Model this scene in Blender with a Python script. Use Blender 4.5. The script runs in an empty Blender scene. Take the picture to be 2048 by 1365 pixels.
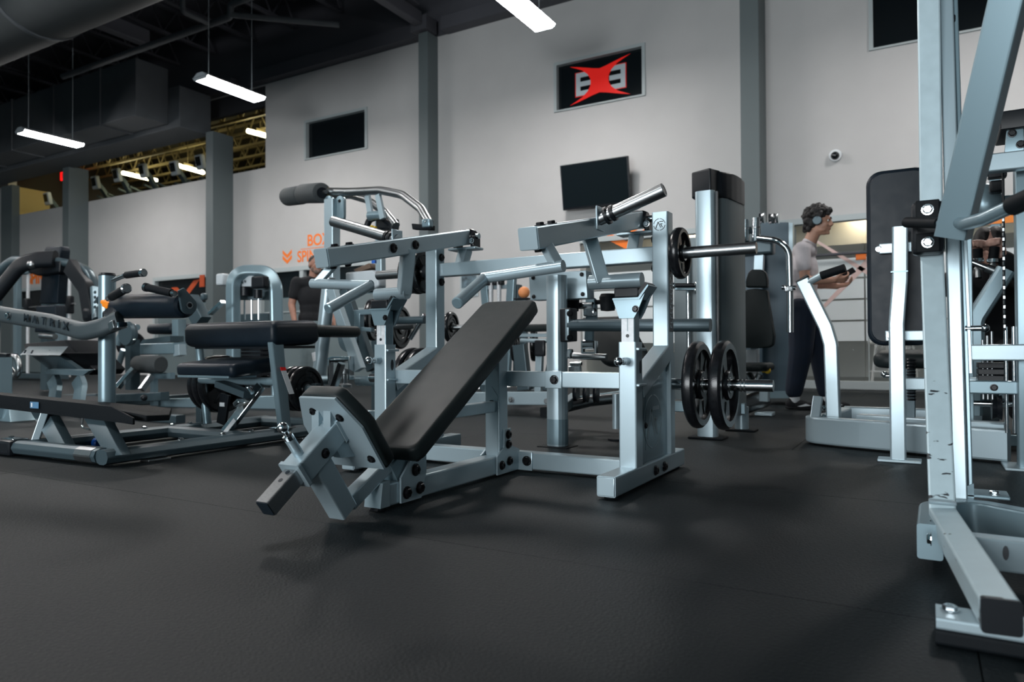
import bpy, bmesh, math, random
from mathutils import Vector as V, Matrix, Quaternion
random.seed(7)
SC = bpy.context.scene
COL = SC.collection

# ---------------------------------------------------------------- camera, sky, lights, exposure
cam_d = bpy.data.cameras.new('camera'); cam = bpy.data.objects.new('camera', cam_d); COL.objects.link(cam)
cam_d.sensor_width = 36.0; cam_d.lens = 1426.0 / 2048.0 * 36.0; cam_d.clip_start = 0.05
def aim(cam, yaw, pitch, roll, loc):
    f0 = V((-math.sin(yaw), math.cos(yaw), 0)); r0 = V((math.cos(yaw), math.sin(yaw), 0)); z = V((0, 0, 1))
    f = f0 * math.cos(pitch) + z * math.sin(pitch); u = z * math.cos(pitch) - f0 * math.sin(pitch)
    r = r0 * math.cos(roll) - u * math.sin(roll); u = u * math.cos(roll) + r0 * math.sin(roll)
    m = Matrix((r, u, -f)).transposed().to_4x4(); m.translation = V(loc); cam.matrix_world = m
aim(cam, 0.52513, 0.01227, 0.005, (0, 0, 0.545))
cam_d.dof.use_dof = True; cam_d.dof.focus_distance = 2.75; cam_d.dof.aperture_fstop = 3.2
SC.camera = cam
SC.view_settings.view_transform = 'Standard'; SC.view_settings.look = 'None'
SC.view_settings.exposure = 0.0; SC.view_settings.gamma = 1.0; SC.view_settings.use_curve_mapping = False
SC.cycles.use_denoising = True
SC.cycles.max_bounces = 6; SC.cycles.diffuse_bounces = 3; SC.cycles.glossy_bounces = 3; SC.cycles.transmission_bounces = 4
SC.cycles.sample_clamp_indirect = 4.0
W = bpy.data.worlds.new('gym_daylight'); SC.world = W; W.use_nodes = True
W.node_tree.nodes['Background'].inputs[0].default_value = (0.38, 0.74, 0.88, 1)
W.node_tree.nodes['Background'].inputs[1].default_value = 0.16
def area(name, loc, rot, sx, sy, power, color):
    l = bpy.data.lights.new(name, 'AREA'); l.shape = 'RECTANGLE'; l.size = sx; l.size_y = sy; l.energy = power; l.color = color
    o = bpy.data.objects.new(name, l); COL.objects.link(o); o.location = loc; o.rotation_euler = rot
    return o
# daylight through the street windows far behind the camera
area('window_daylight', (-2.0, -9.0, 1.7), (math.pi / 2, 0, 0), 7.0, 2.4, 1050, (0.92, 0.97, 1.0))

# ---------------------------------------------------------------- materials
MATS = {}
def mat(name, col, rough=0.5, metal=0.0, noise=0.0, scale=40.0, bump=0.0, bscale=200.0, spec=0.5, emit=None, estr=0.0, coat=0.0, stretch=None):
    m = bpy.data.materials.new(name); m.use_nodes = True; nt = m.node_tree; b = nt.nodes['Principled BSDF']
    b.inputs['Base Color'].default_value = (*col, 1); b.inputs['Roughness'].default_value = rough; b.inputs['Metallic'].default_value = metal
    b.inputs['Specular IOR Level'].default_value = spec; b.inputs['Coat Weight'].default_value = coat
    if emit: b.inputs['Emission Color'].default_value = (*emit, 1); b.inputs['Emission Strength'].default_value = estr
    if noise or bump:
        tc = nt.nodes.new('ShaderNodeTexCoord'); vec = tc.outputs['Object']
        if stretch:
            mp = nt.nodes.new('ShaderNodeMapping'); mp.inputs['Scale'].default_value = stretch
            nt.links.new(vec, mp.inputs[0]); vec = mp.outputs[0]
    if noise:
        n = nt.nodes.new('ShaderNodeTexNoise'); n.inputs['Scale'].default_value = scale; n.inputs['Detail'].default_value = 4
        nt.links.new(vec, n.inputs['Vector'])
        r = nt.nodes.new('ShaderNodeValToRGB')
        r.color_ramp.elements[0].position = 0.3; r.color_ramp.elements[1].position = 0.7
        r.color_ramp.elements[0].color = (*[c * (1 - noise) for c in col], 1); r.color_ramp.elements[1].color = (*[min(1, c * (1 + noise)) for c in col], 1)
        nt.links.new(n.outputs[0], r.inputs[0]); nt.links.new(r.outputs[0], b.inputs['Base Color'])
        mr = nt.nodes.new('ShaderNodeMapRange'); mr.inputs[3].default_value = max(0.02, rough - 0.08); mr.inputs[4].default_value = min(1, rough + 0.08)
        nt.links.new(n.outputs[0], mr.inputs[0]); nt.links.new(mr.outputs[0], b.inputs['Roughness'])
    if bump:
        n2 = nt.nodes.new('ShaderNodeTexNoise'); n2.inputs['Scale'].default_value = bscale; n2.inputs['Detail'].default_value = 3
        nt.links.new(vec, n2.inputs['Vector'])
        bp = nt.nodes.new('ShaderNodeBump'); bp.inputs['Strength'].default_value = bump; bp.inputs['Distance'].default_value = 0.004
        nt.links.new(n2.outputs[0], bp.inputs['Height']); nt.links.new(bp.outputs[0], b.inputs['Normal'])
    MATS[name] = m
    return m
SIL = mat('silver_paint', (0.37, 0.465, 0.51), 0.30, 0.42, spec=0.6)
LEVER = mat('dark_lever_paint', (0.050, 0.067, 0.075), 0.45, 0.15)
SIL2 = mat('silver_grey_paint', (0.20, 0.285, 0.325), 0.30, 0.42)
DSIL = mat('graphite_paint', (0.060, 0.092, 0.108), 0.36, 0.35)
CHROME = mat('chrome', (0.62, 0.66, 0.68), 0.14, 1.0, 0.04, 60)
STEEL = mat('brushed_steel', (0.36, 0.38, 0.39), 0.32, 1.0, 0.12, 80, stretch=(1, 1, 8))
RAW = mat('scuffed_white_steel', (0.62, 0.64, 0.66), 0.45, 0.2, 0.12, 60)
VINYL = mat('black_vinyl', (0.012, 0.0175, 0.0185), 0.46, 0, 0.1, 20, 0.12, 500, spec=0.22)
VINYL2 = mat('slate_vinyl', (0.007, 0.013, 0.020), 0.40, 0, 0.1, 20, 0.1, 400, spec=0.22)
RUBBER = mat('black_rubber', (0.006, 0.008, 0.010), 0.6, 0, 0.1, 50, spec=0.12)
BLACK = mat('black_plastic', (0.007, 0.009, 0.012), 0.38, spec=0.28)
BOLT = mat('black_oxide', (0.012, 0.012, 0.014), 0.30, 0.5)
IRON = mat('black_iron', (0.009, 0.010, 0.012), 0.24, 0.1, 0.2, 60, 0.1, 300)
FOAM = mat('grey_foam', (0.035, 0.042, 0.045), 0.75, 0, 0.1, 60, 0.2, 300)
ORANGE = mat('orange_film', (0.95, 0.20, 0.012), 0.5)
ORANGEP = mat('orange_plastic', (0.95, 0.26, 0.01), 0.35)
YELLOW = mat('yellow_plastic', (0.75, 0.50, 0.03), 0.4)
WHITE = mat('white_print', (0.75, 0.78, 0.8), 0.5)
LIGHTP = mat('pale_grey_print', (0.42, 0.50, 0.53), 0.5)
RED = mat('red_film', (0.85, 0.012, 0.008), 0.45)
INK = mat('dark_print', (0.006, 0.012, 0.018), 0.4)
DECAL = mat('black_decal', (0.006, 0.008, 0.016), 0.35)
BLUE = mat('blue_plastic', (0.005, 0.09, 0.42), 0.4)
BLUEL = mat('pale_blue_label', (0.10, 0.22, 0.36), 0.4)

# ---------------------------------------------------------------- geometry helpers
def frame_from(d, up):
    d = V(d).normalized(); up = V(up)
    s = d.cross(up)
    if s.length < 1e-4: s = d.cross(V((0, 1, 0)) if abs(d.z) > 0.5 else V((0, 0, 1)))
    s.normalize(); u = s.cross(d).normalized()
    return d, s, u
def fillet(pts, rad, n=6):
    pts = [V(p) for p in pts]
    if rad <= 0 or len(pts) < 3: return pts
    out = [pts[0]]
    for i in range(1, len(pts) - 1):
        a, b, c = pts[i - 1], pts[i], pts[i + 1]
        d1 = (a - b); d2 = (c - b); l1, l2 = d1.length, d2.length; d1.normalize(); d2.normalize()
        ang = d1.angle(d2)
        if abs(ang - math.pi) < 0.03: out.append(b); continue
        t = min(rad / math.tan(ang / 2), l1 * 0.48, l2 * 0.48)
        p1 = b + d1 * t; p2 = b + d2 * t
        for k in range(n + 1):
            s = k / n
            out.append(p1 * (1 - s) ** 2 + b * 2 * s * (1 - s) + p2 * s * s)
    out.append(pts[-1])
    return out
def rrect(w, h, r, seg=3):
    out = []
    for cx, cy, a0 in ((w / 2 - r, h / 2 - r, 0), (-w / 2 + r, h / 2 - r, 90), (-w / 2 + r, -h / 2 + r, 180), (w / 2 - r, -h / 2 + r, 270)):
        for k in range(seg):
            a = math.radians(a0 + 90 * k / (seg - 1)); out.append((cx + r * math.cos(a), cy + r * math.sin(a)))
    return out
def circ(r, n): return [(r * math.cos(2 * math.pi * k / n), r * math.sin(2 * math.pi * k / n)) for k in range(n)]

class G:
    """collects shapes in world coordinates"""
    def __init__(s): s.bm = bmesh.new()
    def sweep(s, prof, pts, up=(0, 0, 1), caps=True, scales=None):
        bm = s.bm; pts = [V(p) for p in pts]; n = len(pts); rings = []
        dirs = [(pts[i + 1] - pts[i]).normalized() for i in range(n - 1)]
        _, sd, u = frame_from(dirs[0], up)
        for i in range(n):
            if i == 0: t = dirs[0]
            elif i == n - 1: t = dirs[-1]
            else:
                t = (dirs[i - 1] + dirs[i])
                t = t.normalized() if t.length > 1e-6 else dirs[i]
            if i > 0:
                q = dirs[i - 1].rotation_difference(dirs[min(i, n - 2)]) if i < n - 1 else Quaternion()
                # project the previous frame along the incoming direction onto the mitre plane
            ring = []
            din = dirs[max(i - 1, 0)]
            k = scales[i] if scales else 1.0
            for (a, b) in prof:
                off = (sd * a + u * b) * k
                den = din.dot(t)
                if abs(den) > 0.05 and 0 < i < n - 1: off = off - din * (off.dot(t) / den)
                ring.append(bm.verts.new(pts[i] + off))
            rings.append(ring)
            if 0 < i < n - 1:
                q = dirs[i - 1].rotation_difference(dirs[i]); sd = q @ sd; u = q @ u
        m = len(prof)
        for i in range(n - 1):
            for k in range(m):
                bm.faces.new((rings[i][k], rings[i][(k + 1) % m], rings[i + 1][(k + 1) % m], rings[i + 1][k]))
        if caps:
            bm.faces.new(list(reversed(rings[0]))); bm.faces.new(rings[-1])
        return s
    def bar(s, pts, w, h=None, up=(0, 0, 1), r=None, bend=0):
        h = h or w; r = r if r is not None else min(w, h) * 0.09
        return s.sweep(rrect(w, h, r), fillet(pts, bend), up)
    def rod(s, pts, r, n=20, bend=0, up=(0, 0, 1)):
        return s.sweep(circ(r, max(n, 19)), fillet(pts, bend), up)
    def box(s, c, size, rot=None, bev=0.0):
        sx, sy, sz = [x / 2 for x in size]; M = rot.to_matrix().to_4x4() if rot else Matrix()
        c = V(c); vs = []
        b2 = bmesh.new(); bmesh.ops.create_cube(b2, size=1.0)
        for v in b2.verts: v.co = V((v.co.x * size[0], v.co.y * size[1], v.co.z * size[2]))
        if bev > 0: bmesh.ops.bevel(b2, geom=b2.edges[:] , offset=bev, segments=2, profile=0.5, affect='EDGES', clamp_overlap=True)
        mp = {}
        for v in b2.verts: mp[v] = s.bm.verts.new(c + (M @ v.co))
        for f in b2.faces: s.bm.faces.new([mp[v] for v in f.verts])
        b2.free()
        return s
    def prism(s, poly, vec, bev=0.0):
        vec = V(vec); a = [V(p) for p in poly]; bm = s.bm
        nrm = V((0, 0, 0))
        for i in range(len(a)): nrm += a[i].cross(a[(i + 1) % len(a)])
        if nrm.dot(vec) > 0: a.reverse()
        A = [bm.verts.new(p) for p in a]; B = [bm.verts.new(p + vec) for p in a]; n = len(a)
        fs = [bm.faces.new(A), bm.faces.new(list(reversed(B)))]
        for i in range(n): fs.append(bm.faces.new((A[(i + 1) % n], A[i], B[i], B[(i + 1) % n])))
        if bev > 0:
            es = set()
            for f in fs: es.update(f.edges)
            bmesh.ops.bevel(bm, geom=list(es), offset=bev, segments=3, profile=0.6, affect='EDGES', clamp_overlap=True)
        return s
    def lathe(s, prof, o, axis, n=20, closed=True):
        o = V(o); d, a, b = frame_from(axis, (0, 0, 1)); bm = s.bm; rings = []
        for (r, z) in prof:
            if r < 1e-6: rings.append([bm.verts.new(o + d * z)])
            else: rings.append([bm.verts.new(o + d * z + (a * math.cos(2 * math.pi * k / n) + b * math.sin(2 * math.pi * k / n)) * r) for k in range(n)])
        for i in range(len(rings) - 1):
            p, q = rings[i], rings[i + 1]
            for k in range(n):
                k2 = (k + 1) % n
                if len(p) == 1 and len(q) == 1: continue
                if len(p) == 1: bm.faces.new((p[0], q[k2], q[k]))
                elif len(q) == 1: bm.faces.new((p[k], p[k2], q[0]))
                else: bm.faces.new((p[k], p[k2], q[k2], q[k]))
        return s
    def ball(s, c, r, n=20):
        return s.lathe([(r * math.sin(math.pi * k / 10), -r * math.cos(math.pi * k / 10)) for k in range(11)], c, (0, 0, 1), n)
    def ell(s, c, rad, rot=None, n=14, m=10):
        M = rot.to_matrix() if rot else Matrix.Identity(3); c = V(c); rings = []
        for i in range(m + 1):
            t = math.pi * i / m
            if i in (0, m): rings.append([s.bm.verts.new(c + M @ V((0, 0, -rad[2] * math.cos(t))))])
            else: rings.append([s.bm.verts.new(c + M @ V((rad[0] * math.sin(t) * math.cos(2 * math.pi * k / n), rad[1] * math.sin(t) * math.sin(2 * math.pi * k / n), -rad[2] * math.cos(t)))) for k in range(n)])
        for i in range(m):
            p, q = rings[i], rings[i + 1]
            for k in range(n):
                k2 = (k + 1) % n
                if len(p) == 1: s.bm.faces.new((p[0], q[k2], q[k]))
                elif len(q) == 1: s.bm.faces.new((p[k], p[k2], q[0]))
                else: s.bm.faces.new((p[k], p[k2], q[k2], q[k]))
        return s
    def limb(s, pts, rads, n=12):
        pts = [V(p) for p in pts]
        for i in range(len(pts) - 1):
            a, b = pts[i], pts[i + 1]; ra, rb = rads[i], rads[i + 1]; L = (b - a).length; d = (b - a)
            prof = [(0, -ra)] + [(ra * math.cos(t), ra * math.sin(t)) for t in (-1.0, -0.5, 0)] + [(rb * math.cos(t), L + rb * math.sin(t)) for t in (0, 0.5, 1.0)] + [(0, L + rb)]
            s.lathe(prof, a, d, n)
        return s
    def pad(s, outline, o, ux, uy, th, rnd=0.02, seg=3):
        """a cushion: flat outline in the plane (o, ux, uy), thickness th along ux x uy, rounded rim"""
        o, ux, uy = V(o), V(ux).normalized(), V(uy).normalized(); nz = ux.cross(uy).normalized(); bm = s.bm
        n = len(outline); cx = sum(p[0] for p in outline) / n; cy = sum(p[1] for p in outline) / n
        sizex = max(p[0] for p in outline) - min(p[0] for p in outline); sizey = max(p[1] for p in outline) - min(p[1] for p in outline)
        rnd = min(rnd, th * 0.5)
        layers = []
        for k in range(seg + 1):
            a = math.pi / 2 * k / seg; layers.append((rnd * (1 - math.sin(a)), rnd * (1 - math.cos(a))))
        full = layers + [(i, th - z) for (i, z) in reversed(layers)]
        rings = []
        for (ins, z) in full:
            fx = 1 - 2 * ins / sizex; fy = 1 - 2 * ins / sizey
            rings.append([bm.verts.new(o + ux * (cx + (p[0] - cx) * fx) + uy * (cy + (p[1] - cy) * fy) + nz * z) for p in outline])
        for i in range(len(rings) - 1):
            for k in range(n):
                k2 = (k + 1) % n
                bm.faces.new((rings[i][k], rings[i][k2], rings[i + 1][k2], rings[i + 1][k]))
        bm.faces.new(list(reversed(rings[0]))); bm.faces.new(rings[-1])
        return s
def rounded(x0, y0, x1, y1, r, seg=4):
    out = []
    for cx, cy, a0 in ((x1 - r, y1 - r, 0), (x0 + r, y1 - r, 90), (x0 + r, y0 + r, 180), (x1 - r, y0 + r, 270)):
        for k in range(seg + 1):
            a = math.radians(a0 + 90 * k / seg); out.append((cx + r * math.cos(a), cy + r * math.sin(a)))
    return out

PENDING = []
CUR = None
class Part(G):
    def __init__(s, name, m, parent='CUR', label=None, root=None, smooth=20):
        super().__init__(); s.name, s.m, s.label, s.smooth = name, m, label, smooth
        s.parent = CUR if parent == 'CUR' else parent; s.props = {}
        s.origin = V((0, 0, 0)); s.obj = None
        PENDING.append(s)
    def build(s):
        org = s.parent_origin()
        bmesh.ops.recalc_face_normals(s.bm, faces=s.bm.faces[:])
        me = bpy.data.meshes.new(s.name)
        for v in s.bm.verts: v.co -= org
        s.bm.to_mesh(me); s.bm.free()
        me.materials.append(s.m)
        me.shade_smooth(); me.set_sharp_from_angle(angle=math.radians(s.smooth))
        o = bpy.data.objects.new(s.name, me); COL.objects.link(o); s.obj = o
        par = s.parent.obj if s.parent else None
        if par: o.parent = par
        else: o.location = org
        if s.label: o['label'] = s.label
        for k, v in s.props.items(): o[k] = v
    def parent_origin(s):
        p = s.parent
        while isinstance(p, Part): 
            if p.parent is None: return p.origin
            p = p.parent
        return p.origin if p else s.origin
class Thing:
    def __init__(s, name, label, cat, base, group=None):
        global CUR
        s.name = name; s.origin = V(base); s.parent = None
        o = bpy.data.objects.new(name, None); COL.objects.link(o); o.location = base; o.empty_display_size = 0.1; s.obj = o
        o['label'] = label; o['category'] = cat
        if group: o['group'] = group
        CUR = s
P = Part
def solo(name, m, label, cat, origin, group=None, kind=None, smooth=20):
    p = Part(name, m, parent=None, label=label, smooth=smooth); p.origin = V(origin)
    if cat: p.props['category'] = cat
    if group: p.props['group'] = group
    if kind: p.props['kind'] = kind
    return p
def struct(name, m, parent=None, smooth=20):
    p = Part(name, m, parent=parent, smooth=smooth)
    if parent is None: p.props['kind'] = 'structure'
    return p
BOLT_MESH = {}
LATE = []
def bolt(p, n, r=0.014, m=None, parent='CUR', name='bolt', hgt=0.6):
    """one hexagonal bolt head on a washer; alike bolts share their mesh"""
    LATE.append((p, n, r, m or BOLT, CUR if parent == 'CUR' else parent, name, hgt))
def bolt_build(p, n, r, m, parent, name, hgt):
    key = (m.name, hgt)
    if key not in BOLT_MESH:
        g = G(); g.lathe([(0, 0), (1.25, 0), (1.25, 0.16), (0.98, 0.18)], (0, 0, 0), (0, 0, 1), 14)
        g.lathe([(0.98, 0.16), (0.98, hgt), (0.80, hgt + 0.14), (0.42, hgt + 0.14), (0.42, hgt - 0.05), (0, hgt - 0.05)], (0, 0, 0), (0, 0, 1), 6)
        me = bpy.data.meshes.new('bolt_head'); g.bm.to_mesh(me); g.bm.free(); me.materials.append(m); BOLT_MESH[key] = me
    o = bpy.data.objects.new(name, BOLT_MESH[key]); COL.objects.link(o); o.parent = parent.obj
    o.rotation_mode = 'QUATERNION'; o.rotation_quaternion = V(n).to_track_quat('Z', 'Y'); o.scale = (r, r, r)
    org = parent.origin if isinstance(parent, Thing) else parent.parent_origin()
    o.location = V(p) - org
def text(name, s, m, o, ux, uy, size, parent='CUR', extr=0.0015, label=None, sx=1.0, kind=None, align='CENTER', bold=0.0, spacing=1.0):
    LATE.append(('TEXT', name, s, m, V(o), V(ux).normalized(), V(uy).normalized(), size, CUR if parent == 'CUR' else parent, extr, label, sx, align, bold, spacing))
def text_build(name, s, m, o, ux, uy, size, parent, extr, label, sx, align, bold, spacing):
    cu = bpy.data.curves.new(name, 'FONT'); cu.body = s; cu.size = size; cu.extrude = extr; cu.align_x = align; cu.align_y = 'CENTER'; cu.offset = bold; cu.space_character = spacing
    tmp = bpy.data.objects.new('tmp', cu); COL.objects.link(tmp)
    dg = bpy.context.evaluated_depsgraph_get(); me = bpy.data.meshes.new_from_object(tmp.evaluated_get(dg)); bpy.data.objects.remove(tmp); bpy.data.curves.remove(cu)
    me.materials.clear(); me.materials.append(m)
    ob = bpy.data.objects.new(name, me); COL.objects.link(ob)
    nz = ux.cross(uy)
    M = Matrix((ux * sx, uy, nz)).transposed().to_4x4()
    org = V((0, 0, 0))
    if parent is not None:
        ob.parent = parent.obj; org = parent.origin if isinstance(parent, Thing) else parent.parent_origin()
    M.translation = o - org; ob.matrix_basis = M
    if label: ob['label'] = label
def finish():
    for p in PENDING: p.build()
    for a in LATE:
        if a[0] == 'TEXT': text_build(*a[1:])
        else: bolt_build(*a)

# ================================================================ the setting
WALL = mat('white_wall_paint', (0.52, 0.515, 0.51), 0.75, 0, 0.02, 3)
COLM = mat('grey_column_paint', (0.115, 0.142, 0.148), 0.6, 0, 0.03, 3)
DARKC = mat('black_ceiling_paint', (0.055, 0.055, 0.066), 0.9)
DUCT = mat('charcoal_duct_paint', (0.085, 0.095, 0.105), 0.6, 0, 0.1, 4)
BEAMD = mat('black_steel_paint', (0.080, 0.081, 0.095), 0.6)
MATR = mat('black_floor_rubber', (0.0031, 0.0062, 0.0079), 0.58, 0, 0.22, 90, 0.6, 130, spec=0.22)
GROUT = mat('dark_subfloor', (0.004, 0.004, 0.005), 0.9)
TRIM = mat('pale_metal_trim', (0.42, 0.47, 0.48), 0.5)
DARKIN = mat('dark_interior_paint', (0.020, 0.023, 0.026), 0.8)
GLASSD = mat('dark_glass', (0.006, 0.009, 0.011), 0.12, spec=0.4)
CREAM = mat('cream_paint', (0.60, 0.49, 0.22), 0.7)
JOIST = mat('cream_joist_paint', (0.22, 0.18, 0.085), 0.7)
BACKW = mat('far_room_white', (0.60, 0.62, 0.60), 0.8)
WOOD = mat('worn_wood_floor', (0.20, 0.155, 0.11), 0.45, 0, 0.25, 6, stretch=(1, 8, 1))
LAMP = mat('lamp_diffuser', (0.9, 0.9, 0.9), 0.5, emit=(1.0, 0.97, 0.95), estr=92.0)
LAMPW = mat('warm_lamp_tube', (0.9, 0.9, 0.8), 0.5, emit=(1.0, 0.90, 0.55), estr=20.0)
HOUSE = mat('lamp_housing', (0.45, 0.50, 0.53), 0.4)
FROST = bpy.data.materials.new('frosted_film'); FROST.use_nodes = True
_b = FROST.node_tree.nodes['Principled BSDF']; _b.inputs['Base Color'].default_value = (0.80, 0.85, 0.86, 1); _b.inputs['Roughness'].default_value = 0.55
_b.inputs['Alpha'].default_value = 0.88
CLEAR = bpy.data.materials.new('clear_glass'); CLEAR.use_nodes = True
_b = CLEAR.node_tree.nodes['Principled BSDF']; _b.inputs['Base Color'].default_value = (0.8, 0.9, 0.9, 1); _b.inputs['Roughness'].default_value = 0.03
_b.inputs['Alpha'].default_value = 0.06; _b.inputs['Specular IOR Level'].default_value = 0.6

YW = 10.1
# floor: a subfloor slab carrying rubber mats with open joints
fl = struct('floor', GROUT); fl.box((-11, 4.0, -0.062), (41, 16, 0.10))
MW, ML = 3.66, 1.20
def mats_build():
    g = G(); g.box((0, 0, -0.006), (MW - 0.003, ML - 0.0025, 0.012))
    me = bpy.data.meshes.new('rubber_mat'); g.bm.to_mesh(me); g.bm.free(); me.materials.append(MATR)
    for j in range(-4, 8):
        for i in range(-8, 3):
            x = 0.076 + MW / 2 + i * MW + (0, 1.1, -0.7, 1.6)[j % 4] * (1 if j != -1 else 0); y = 1.66 + (j + 0.5) * ML
            if j == -1: x = 0.076 + MW / 2 + i * MW
            o = bpy.data.objects.new('rubber_mat', me); COL.objects.link(o); o.parent = fl.obj; o.location = (x, y, 0)

def wall_grid(part, x0, x1, z0, z1, y, th, holes):
    xs = sorted({x0, x1, *[h[0] for h in holes], *[h[1] for h in holes]}); zs = sorted({z0, z1, *[h[2] for h in holes], *[h[3] for h in holes]})
    xs = [x for x in xs if x0 <= x <= x1]; zs = [z for z in zs if z0 <= z <= z1]
    nx, nz = len(xs) - 1, len(zs) - 1
    def solid(i, k):
        if i < 0 or k < 0 or i >= nx or k >= nz: return False
        cx, cz = (xs[i] + xs[i + 1]) / 2, (zs[k] + zs[k + 1]) / 2
        return not any(h[0] < cx < h[1] and h[2] < cz < h[3] for h in holes)
    bm = part.bm; vc = {}
    def v(x, yy, z):
        key = (round(x, 4), round(yy, 4), round(z, 4))
        if key not in vc: vc[key] = bm.verts.new((x, yy, z))
        return vc[key]
    for i in range(nx):
        for k in range(nz):
            if not solid(i, k): continue
            a, b, c, d = xs[i], xs[i + 1], zs[k], zs[k + 1]; f, e = y, y + th
            bm.faces.new((v(a, f, c), v(b, f, c), v(b, f, d), v(a, f, d))); bm.faces.new((v(a, e, d), v(b, e, d), v(b, e, c), v(a, e, c)))
            if not solid(i - 1, k): bm.faces.new((v(a, f, d), v(a, e, d), v(a, e, c), v(a, f, c)))
            if not solid(i + 1, k): bm.faces.new((v(b, f, c), v(b, e, c), v(b, e, d), v(b, f, d)))
            if not solid(i, k - 1): bm.faces.new((v(a, f, c), v(a, e, c), v(b, e, c), v(b, f, c)))
            if not solid(i, k + 1): bm.faces.new((v(b, f, d), v(b, e, d), v(a, e, d), v(a, f, d)))
H_MEZZ = (-22.03, -11.68, 4.31, 6.02)
H_WL = (-10.55, -8.93, 4.30, 5.08); H_SIGN = (-5.05, -3.54, 4.30, 5.09); H_WR = (-0.58, 1.25, 4.32, 5.10)
H_GLASS = (-4.62, 3.2, 0.02, 2.26); H_SH1 = (-15.40, -13.3, 0.0, 2.25); H_SH2 = (-11.85, -8.6, 0.0, 2.22); H_SH0 = (-21.5, -18.3, 0.0, 2.28)
wb = struct('wall_back', WALL)
wall_grid(wb, -26, 5.0, 0, 6.03, YW, 0.22, [H_MEZZ, H_WL, H_SIGN, H_WR, H_GLASS, H_SH1, H_SH2, H_SH0])
up = struct('wall_upper', BEAMD); up.box((-10.5, YW + 0.11, 6.82), (31, 0.22, 1.58)); 
bm_ = P('wall_beam', BEAMD, parent=up); bm_.box((-3.6, YW - 0.06, 6.13), (7.0, 0.34, 0.22)); bm_.box((-9.7, YW - 0.04, 6.16), (4.6, 0.30, 0.24)); bm_.box((-19, YW - 0.04, 6.16), (13, 0.30, 0.24))
wr = struct('wall_right', mat('grey_side_wall', (0.10, 0.11, 0.115), 0.8)); wr.box((5.1, 3.4, 3.77), (0.2, 13.6, 7.5))
wl = struct('wall_left', mat('pale_side_wall', (0.30, 0.31, 0.31), 0.8)); wl.box((-26.15, 3.4, 3.77), (0.28, 13.6, 7.5))
# columns
for k, (xa, xb, yf, top) in enumerate(((-2.08, -1.84, 9.64, 6.3), (-7.52, -7.32, 9.80, 6.02), (-12.90, -12.67, 9.60, 5.10), (-18.36, -18.08, 9.62, 5.10), (-21.98, -21.4, 9.9, 5.10))):
    c = struct('column_%d' % (k + 1), COLM); c.box(((xa + xb) / 2, (yf + YW) / 2 + 0.0, top / 2), (xb - xa, YW - yf - 0.002, top), bev=0.006)
    if k == 1:
        c2 = P('bracket', BEAMD, parent=c); c2.box((-7.45, 9.86, 6.15), (0.34, 0.3, 0.24)).bar([(-7.48, 9.80, 6.06), (-7.48, 9.75, 6.22), (-7.48, 9.4, 6.3)], 0.14, 0.08)
fs = struct('wall_fascia', mat('black_fascia', (0.030, 0.031, 0.036), 0.8)); fs.box((-16.86, YW + 0.09, 5.82), (10.3, 0.10, 0.42))
# ceiling: deck, bar joists, girders
ce = struct('ceiling', DARKC); ce.box((-10, 3.6, 7.6), (36, 14, 0.1))
for k in range(22):
    x = 1.5 - k * 1.22
    j = struct('bar_joist_beam', BEAMD)
    j.box((x, 4.2, 7.46), (0.10, 11.6, 0.05)).box((x, 4.2, 6.95), (0.09, 11.6, 0.05))
    for i in range(19):
        y0 = -1.4 + i * 0.6; j.bar([(x, y0, 6.95), (x, y0 + 0.3, 7.46)], 0.03); j.bar([(x, y0 + 0.3, 7.46), (x, y0 + 0.6, 6.95)], 0.03)
for (yy, z, w) in ((2.6, 6.72, 0.22), (7.3, 6.75, 0.24)):
    gd = struct('girder_beam', BEAMD); gd.box((-10, yy, z + 0.2), (32, w, 0.03)).box((-10, yy, z - 0.16), (32, w, 0.03)).box((-10, yy, z), (32, 0.03, 0.36))
# beam that lands on the second column, and the sprinkler pipes
bx = struct('cross_beam', BEAMD); bx.bar([(-7.45, 9.7, 6.22), (-7.45, 1.0, 6.24)], 0.16, 0.22).bar([(-7.45, 9.6, 6.40), (-7.45, 1.0, 6.42)], 0.24, 0.03)
bx = struct('cross_beam', BEAMD); bx.bar([(-12.75, 8.2, 6.5), (-12.75, 1.0, 6.5)], 0.2, 0.28)
sp = solo('sprinkler_pipe', DUCT, 'dark sprinkler pipe stepping up under the joists left of the tall column', 'pipe', (-9.6, 7.6, 6)); sp.rod([(-14.5, 7.6, 5.92), (-9.6, 7.6, 5.92), (-9.6, 7.6, 6.12), (-7.75, 7.6, 6.12)], 0.055, 10, bend=0.08)
sq = P('branch_pipe', DUCT, parent=sp); sq.rod([(-9.6, 7.6, 5.95), (-8.35, 8.75, 5.95)], 0.045, 10)
sq = P('riser_pipe', DUCT, parent=sp); sq.rod([(-10.1, 7.6, 5.92), (-10.1, 7.1, 5.92), (-10.1, 7.1, 6.5)], 0.04, 10, bend=0.06)
sp = solo('sprinkler_pipe', DUCT, 'straight dark sprinkler pipe under the joists nearer the viewer', 'pipe', (-9.6, 6.3, 6)); sp.rod([(-15.5, 6.3, 5.85), (-5.0, 6.3, 5.85)], 0.05, 10)
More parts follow.
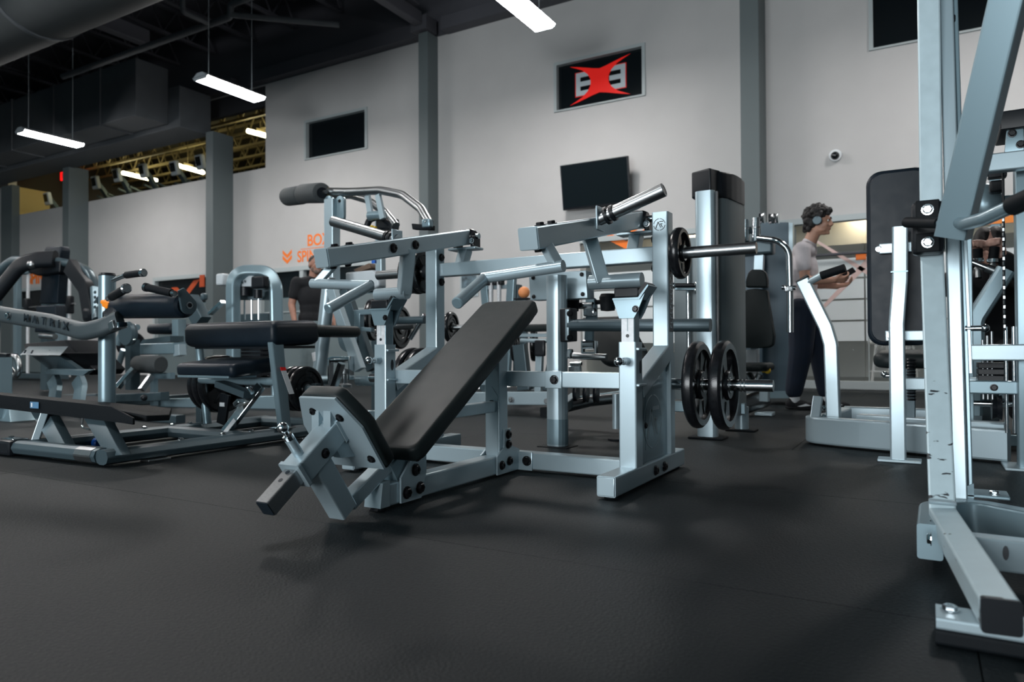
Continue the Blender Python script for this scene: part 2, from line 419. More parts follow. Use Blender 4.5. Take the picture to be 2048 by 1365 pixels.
# ducts
dt = solo('box_duct', DUCT, 'long charcoal box duct hung along the wall under the black ceiling', 'duct', (-19, 9.0, 5.08))
dt.box((-19.6, 8.68, 5.74), (12.6, 0.70, 1.14), bev=0.02)
dr = P('rear_run', DUCT, parent=dt); dr.box((-19.4, 9.40, 5.50), (12.9, 0.74, 0.84), bev=0.02)
for k in range(7):
    sm = P('seam_flange', DUCT, parent=dt); sm.box((-14.5 - k * 1.75, 8.68, 5.74), (0.05, 0.75, 1.19))
bd = solo('round_duct', mat('grey_round_duct', (0.050, 0.057, 0.060), 0.75, 0, 0.06, 5), 'large grey round duct overhead in the upper left corner', 'duct', (-9, 5.0, 5.2))
bd.rod([(-22, 4.75, 5.14), (-6.3, 4.75, 5.14)], 0.62, 28)
for k in range(5):
    rb = P('band', DUCT, parent=bd); rb.lathe([(0.62, -0.03), (0.64, -0.03), (0.64, 0.03), (0.62, 0.03)], (-7.4 - k * 2.2, 4.75, 5.14), (1, 0, 0), 28)
# strip lamps hung on wires; more of the same rows behind the camera light the room
def strip_lamp(x, y, z, label, hide=False):
    t = Thing('strip_lamp', label, 'ceiling lamp', (x, y, z), 'strip lamps hung from the ceiling')
    L = 1.15
    h = P('housing', HOUSE); h.prism([(x - 0.168, y - L / 2, z + 0.001), (x + 0.168, y - L / 2, z + 0.001), (x + 0.065, y - L / 2, z + 0.07), (x - 0.065, y - L / 2, z + 0.07)], (0, L, 0))
    d = P('diffuser', LAMP); d.prism([(x - 0.165, y - L / 2 + 0.02, z), (x + 0.165, y - L / 2 + 0.02, z), (x + 0.125, y - L / 2 + 0.02, z - 0.035), (x - 0.125, y - L / 2 + 0.02, z - 0.035)], (0, L - 0.04, 0))
    for yy in (y - L / 2, y + L / 2 - 0.02):
        e = P('end_cap', HOUSE); e.prism([(x - 0.175, yy, z + 0.008), (x + 0.175, yy, z + 0.008), (x + 0.13, yy, z - 0.042), (x - 0.13, yy, z - 0.042)], (0, 0.02, 0))
    for yy in (y - L * 0.36, y + L * 0.36):
        w = P('wire', HOUSE); w.rod([(x, yy, z + 0.07), (x, yy, 7.55)], 0.006, 5)
strip_lamp(-9.68, 7.67, 4.80, 'white strip lamp hung nearest the small dark upper window')
strip_lamp(-15.0, 7.64, 4.80, 'white strip lamp hung in front of the long charcoal duct')
strip_lamp(-4.30, 7.75, 4.80, 'white strip lamp cut by the top edge of the photo above the red emblem')
strip_lamp(1.05, 7.75, 4.80, 'white strip lamp overhead near the upper right window')
for i in range(1, 5):
    for j in range(2):
        strip_lamp(1.05 - i * 5.3, 3.0 - j * 4.4, 4.80, 'white strip lamp in the rows above the gym floor')
# upper windows
def upper_window(n, h, glass):
    w = struct('window_%d' % n, TRIM); x0, x1, z0, z1 = h
    f = 0.05
    w.box((x0 + f / 2, YW + 0.02, (z0 + z1) / 2), (f, 0.10, z1 - z0 - 0.002)).box((x1 - f / 2, YW + 0.02, (z0 + z1) / 2), (f, 0.10, z1 - z0 - 0.002))
    w.box(((x0 + x1) / 2, YW + 0.02, z1 - f / 2), (x1 - x0 - 2 * f, 0.10, f)).box(((x0 + x1) / 2, YW + 0.02, z0 + f / 4), (x1 - x0 - 2 * f, 0.10, f / 2))
    g = P('pane', glass, parent=w); g.box(((x0 + x1) / 2, YW + 0.06, (z0 + z1) / 2), (x1 - x0 - 2 * f, 0.012, z1 - z0 - f))
    return w
upper_window(1, H_WL, GLASSD); w2 = upper_window(2, H_SIGN, GLASSD); upper_window(3, H_WR, GLASSD)
# the emblem on the sign window: two white E shapes behind a red curved X
cxs, czs, yv = -4.295, 4.69, YW + 0.044
em = P('white_letter', mat('sign_white', (0.55, 0.62, 0.66), 0.5), parent=w2, label='pale blocky letter E')
def e_shape(g, x, sgn, w=0.26, h=0.36, y=yv):
    a, t = h / 2, 0.075
    for z in (a - t / 2, 0, -a + t / 2): g.box((x + sgn * (w + t) / 2, y, czs + z), (w - t, 0.004, t))
    g.box((x + sgn * t / 2, y, czs), (t, 0.004, h))
e_shape(em, cxs - 0.40, 1)
em = P('white_letter', MATS['sign_white'], parent=w2, label='pale blocky letter E, mirrored'); e_shape(em, cxs + 0.42, -1)
er = P('letter_outline', RED, parent=w2); e_shape(er, cxs - 0.415, 1, 0.27, 0.385, yv + 0.005)
er = P('letter_outline', RED, parent=w2); e_shape(er, cxs + 0.435, -1, 0.27, 0.385, yv + 0.005)
xr = P('curved_x_emblem', mat('sign_red', (0.80, 0.006, 0.004), 0.5, emit=(1, 0.02, 0.01), estr=0.25), parent=w2, label='red X made of two crescents')
def horn(sx, sz, pts_out, pts_in):
    poly = [(cxs + sx * a, yv - 0.006, czs + sz * b) for a, b in pts_out + pts_in]
    xr.prism(poly, (0, 0.004, 0))
outl = [(0.0, 0.185), (0.10, 0.205), (0.22, 0.238), (0.36, 0.275), (0.50, 0.305)]
inl = [(0.40, 0.262), (0.29, 0.210), (0.20, 0.135), (0.155, 0.06), (0.147, 0.0), (0.0, 0.0)]
for sx in (1, -1):
    for sz in (1, -1): horn(sx, sz, outl, inl)
# glass front on the right with frosted bands, and the bright studio behind it
gw = struct('window_4', TRIM)
gx0, gx1 = H_GLASS[0], H_GLASS[1]
gw.box(((gx0 + gx1) / 2, YW + 0.03, 2.225), (gx1 - gx0, 0.14, 0.075)).box(((gx0 + gx1) / 2, YW + 0.03, 0.07), (gx1 - gx0, 0.14, 0.10))
for k, x in enumerate((-3.30, -1.98, -0.62, 0.70, 2.02)):
    m_ = P('mullion', TRIM, parent=gw); m_.box((x, YW + 0.05, 1.15), (0.012, 0.02, 2.06))
for k in range(6):
    a = max(gx0, -4.62 + k * 1.32); b = min(gx1, -3.30 + k * 1.32)
    if b <= a: continue
    pn = P('pane', CLEAR, parent=gw); pn.box(((a + b) / 2, YW + 0.06, 1.15), (b - a - 0.01, 0.008, 2.06))
    zz = 0.63
    for hgt in (0.262, 0.262, 0.262, 0.262):
        fr = P('frosted_band', FROST, parent=gw); fr.box(((a + b) / 2, YW + 0.052, zz + hgt / 2), (b - a - 0.02, 0.003, hgt - 0.012)); zz += 0.275
rl = P('push_rail', BEAMD, parent=gw); rl.rod([(-1.3, YW - 0.03, 1.76), (-0.2, YW - 0.03, 1.76)], 0.018, 10)
xf = P('orange_x_film', mat('faded_orange_film', (0.72, 0.52, 0.48), 0.5), parent=gw, label='faded orange X shape on the glass')
for (x0, z0, x1, z1) in ((-1.28, 2.0, -0.15, 1.15), (-1.25, 0.98, -0.55, 1.72)):
    xf.prism([(x0 - 0.025, YW + 0.046, z0), (x0 + 0.025, YW + 0.046, z0), (x1 + 0.06, YW + 0.046, z1), (x1 - 0.06, YW + 0.046, z1)], (0, 0.002, 0))
xt = P('orange_tip', ORANGE, parent=gw); xt.box((-0.70, YW + 0.045, 1.72), (0.12, 0.003, 0.09))
rm = struct('wall_studio', BACKW); rm.box((-0.6, 15.0, 1.3), (9.5, 0.1, 2.6)).box((-5.4, 12.6, 1.3), (0.1, 4.7, 2.6)).box((4.1, 12.6, 1.3), (0.1, 4.7, 2.6))
rf = struct('floor_studio', WOOD)
for k in range(34):
    pl = P('plank', WOOD, parent=rf); pl.box((-0.6 , 10.40 + k * 0.137, -0.012), (9.4, 0.133, 0.02))
rc = struct('ceiling_studio', mat('studio_ceiling', (0.30, 0.30, 0.28), 0.8)); rc.box((-0.6, 12.65, 2.62), (9.6, 4.7, 0.06))
sb = P('soffit', mat('tan_panel', (0.40, 0.35, 0.24), 0.6), parent=rm); sb.box((-0.6, 12.0, 2.30), (9.3, 0.8, 0.44))
for k in range(3):
    t = Thing('studio_lamp', ('round warm studio lamp behind the glass, left of the grey column', 'round warm studio lamp behind the glass, right of the grey column', 'round warm studio lamp behind the tall back pad and the close frame')[k], 'ceiling lamp', (-3.4 + k * 2.7, 11.5, 2.58), 'studio ceiling lamps')
    a_ = P('diffuser', mat('studio_lamp_%d' % k, (0.9, 0.9, 0.9), 0.5, emit=(1, 0.95, 0.86), estr=70)); a_.lathe([(0, -0.03), (0.16, -0.03), (0.18, 0), (0, 0)], (-3.4 + k * 2.7, 11.5, 2.585), (0, 0, 1), 18)
    b_ = P('rim', HOUSE); b_.lathe([(0.18, 0.002), (0.20, -0.02), (0.21, 0.0), (0.21, 0.005), (0.18, 0.005)], (-3.4 + k * 2.7, 11.5, 2.582), (0, 0, 1), 18)
for k, (x, y) in enumerate(((-0.55, 11.6), (-0.22, 12.2), (0.35, 11.9))):
    t = Thing('bar_stool', ('white bar stool behind the glass, nearest the walking man', 'white bar stool behind the glass, middle of three', 'white bar stool behind the glass beyond the tall black pad')[k], 'stool', (x, y, 0), 'white stools in the studio')
    q = P('seat', WHITE); q.lathe([(0, 0.60), (0.17, 0.60), (0.18, 0.63), (0.17, 0.65), (0, 0.65)], (x, y, 0), (0, 0, 1), 20)
    for a in range(4):
        an = math.pi / 4 + a * math.pi / 2; q = P('leg', WHITE); q.rod([(x + 0.09 * math.cos(an), y + 0.09 * math.sin(an), 0.60), (x + 0.18 * math.cos(an), y + 0.18 * math.sin(an), 0.0)], 0.013, 10)
    q = P('foot_ring', WHITE); q.lathe([(0.14, 0.2), (0.155, 0.2), (0.155, 0.215), (0.14, 0.215), (0.14, 0.2)], (x, y, 0), (0, 0, 1), 20)
t = Thing('studio_column', 'round brushed metal column inside the bright studio', 'column', (-0.3, 12.9, 0)); q = P('shaft', STEEL); q.rod([(-0.3, 12.9, 0), (-0.3, 12.9, 2.05)], 0.16, 26); q = P('collar', SIL2); q.lathe([(0.16, 0), (0.19, 0), (0.19, 0.08), (0.16, 0.08)], (-0.3, 12.9, 0), (0, 0, 1), 26)
# dark shop rooms behind the left fronts
for n, h in ((5, H_SH1), (6, H_SH2), (7, H_SH0)):
    w = struct('window_%d' % n, TRIM); x0, x1, z0, z1 = h
    w.box(((x0 + x1) / 2, YW + 0.02, z1 - 0.045), (x1 - x0 - 0.004, 0.12, 0.085)).box((x0 + 0.04, YW + 0.02, z1 / 2 - 0.05), (0.075, 0.12, z1 - 0.09)).box((x1 - 0.04, YW + 0.02, z1 / 2 - 0.05), (0.075, 0.12, z1 - 0.09))
    if n == 6: w.box((-10.62, YW + 0.02, z1 / 2 - 0.05), (0.10, 0.12, z1 - 0.09))
    g = P('pane', GLASSD, parent=w); g.box(((x0 + x1) / 2, YW + 0.06, (1.62 + z1 - 0.09) / 2), (x1 - x0 - 0.16, 0.012, z1 - 0.09 - 1.62))
    g = P('lower_panel', mat('grey_film_%d' % n, (0.14, 0.18, 0.19), 0.5), parent=w); g.box(((x0 + x1) / 2, YW + 0.055, 0.81), (x1 - x0 - 0.16, 0.012, 1.60))
    if n == 6:
        g = P('panel_rail', TRIM, parent=w); g.box(((x0 + x1) / 2, YW + 0.04, 1.33), (x1 - x0 - 0.16, 0.02, 0.02))
    if n == 5:
        xo = P('orange_x_film', mat('dull_orange_film', (0.50, 0.075, 0.02), 0.5), parent=w, label='dull orange X shape on dark glass')
        for (xa, xb) in ((-14.75, -13.95), (-13.95, -14.75)):
            xo.prism([(xa - 0.10, YW + 0.049, 2.12 if xa > xb else 2.0), (xa + 0.12, YW + 0.049, 2.14 if xa > xb else 2.0), (xb + 0.10, YW + 0.049, 1.45), (xb - 0.10, YW + 0.049, 1.45)], (0, 0.003, 0))
        xo.box((-13.62, YW - 0.05, 2.08), (0.16, 0.02, 0.26))
# wall lettering in orange film
lt = solo('wall_lettering', ORANGE, 'orange double chevron and BOX over SPIN lettering on the white wall', 'sign', (-10.5, YW - 0.004, 2.3))
def chevrons(g, x, z, w, h, t, y=YW - 0.004):
    for dz in (0, -h * 0.55):
        for s_ in (1, -1):
            g.prism([(x, y, z + dz - h / 2), (x + s_ * w / 2, y, z + dz), (x + s_ * w / 2, y, z + dz + t), (x, y, z + dz - h / 2 + t)], (0, 0.003, 0))
chevrons(lt, -11.05, 2.50, 0.26, 0.20, 0.075)
text('lettering', 'BOX', ORANGE, (-10.50, YW - 0.003, 2.70), (1, 0, 0), (0, 0, 1), 0.31, parent=lt, align='LEFT', bold=0.006, sx=0.95)
text('lettering', 'SPIN', ORANGE, (-10.77, YW - 0.003, 2.40), (1, 0, 0), (0, 0, 1), 0.31, parent=lt, align='LEFT', bold=0.006, sx=0.85)
ll = P('underline', ORANGE, parent=lt); ll.box((-10.2, YW - 0.003, 2.555), (0.95, 0.003, 0.012))
l2 = solo('wall_chevron', ORANGE, 'orange double chevron on the wall beside the dark television', 'sign', (-3.7, YW - 0.004, 2.3))
chevrons(l2, -3.86, 2.40, 0.62, 0.34, 0.12)
l3 = solo('wall_lettering', ORANGE, 'blurred orange lettering and chevron above the shop front at far left', 'sign', (-19.5, YW - 0.004, 2.4))
chevrons(l3, -18.75, 2.55, 0.40, 0.30, 0.12)
text('lettering', 'SPIN', ORANGE, (-21.0, YW - 0.003, 2.52), (1, 0, 0), (0, 0, 1), 0.44, parent=l3, align='LEFT', bold=0.02, sx=1.0)
# television, camera dome, poster
t = Thing('television', 'black flat television tilted down from the white wall under the red emblem', 'television', (-4.25, 9.9, 2.7))
rot = Matrix.Rotation(math.radians(9), 3, 'X')
tvc = V((-4.27, 9.86, 3.03))
def tvp(x, y, z): return tvc + rot @ V((x, y, z))
b = P('casing', BLACK); b.prism([tvp(-0.55, 0, -0.34), tvp(0.55, 0, -0.34), tvp(0.55, 0, 0.34), tvp(-0.55, 0, 0.34)], rot @ V((0, 0.05, 0)), 0.006)
b = P('screen', GLASSD); b.prism([tvp(-0.53, -0.003, -0.31), tvp(0.53, -0.003, -0.31), tvp(0.53, -0.003, 0.325), tvp(-0.53, -0.003, 0.325)], rot @ V((0, 0.004, 0)))
b = P('wall_bracket', BLACK); b.box((-4.27, 10.0, 3.03), (0.5, 0.18, 0.08)).box((-4.27, 10.08, 3.03), (0.3, 0.03, 0.35))
t = Thing('camera_dome', 'white dome security camera high on the wall right of the column', 'camera', (-0.98, 10.0, 3.0))
b = P('mount', WHITE); b.lathe([(0, 0), (0.075, 0), (0.08, 0.05), (0, 0.05)], (-0.98, 10.04, 3.04), (0, 1, 0), 18)
b = P('dome', GLASSD); b.ell((-0.98, 10.03, 3.03), (0.052, 0.055, 0.052))
t = Thing('notice_poster', 'small pale printed notice on the wall between the machines', 'poster', (-6.68, 10.07, 1.45))
b = P('sheet', LIGHTP); b.box((-6.68, 10.09, 1.66), (0.36, 0.012, 0.42))
b = P('print', mat('poster_print', (0.10, 0.15, 0.18), 0.6, 0, 0.8, 9)); b.box((-6.68, 10.082, 1.72), (0.30, 0.004, 0.25))
# mezzanine behind the parapet: floor, cream joists, duct, warm tubes
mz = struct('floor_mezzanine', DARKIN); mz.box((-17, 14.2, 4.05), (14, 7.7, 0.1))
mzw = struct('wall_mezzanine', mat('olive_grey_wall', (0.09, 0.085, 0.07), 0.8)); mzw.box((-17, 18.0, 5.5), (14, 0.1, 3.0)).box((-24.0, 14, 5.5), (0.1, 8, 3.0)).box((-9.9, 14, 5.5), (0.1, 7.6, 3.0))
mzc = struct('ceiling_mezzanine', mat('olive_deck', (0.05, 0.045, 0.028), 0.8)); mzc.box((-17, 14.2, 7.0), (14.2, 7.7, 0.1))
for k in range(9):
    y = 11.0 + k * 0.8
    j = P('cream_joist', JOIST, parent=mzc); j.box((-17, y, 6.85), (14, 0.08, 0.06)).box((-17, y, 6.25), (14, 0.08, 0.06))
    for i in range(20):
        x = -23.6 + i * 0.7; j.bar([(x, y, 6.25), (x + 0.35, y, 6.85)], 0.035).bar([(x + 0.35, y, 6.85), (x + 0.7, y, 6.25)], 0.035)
md = solo('cream_duct', CREAM, 'fat cream round duct under the mezzanine joists', 'duct', (-16, 15, 5.7)); md.rod([(-18.2, 16.5, 5.82), (-13.4, 13.2, 5.45)], 0.33, 20)
cp = solo('cream_board', CREAM, 'cream wall board seen over the parapet at far left', 'wall board', (-23.0, 11, 4.1)); cp.box((-23.0, 11.0, 4.75), (0.04, 1.35, 1.30)); cq = P('rail', CREAM, parent=cp); cq.box((-22.96, 11.0, 4.60), (0.05, 1.35, 0.05))
for k, (px0, px1) in enumerate((((-21.396,13,6.076), (-19.737,13,5.638)), ((-18.079,12.4,5.771), (-16.768,12.4,5.364)), ((-14.744,12.2,6.111), (-13.856,12.2,5.809)))):
    a, b2 = V(px0), V(px1)
    tl = Thing('tube_lamp', ('warm tube lamp above the row of cardio consoles', 'warm tube lamp over the consoles beside the grey column', 'warm tube lamp seen in the gap left of the tall white wall')[k], 'ceiling lamp', a, 'warm tube lamps on the mezzanine')
    q = P('tube', LAMPW); q.rod([a, b2], 0.055, 10)
    q = P('bracket', JOIST); q.box((a + b2) / 2 + V((0, 0, 0.09)), (0.08, 0.3, 0.06)).rod([(a + b2) / 2 + V((0, 0, 0.1)), ((a + b2) / 2).xy.to_3d() + V((0, 0, 6.3))], 0.012, 6)
tl = Thing('tube_lamp', 'added tube lamp, unseen behind the box duct, to brighten the cream board', 'ceiling lamp', (-21.2, 11.2, 6.0)); q = P('tube', LAMPW); q.rod([(-21.6, 11.3, 5.95), (-20.9, 11.3, 5.95)], 0.055, 10); q = P('bracket', JOIST); q.box((-21.25, 11.3, 6.06), (0.08, 0.3, 0.1))  # extra lamp, out of view, added only to brighten the cream board
t = Thing('exit_sign', 'glowing red exit sign over the parapet beside the far column', 'sign', (-22.671,12,5.951))
c0 = V((-22.671,12,5.951)); b = P('box', mat('exit_red', (0.8, 0.01, 0.01), 0.4, emit=(1, 0.01, 0.01), estr=1.2)); b.box(c0, (0.62, 0.06, 0.26), bev=0.01)
text('lettering', 'EXIT', RED, c0 + V((0, -0.034, 0)), (1, 0, 0), (0, 0, 1), 0.2)
b = P('stem', BLACK); b.rod([c0 + V((0, 0, 0.12)), c0 + V((0, 0, 1.2))], 0.015, 6)
# cardio machine consoles standing along the parapet
CONS = [((-22.11,11.2,5.023), 'console of the cardio machine in front of the cream panel'), ((-19.664,11.2,5.193), 'console of the cardio machine nearest the dark column'),
        ((-18.66,11.2,5.272), 'console of the second cardio machine right of the dark column'), ((-17.511,11.2,5.243), 'console of the third cardio machine in front of the warm tube'),
        ((-16.209,11.2,5.136), 'console of the fourth cardio machine in front of the cream duct'), ((-15.221,11.2,5.152), 'console of the cardio machine half hidden by the grey column')]
for p_, lb in CONS:
    p_ = V(p_)
    t = Thing('cardio_machine', 'dark cardio machine on the mezzanine: ' + lb if False else lb, 'cardio machine', (p_.x, p_.y, 4.1), 'cardio machines along the mezzanine parapet')
    q = P('mast', DSIL); q.bar([(p_.x + 0.05, p_.y + 0.75, 4.1), (p_.x + 0.02, p_.y + 0.18, p_.z - 0.18), (p_.x, p_.y + 0.02, p_.z)], 0.14, 0.10, bend=0.1)
    q = P('console', HOUSE); q.box((p_.x, p_.y - 0.02, p_.z), (0.26, 0.12, 0.36), Quaternion((1, 0, 0), 0.2), bev=0.03)
    q2 = P('screen', GLASSD, parent=q); q2.box((p_.x, p_.y - 0.085, p_.z + 0.01), (0.18, 0.012, 0.22), Quaternion((1, 0, 0), 0.2))
    q = P('deck', DSIL); q.box((p_.x + 0.05, p_.y + 0.9, 4.2), (0.6, 1.5, 0.18), bev=0.03)
    for sx in (0.26, -0.26): q = P('side_arm', DSIL); q.bar([(p_.x + sx, p_.y + 0.16, p_.z - 0.3), (p_.x + sx, p_.y + 0.65, p_.z - 0.42)], 0.05)

# ================================================================ weight plates
PLATE = {}
def plate_mesh(R, th, kind):
    key = (round(R, 3), round(th, 3), kind)
    if key in PLATE: return PLATE[key]
    g = G(); h = th / 2
    # rolled rim
    g.lathe([(R * 0.78, -h * 0.5), (R * 0.80, -h), (R * 0.93, -h), (R * 0.985, -h * 0.6), (R, 0), (R * 0.985, h * 0.6), (R * 0.93, h), (R * 0.80, h), (R * 0.78, h * 0.5), (R * 0.78, -h * 0.5)], (0, 0, 0), (0, 0, 1), 40)
    # hub
    g.lathe([(0.027, -h), (R * 0.30, -h), (R * 0.34, -h * 0.5), (R * 0.34, h * 0.5), (R * 0.30, h), (0.027, h), (0.027, -h)], (0, 0, 0), (0, 0, 1), 28)
    if kind == 'grip':   # three spokes between three hand openings
        for k in range(3):
            a0 = 2 * math.pi * k / 3; poly = []
            for i in range(9): a = a0 - 0.62 + 1.24 * i / 8; poly.append((R * 0.80 * math.cos(a), R * 0.80 * math.sin(a), -h * 0.45))
            for i in range(7): a = a0 + 0.75 - 1.5 * i / 6; poly.append((R * 0.32 * math.cos(a), R * 0.32 * math.sin(a), -h * 0.45))
            g.prism(poly, (0, 0, th * 0.45))
        for k in range(3):
            a = 2 * math.pi * k / 3
            g.box((R * 0.56 * math.cos(a), R * 0.56 * math.sin(a), 0), (R * 0.34, R * 0.12, th * 0.62), Quaternion((0, 0, 1), a), bev=0.003)
    else:
        g.lathe([(R * 0.33, -h * 0.4), (R * 0.79, -h * 0.4), (R * 0.79, h * 0.4), (R * 0.33, h * 0.4)], (0, 0, 0), (0, 0, 1), 40)
        g.lathe([(R * 0.50, h * 0.4), (R * 0.52, h * 0.62), (R * 0.62, h * 0.62), (R * 0.64, h * 0.4)], (0, 0, 0), (0, 0, 1), 40)
    bmesh.ops.recalc_face_normals(g.bm, faces=g.bm.faces[:])
    me = bpy.data.meshes.new('weight_plate'); g.bm.to_mesh(me); g.bm.free(); me.materials.append(IRON); me.shade_smooth(); me.set_sharp_from_angle(angle=0.6)
    g2 = G(); g2.lathe([(0.0255, -h - 0.001), (0.034, -h - 0.002), (0.034, h + 0.002), (0.0255, h + 0.001), (0.0255, -h - 0.001)], (0, 0, 0), (0, 0, 1), 20)
    me2 = bpy.data.meshes.new('hub_ring'); g2.bm.to_mesh(me2); g2.bm.free(); me2.materials.append(STEEL)
    PLATE[key] = (me, me2); return PLATE[key]
def plate(c, axis, R, th, label, group, kind='grip', spin=0.4):
    me, me2 = plate_mesh(R, th, kind)
    o = bpy.data.objects.new('weight_plate', me); COL.objects.link(o); o.location = c
    o.rotation_mode = 'QUATERNION'; o.rotation_quaternion = V(axis).to_track_quat('Z', 'Y') @ Quaternion((0, 0, 1), spin)
    o['label'] = label; o['category'] = 'weight plate'; o['group'] = group
    r = bpy.data.objects.new('hub_ring', me2); COL.objects.link(r); r.parent = o; r['label'] = 'steel hub ring'

# ================================================================ incline press machine in the middle
XC = -1.625
press = Thing('incline_press', 'silver plate-loaded incline press machine with long black back pad in the centre', 'gym machine', (XC, 2.6, 0))
S = 0.622
for s in (1, -1):
    X = XC + s * S; XA = XC + s * 0.475
    side = 'right' if s > 0 else 'left'
    p = P('base_bar', SIL); p.bar([(X, 2.405, 0.048), (X, 3.25, 0.048)], 0.073, 0.075, r=0.006)
    c = P('end_cap', SIL, parent=p); c.box((X, 2.403, 0.048), (0.067, 0.006, 0.069), bev=0.003)
    for y in (2.46, 3.19):
        f = P('rubber_foot', RUBBER); f.lathe([(0, 0), (0.028, 0), (0.03, 0.012), (0, 0.012)], (X, y, 0), (0, 0, 1), 14)
    p = P('column_sleeve', SIL); p.bar([(X, 2.66, 0.085), (X, 2.66, 0.573)], 0.073, 0.075, up=(0, 1, 0), r=0.006)
    for z in (0.405, 0.475, 0.545):
        if z == 0.475: continue
        b = P('welded_strip', SIL, parent=p); b.box((X + 0.043, 2.665, z), (0.014, 0.085, 0.011), bev=0.003)
    sl = P('slot', INK, parent=p); sl.prism([(X + 0.0372, 2.668 + 0.010 * math.cos(t), 0.475 + 0.026 * math.sin(t)) for t in [k * math.pi / 7 for k in range(14)]], (0.001, 0, 0))
    k_ = P('selector_knob', CHROME, label='chrome ball knob'); k_.ball((X - 0.008, 2.553, 0.498), 0.018).rod([(X, 2.565, 0.4985), (X, 2.63, 0.4985)], 0.010, 10)
    kb = P('knob_barrel', SIL, parent=k_); kb.rod([(X, 2.585, 0.4985), (X, 2.63, 0.4985)], 0.015, 12)
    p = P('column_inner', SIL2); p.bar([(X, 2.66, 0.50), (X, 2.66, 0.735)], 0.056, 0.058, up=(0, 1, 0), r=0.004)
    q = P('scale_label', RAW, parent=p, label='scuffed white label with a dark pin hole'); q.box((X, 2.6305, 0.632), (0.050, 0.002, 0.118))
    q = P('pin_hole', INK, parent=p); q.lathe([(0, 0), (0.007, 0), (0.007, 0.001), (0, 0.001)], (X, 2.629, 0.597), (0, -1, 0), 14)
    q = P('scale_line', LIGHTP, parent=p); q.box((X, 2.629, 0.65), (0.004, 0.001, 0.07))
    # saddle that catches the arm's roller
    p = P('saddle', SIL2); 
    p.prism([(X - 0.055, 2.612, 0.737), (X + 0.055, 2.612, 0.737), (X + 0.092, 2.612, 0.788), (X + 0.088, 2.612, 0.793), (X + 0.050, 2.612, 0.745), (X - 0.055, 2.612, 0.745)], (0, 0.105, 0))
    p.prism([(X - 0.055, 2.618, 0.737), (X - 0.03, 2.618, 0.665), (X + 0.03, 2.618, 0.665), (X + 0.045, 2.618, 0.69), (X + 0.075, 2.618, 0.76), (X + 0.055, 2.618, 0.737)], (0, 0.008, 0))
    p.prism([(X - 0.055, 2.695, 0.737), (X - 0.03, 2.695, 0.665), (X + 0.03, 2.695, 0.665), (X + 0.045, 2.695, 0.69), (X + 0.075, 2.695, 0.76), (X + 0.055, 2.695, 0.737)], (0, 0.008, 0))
    bolt((X + 0.038, 2.617, 0.70), (0, -1, 0), 0.011, parent=p)
    bolt((X - 0.034, 2.64, 0.695), (-1, 0, 0), 0.010, parent=p)
    q = P('rubber_block', BLACK, label='black rubber bumper'); q.box((X, 2.662, 0.7655), (0.10, 0.095, 0.039), bev=0.005)
    q.prism([(X + 0.052, 2.615, 0.748), (X + 0.086, 2.615, 0.795), (X + 0.076, 2.615, 0.803), (X + 0.050, 2.615, 0.770)], (0, 0.095, 0))
    # upright that bends down to the column
    p = P('upright', SIL); p.bar([(X, 3.067, 1.148), (X, 3.067, 0.535), (X, 2.70, 0.385)], 0.073, 0.075, up=(0, 1, 0), r=0.006)
    q = P('lower_post', SIL); q.bar([(X + s * 0.008, 3.085, 0.085), (X + s * 0.008, 3.085, 0.53)], 0.058, 0.06, up=(0, 1, 0), r=0.005)
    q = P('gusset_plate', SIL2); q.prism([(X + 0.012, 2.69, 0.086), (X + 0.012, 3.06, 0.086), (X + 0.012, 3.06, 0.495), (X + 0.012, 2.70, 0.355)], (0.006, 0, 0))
    if s > 0: gus = q
    # arm
    p = P('press_arm', SIL); p.bar([(XA, 2.10, 0.918), (XA, 3.13, 1.140)], 0.075, 0.078, r=0.006)
    q = P('end_plate', SIL, parent=p); q.bar([(XA, 2.094, 0.9167), (XA, 2.10, 0.918)], 0.070, 0.073, r=0.004)
    dz = 0.2155
    for y in (2.16, 2.245): bolt((XA + 0.012, y, 0.918 + (y - 2.10) * dz + 0.040), (0, -0.21, 0.98), 0.016, parent=p)
    for y in (2.165, 2.25): bolt((XA, y, 0.918 + (y - 2.10) * dz - 0.041), (0, 0.21, -0.98), 0.014, parent=p)
    for y in (2.50, 2.66): bolt((XA - s * 0.038, y, 0.918 + (y - 2.10) * dz), (-s, 0, 0), 0.018, parent=p)
    q = P('roller_link', SIL); q.bar([(XC + s * 0.455, 2.63, 1.02), (XC + s * 0.505, 2.66, 0.815)], 0.060, 0.055, r=0.005)
    q = P('roller_tube', SIL); q.rod([(XC + s * (0.452 if s > 0 else 0.485), 2.66, 0.8155), (XC + s * 0.672, 2.66, 0.8155)], 0.0295, 22)
    # weight peg: black collar, bright sleeve
    a = V((XA + s * 0.035, 2.62, 1.062)); e = V((XA + s * 0.30, 2.62, 1.148)) if s > 0 else V((-2.545, 2.62, 1.19))
    d = (e - a).normalized()
    q = P('arm_peg', STEEL, label='bare steel weight peg'); q.rod([a, e], 0.0265, 22).lathe([(0.019, 0), (0.021, 0.002), (0.0245, 0.002), (0.0265, 0.0)], e, d, 22)
    q2 = P('peg_end', INK, parent=q); q2.lathe([(0, 0.0008), (0.019, 0.0008)], e, d, 20)
    q2 = P('peg_collar', BLACK, parent=q); q2.lathe([(0.0265, 0), (0.036, 0), (0.036, 0.012), (0.0265, 0.012)], a + d * 0.03, d, 20); q2.lathe([(0.0265, 0), (0.033, 0), (0.033, 0.014), (0.0265, 0.014)], a + d * 0.055, d, 20)
    q2 = P('peg_flange', SIL, parent=q); q2.box(a + d * 0.004, (0.008, 0.075, 0.095), bev=0.003)
    # handles
    q = P('handle_link', SIL); q.bar([(XC + s * 0.495, 2.19, 0.905), (XC + s * 0.555, 2.155, 0.828)], 0.042, 0.030, r=0.004)
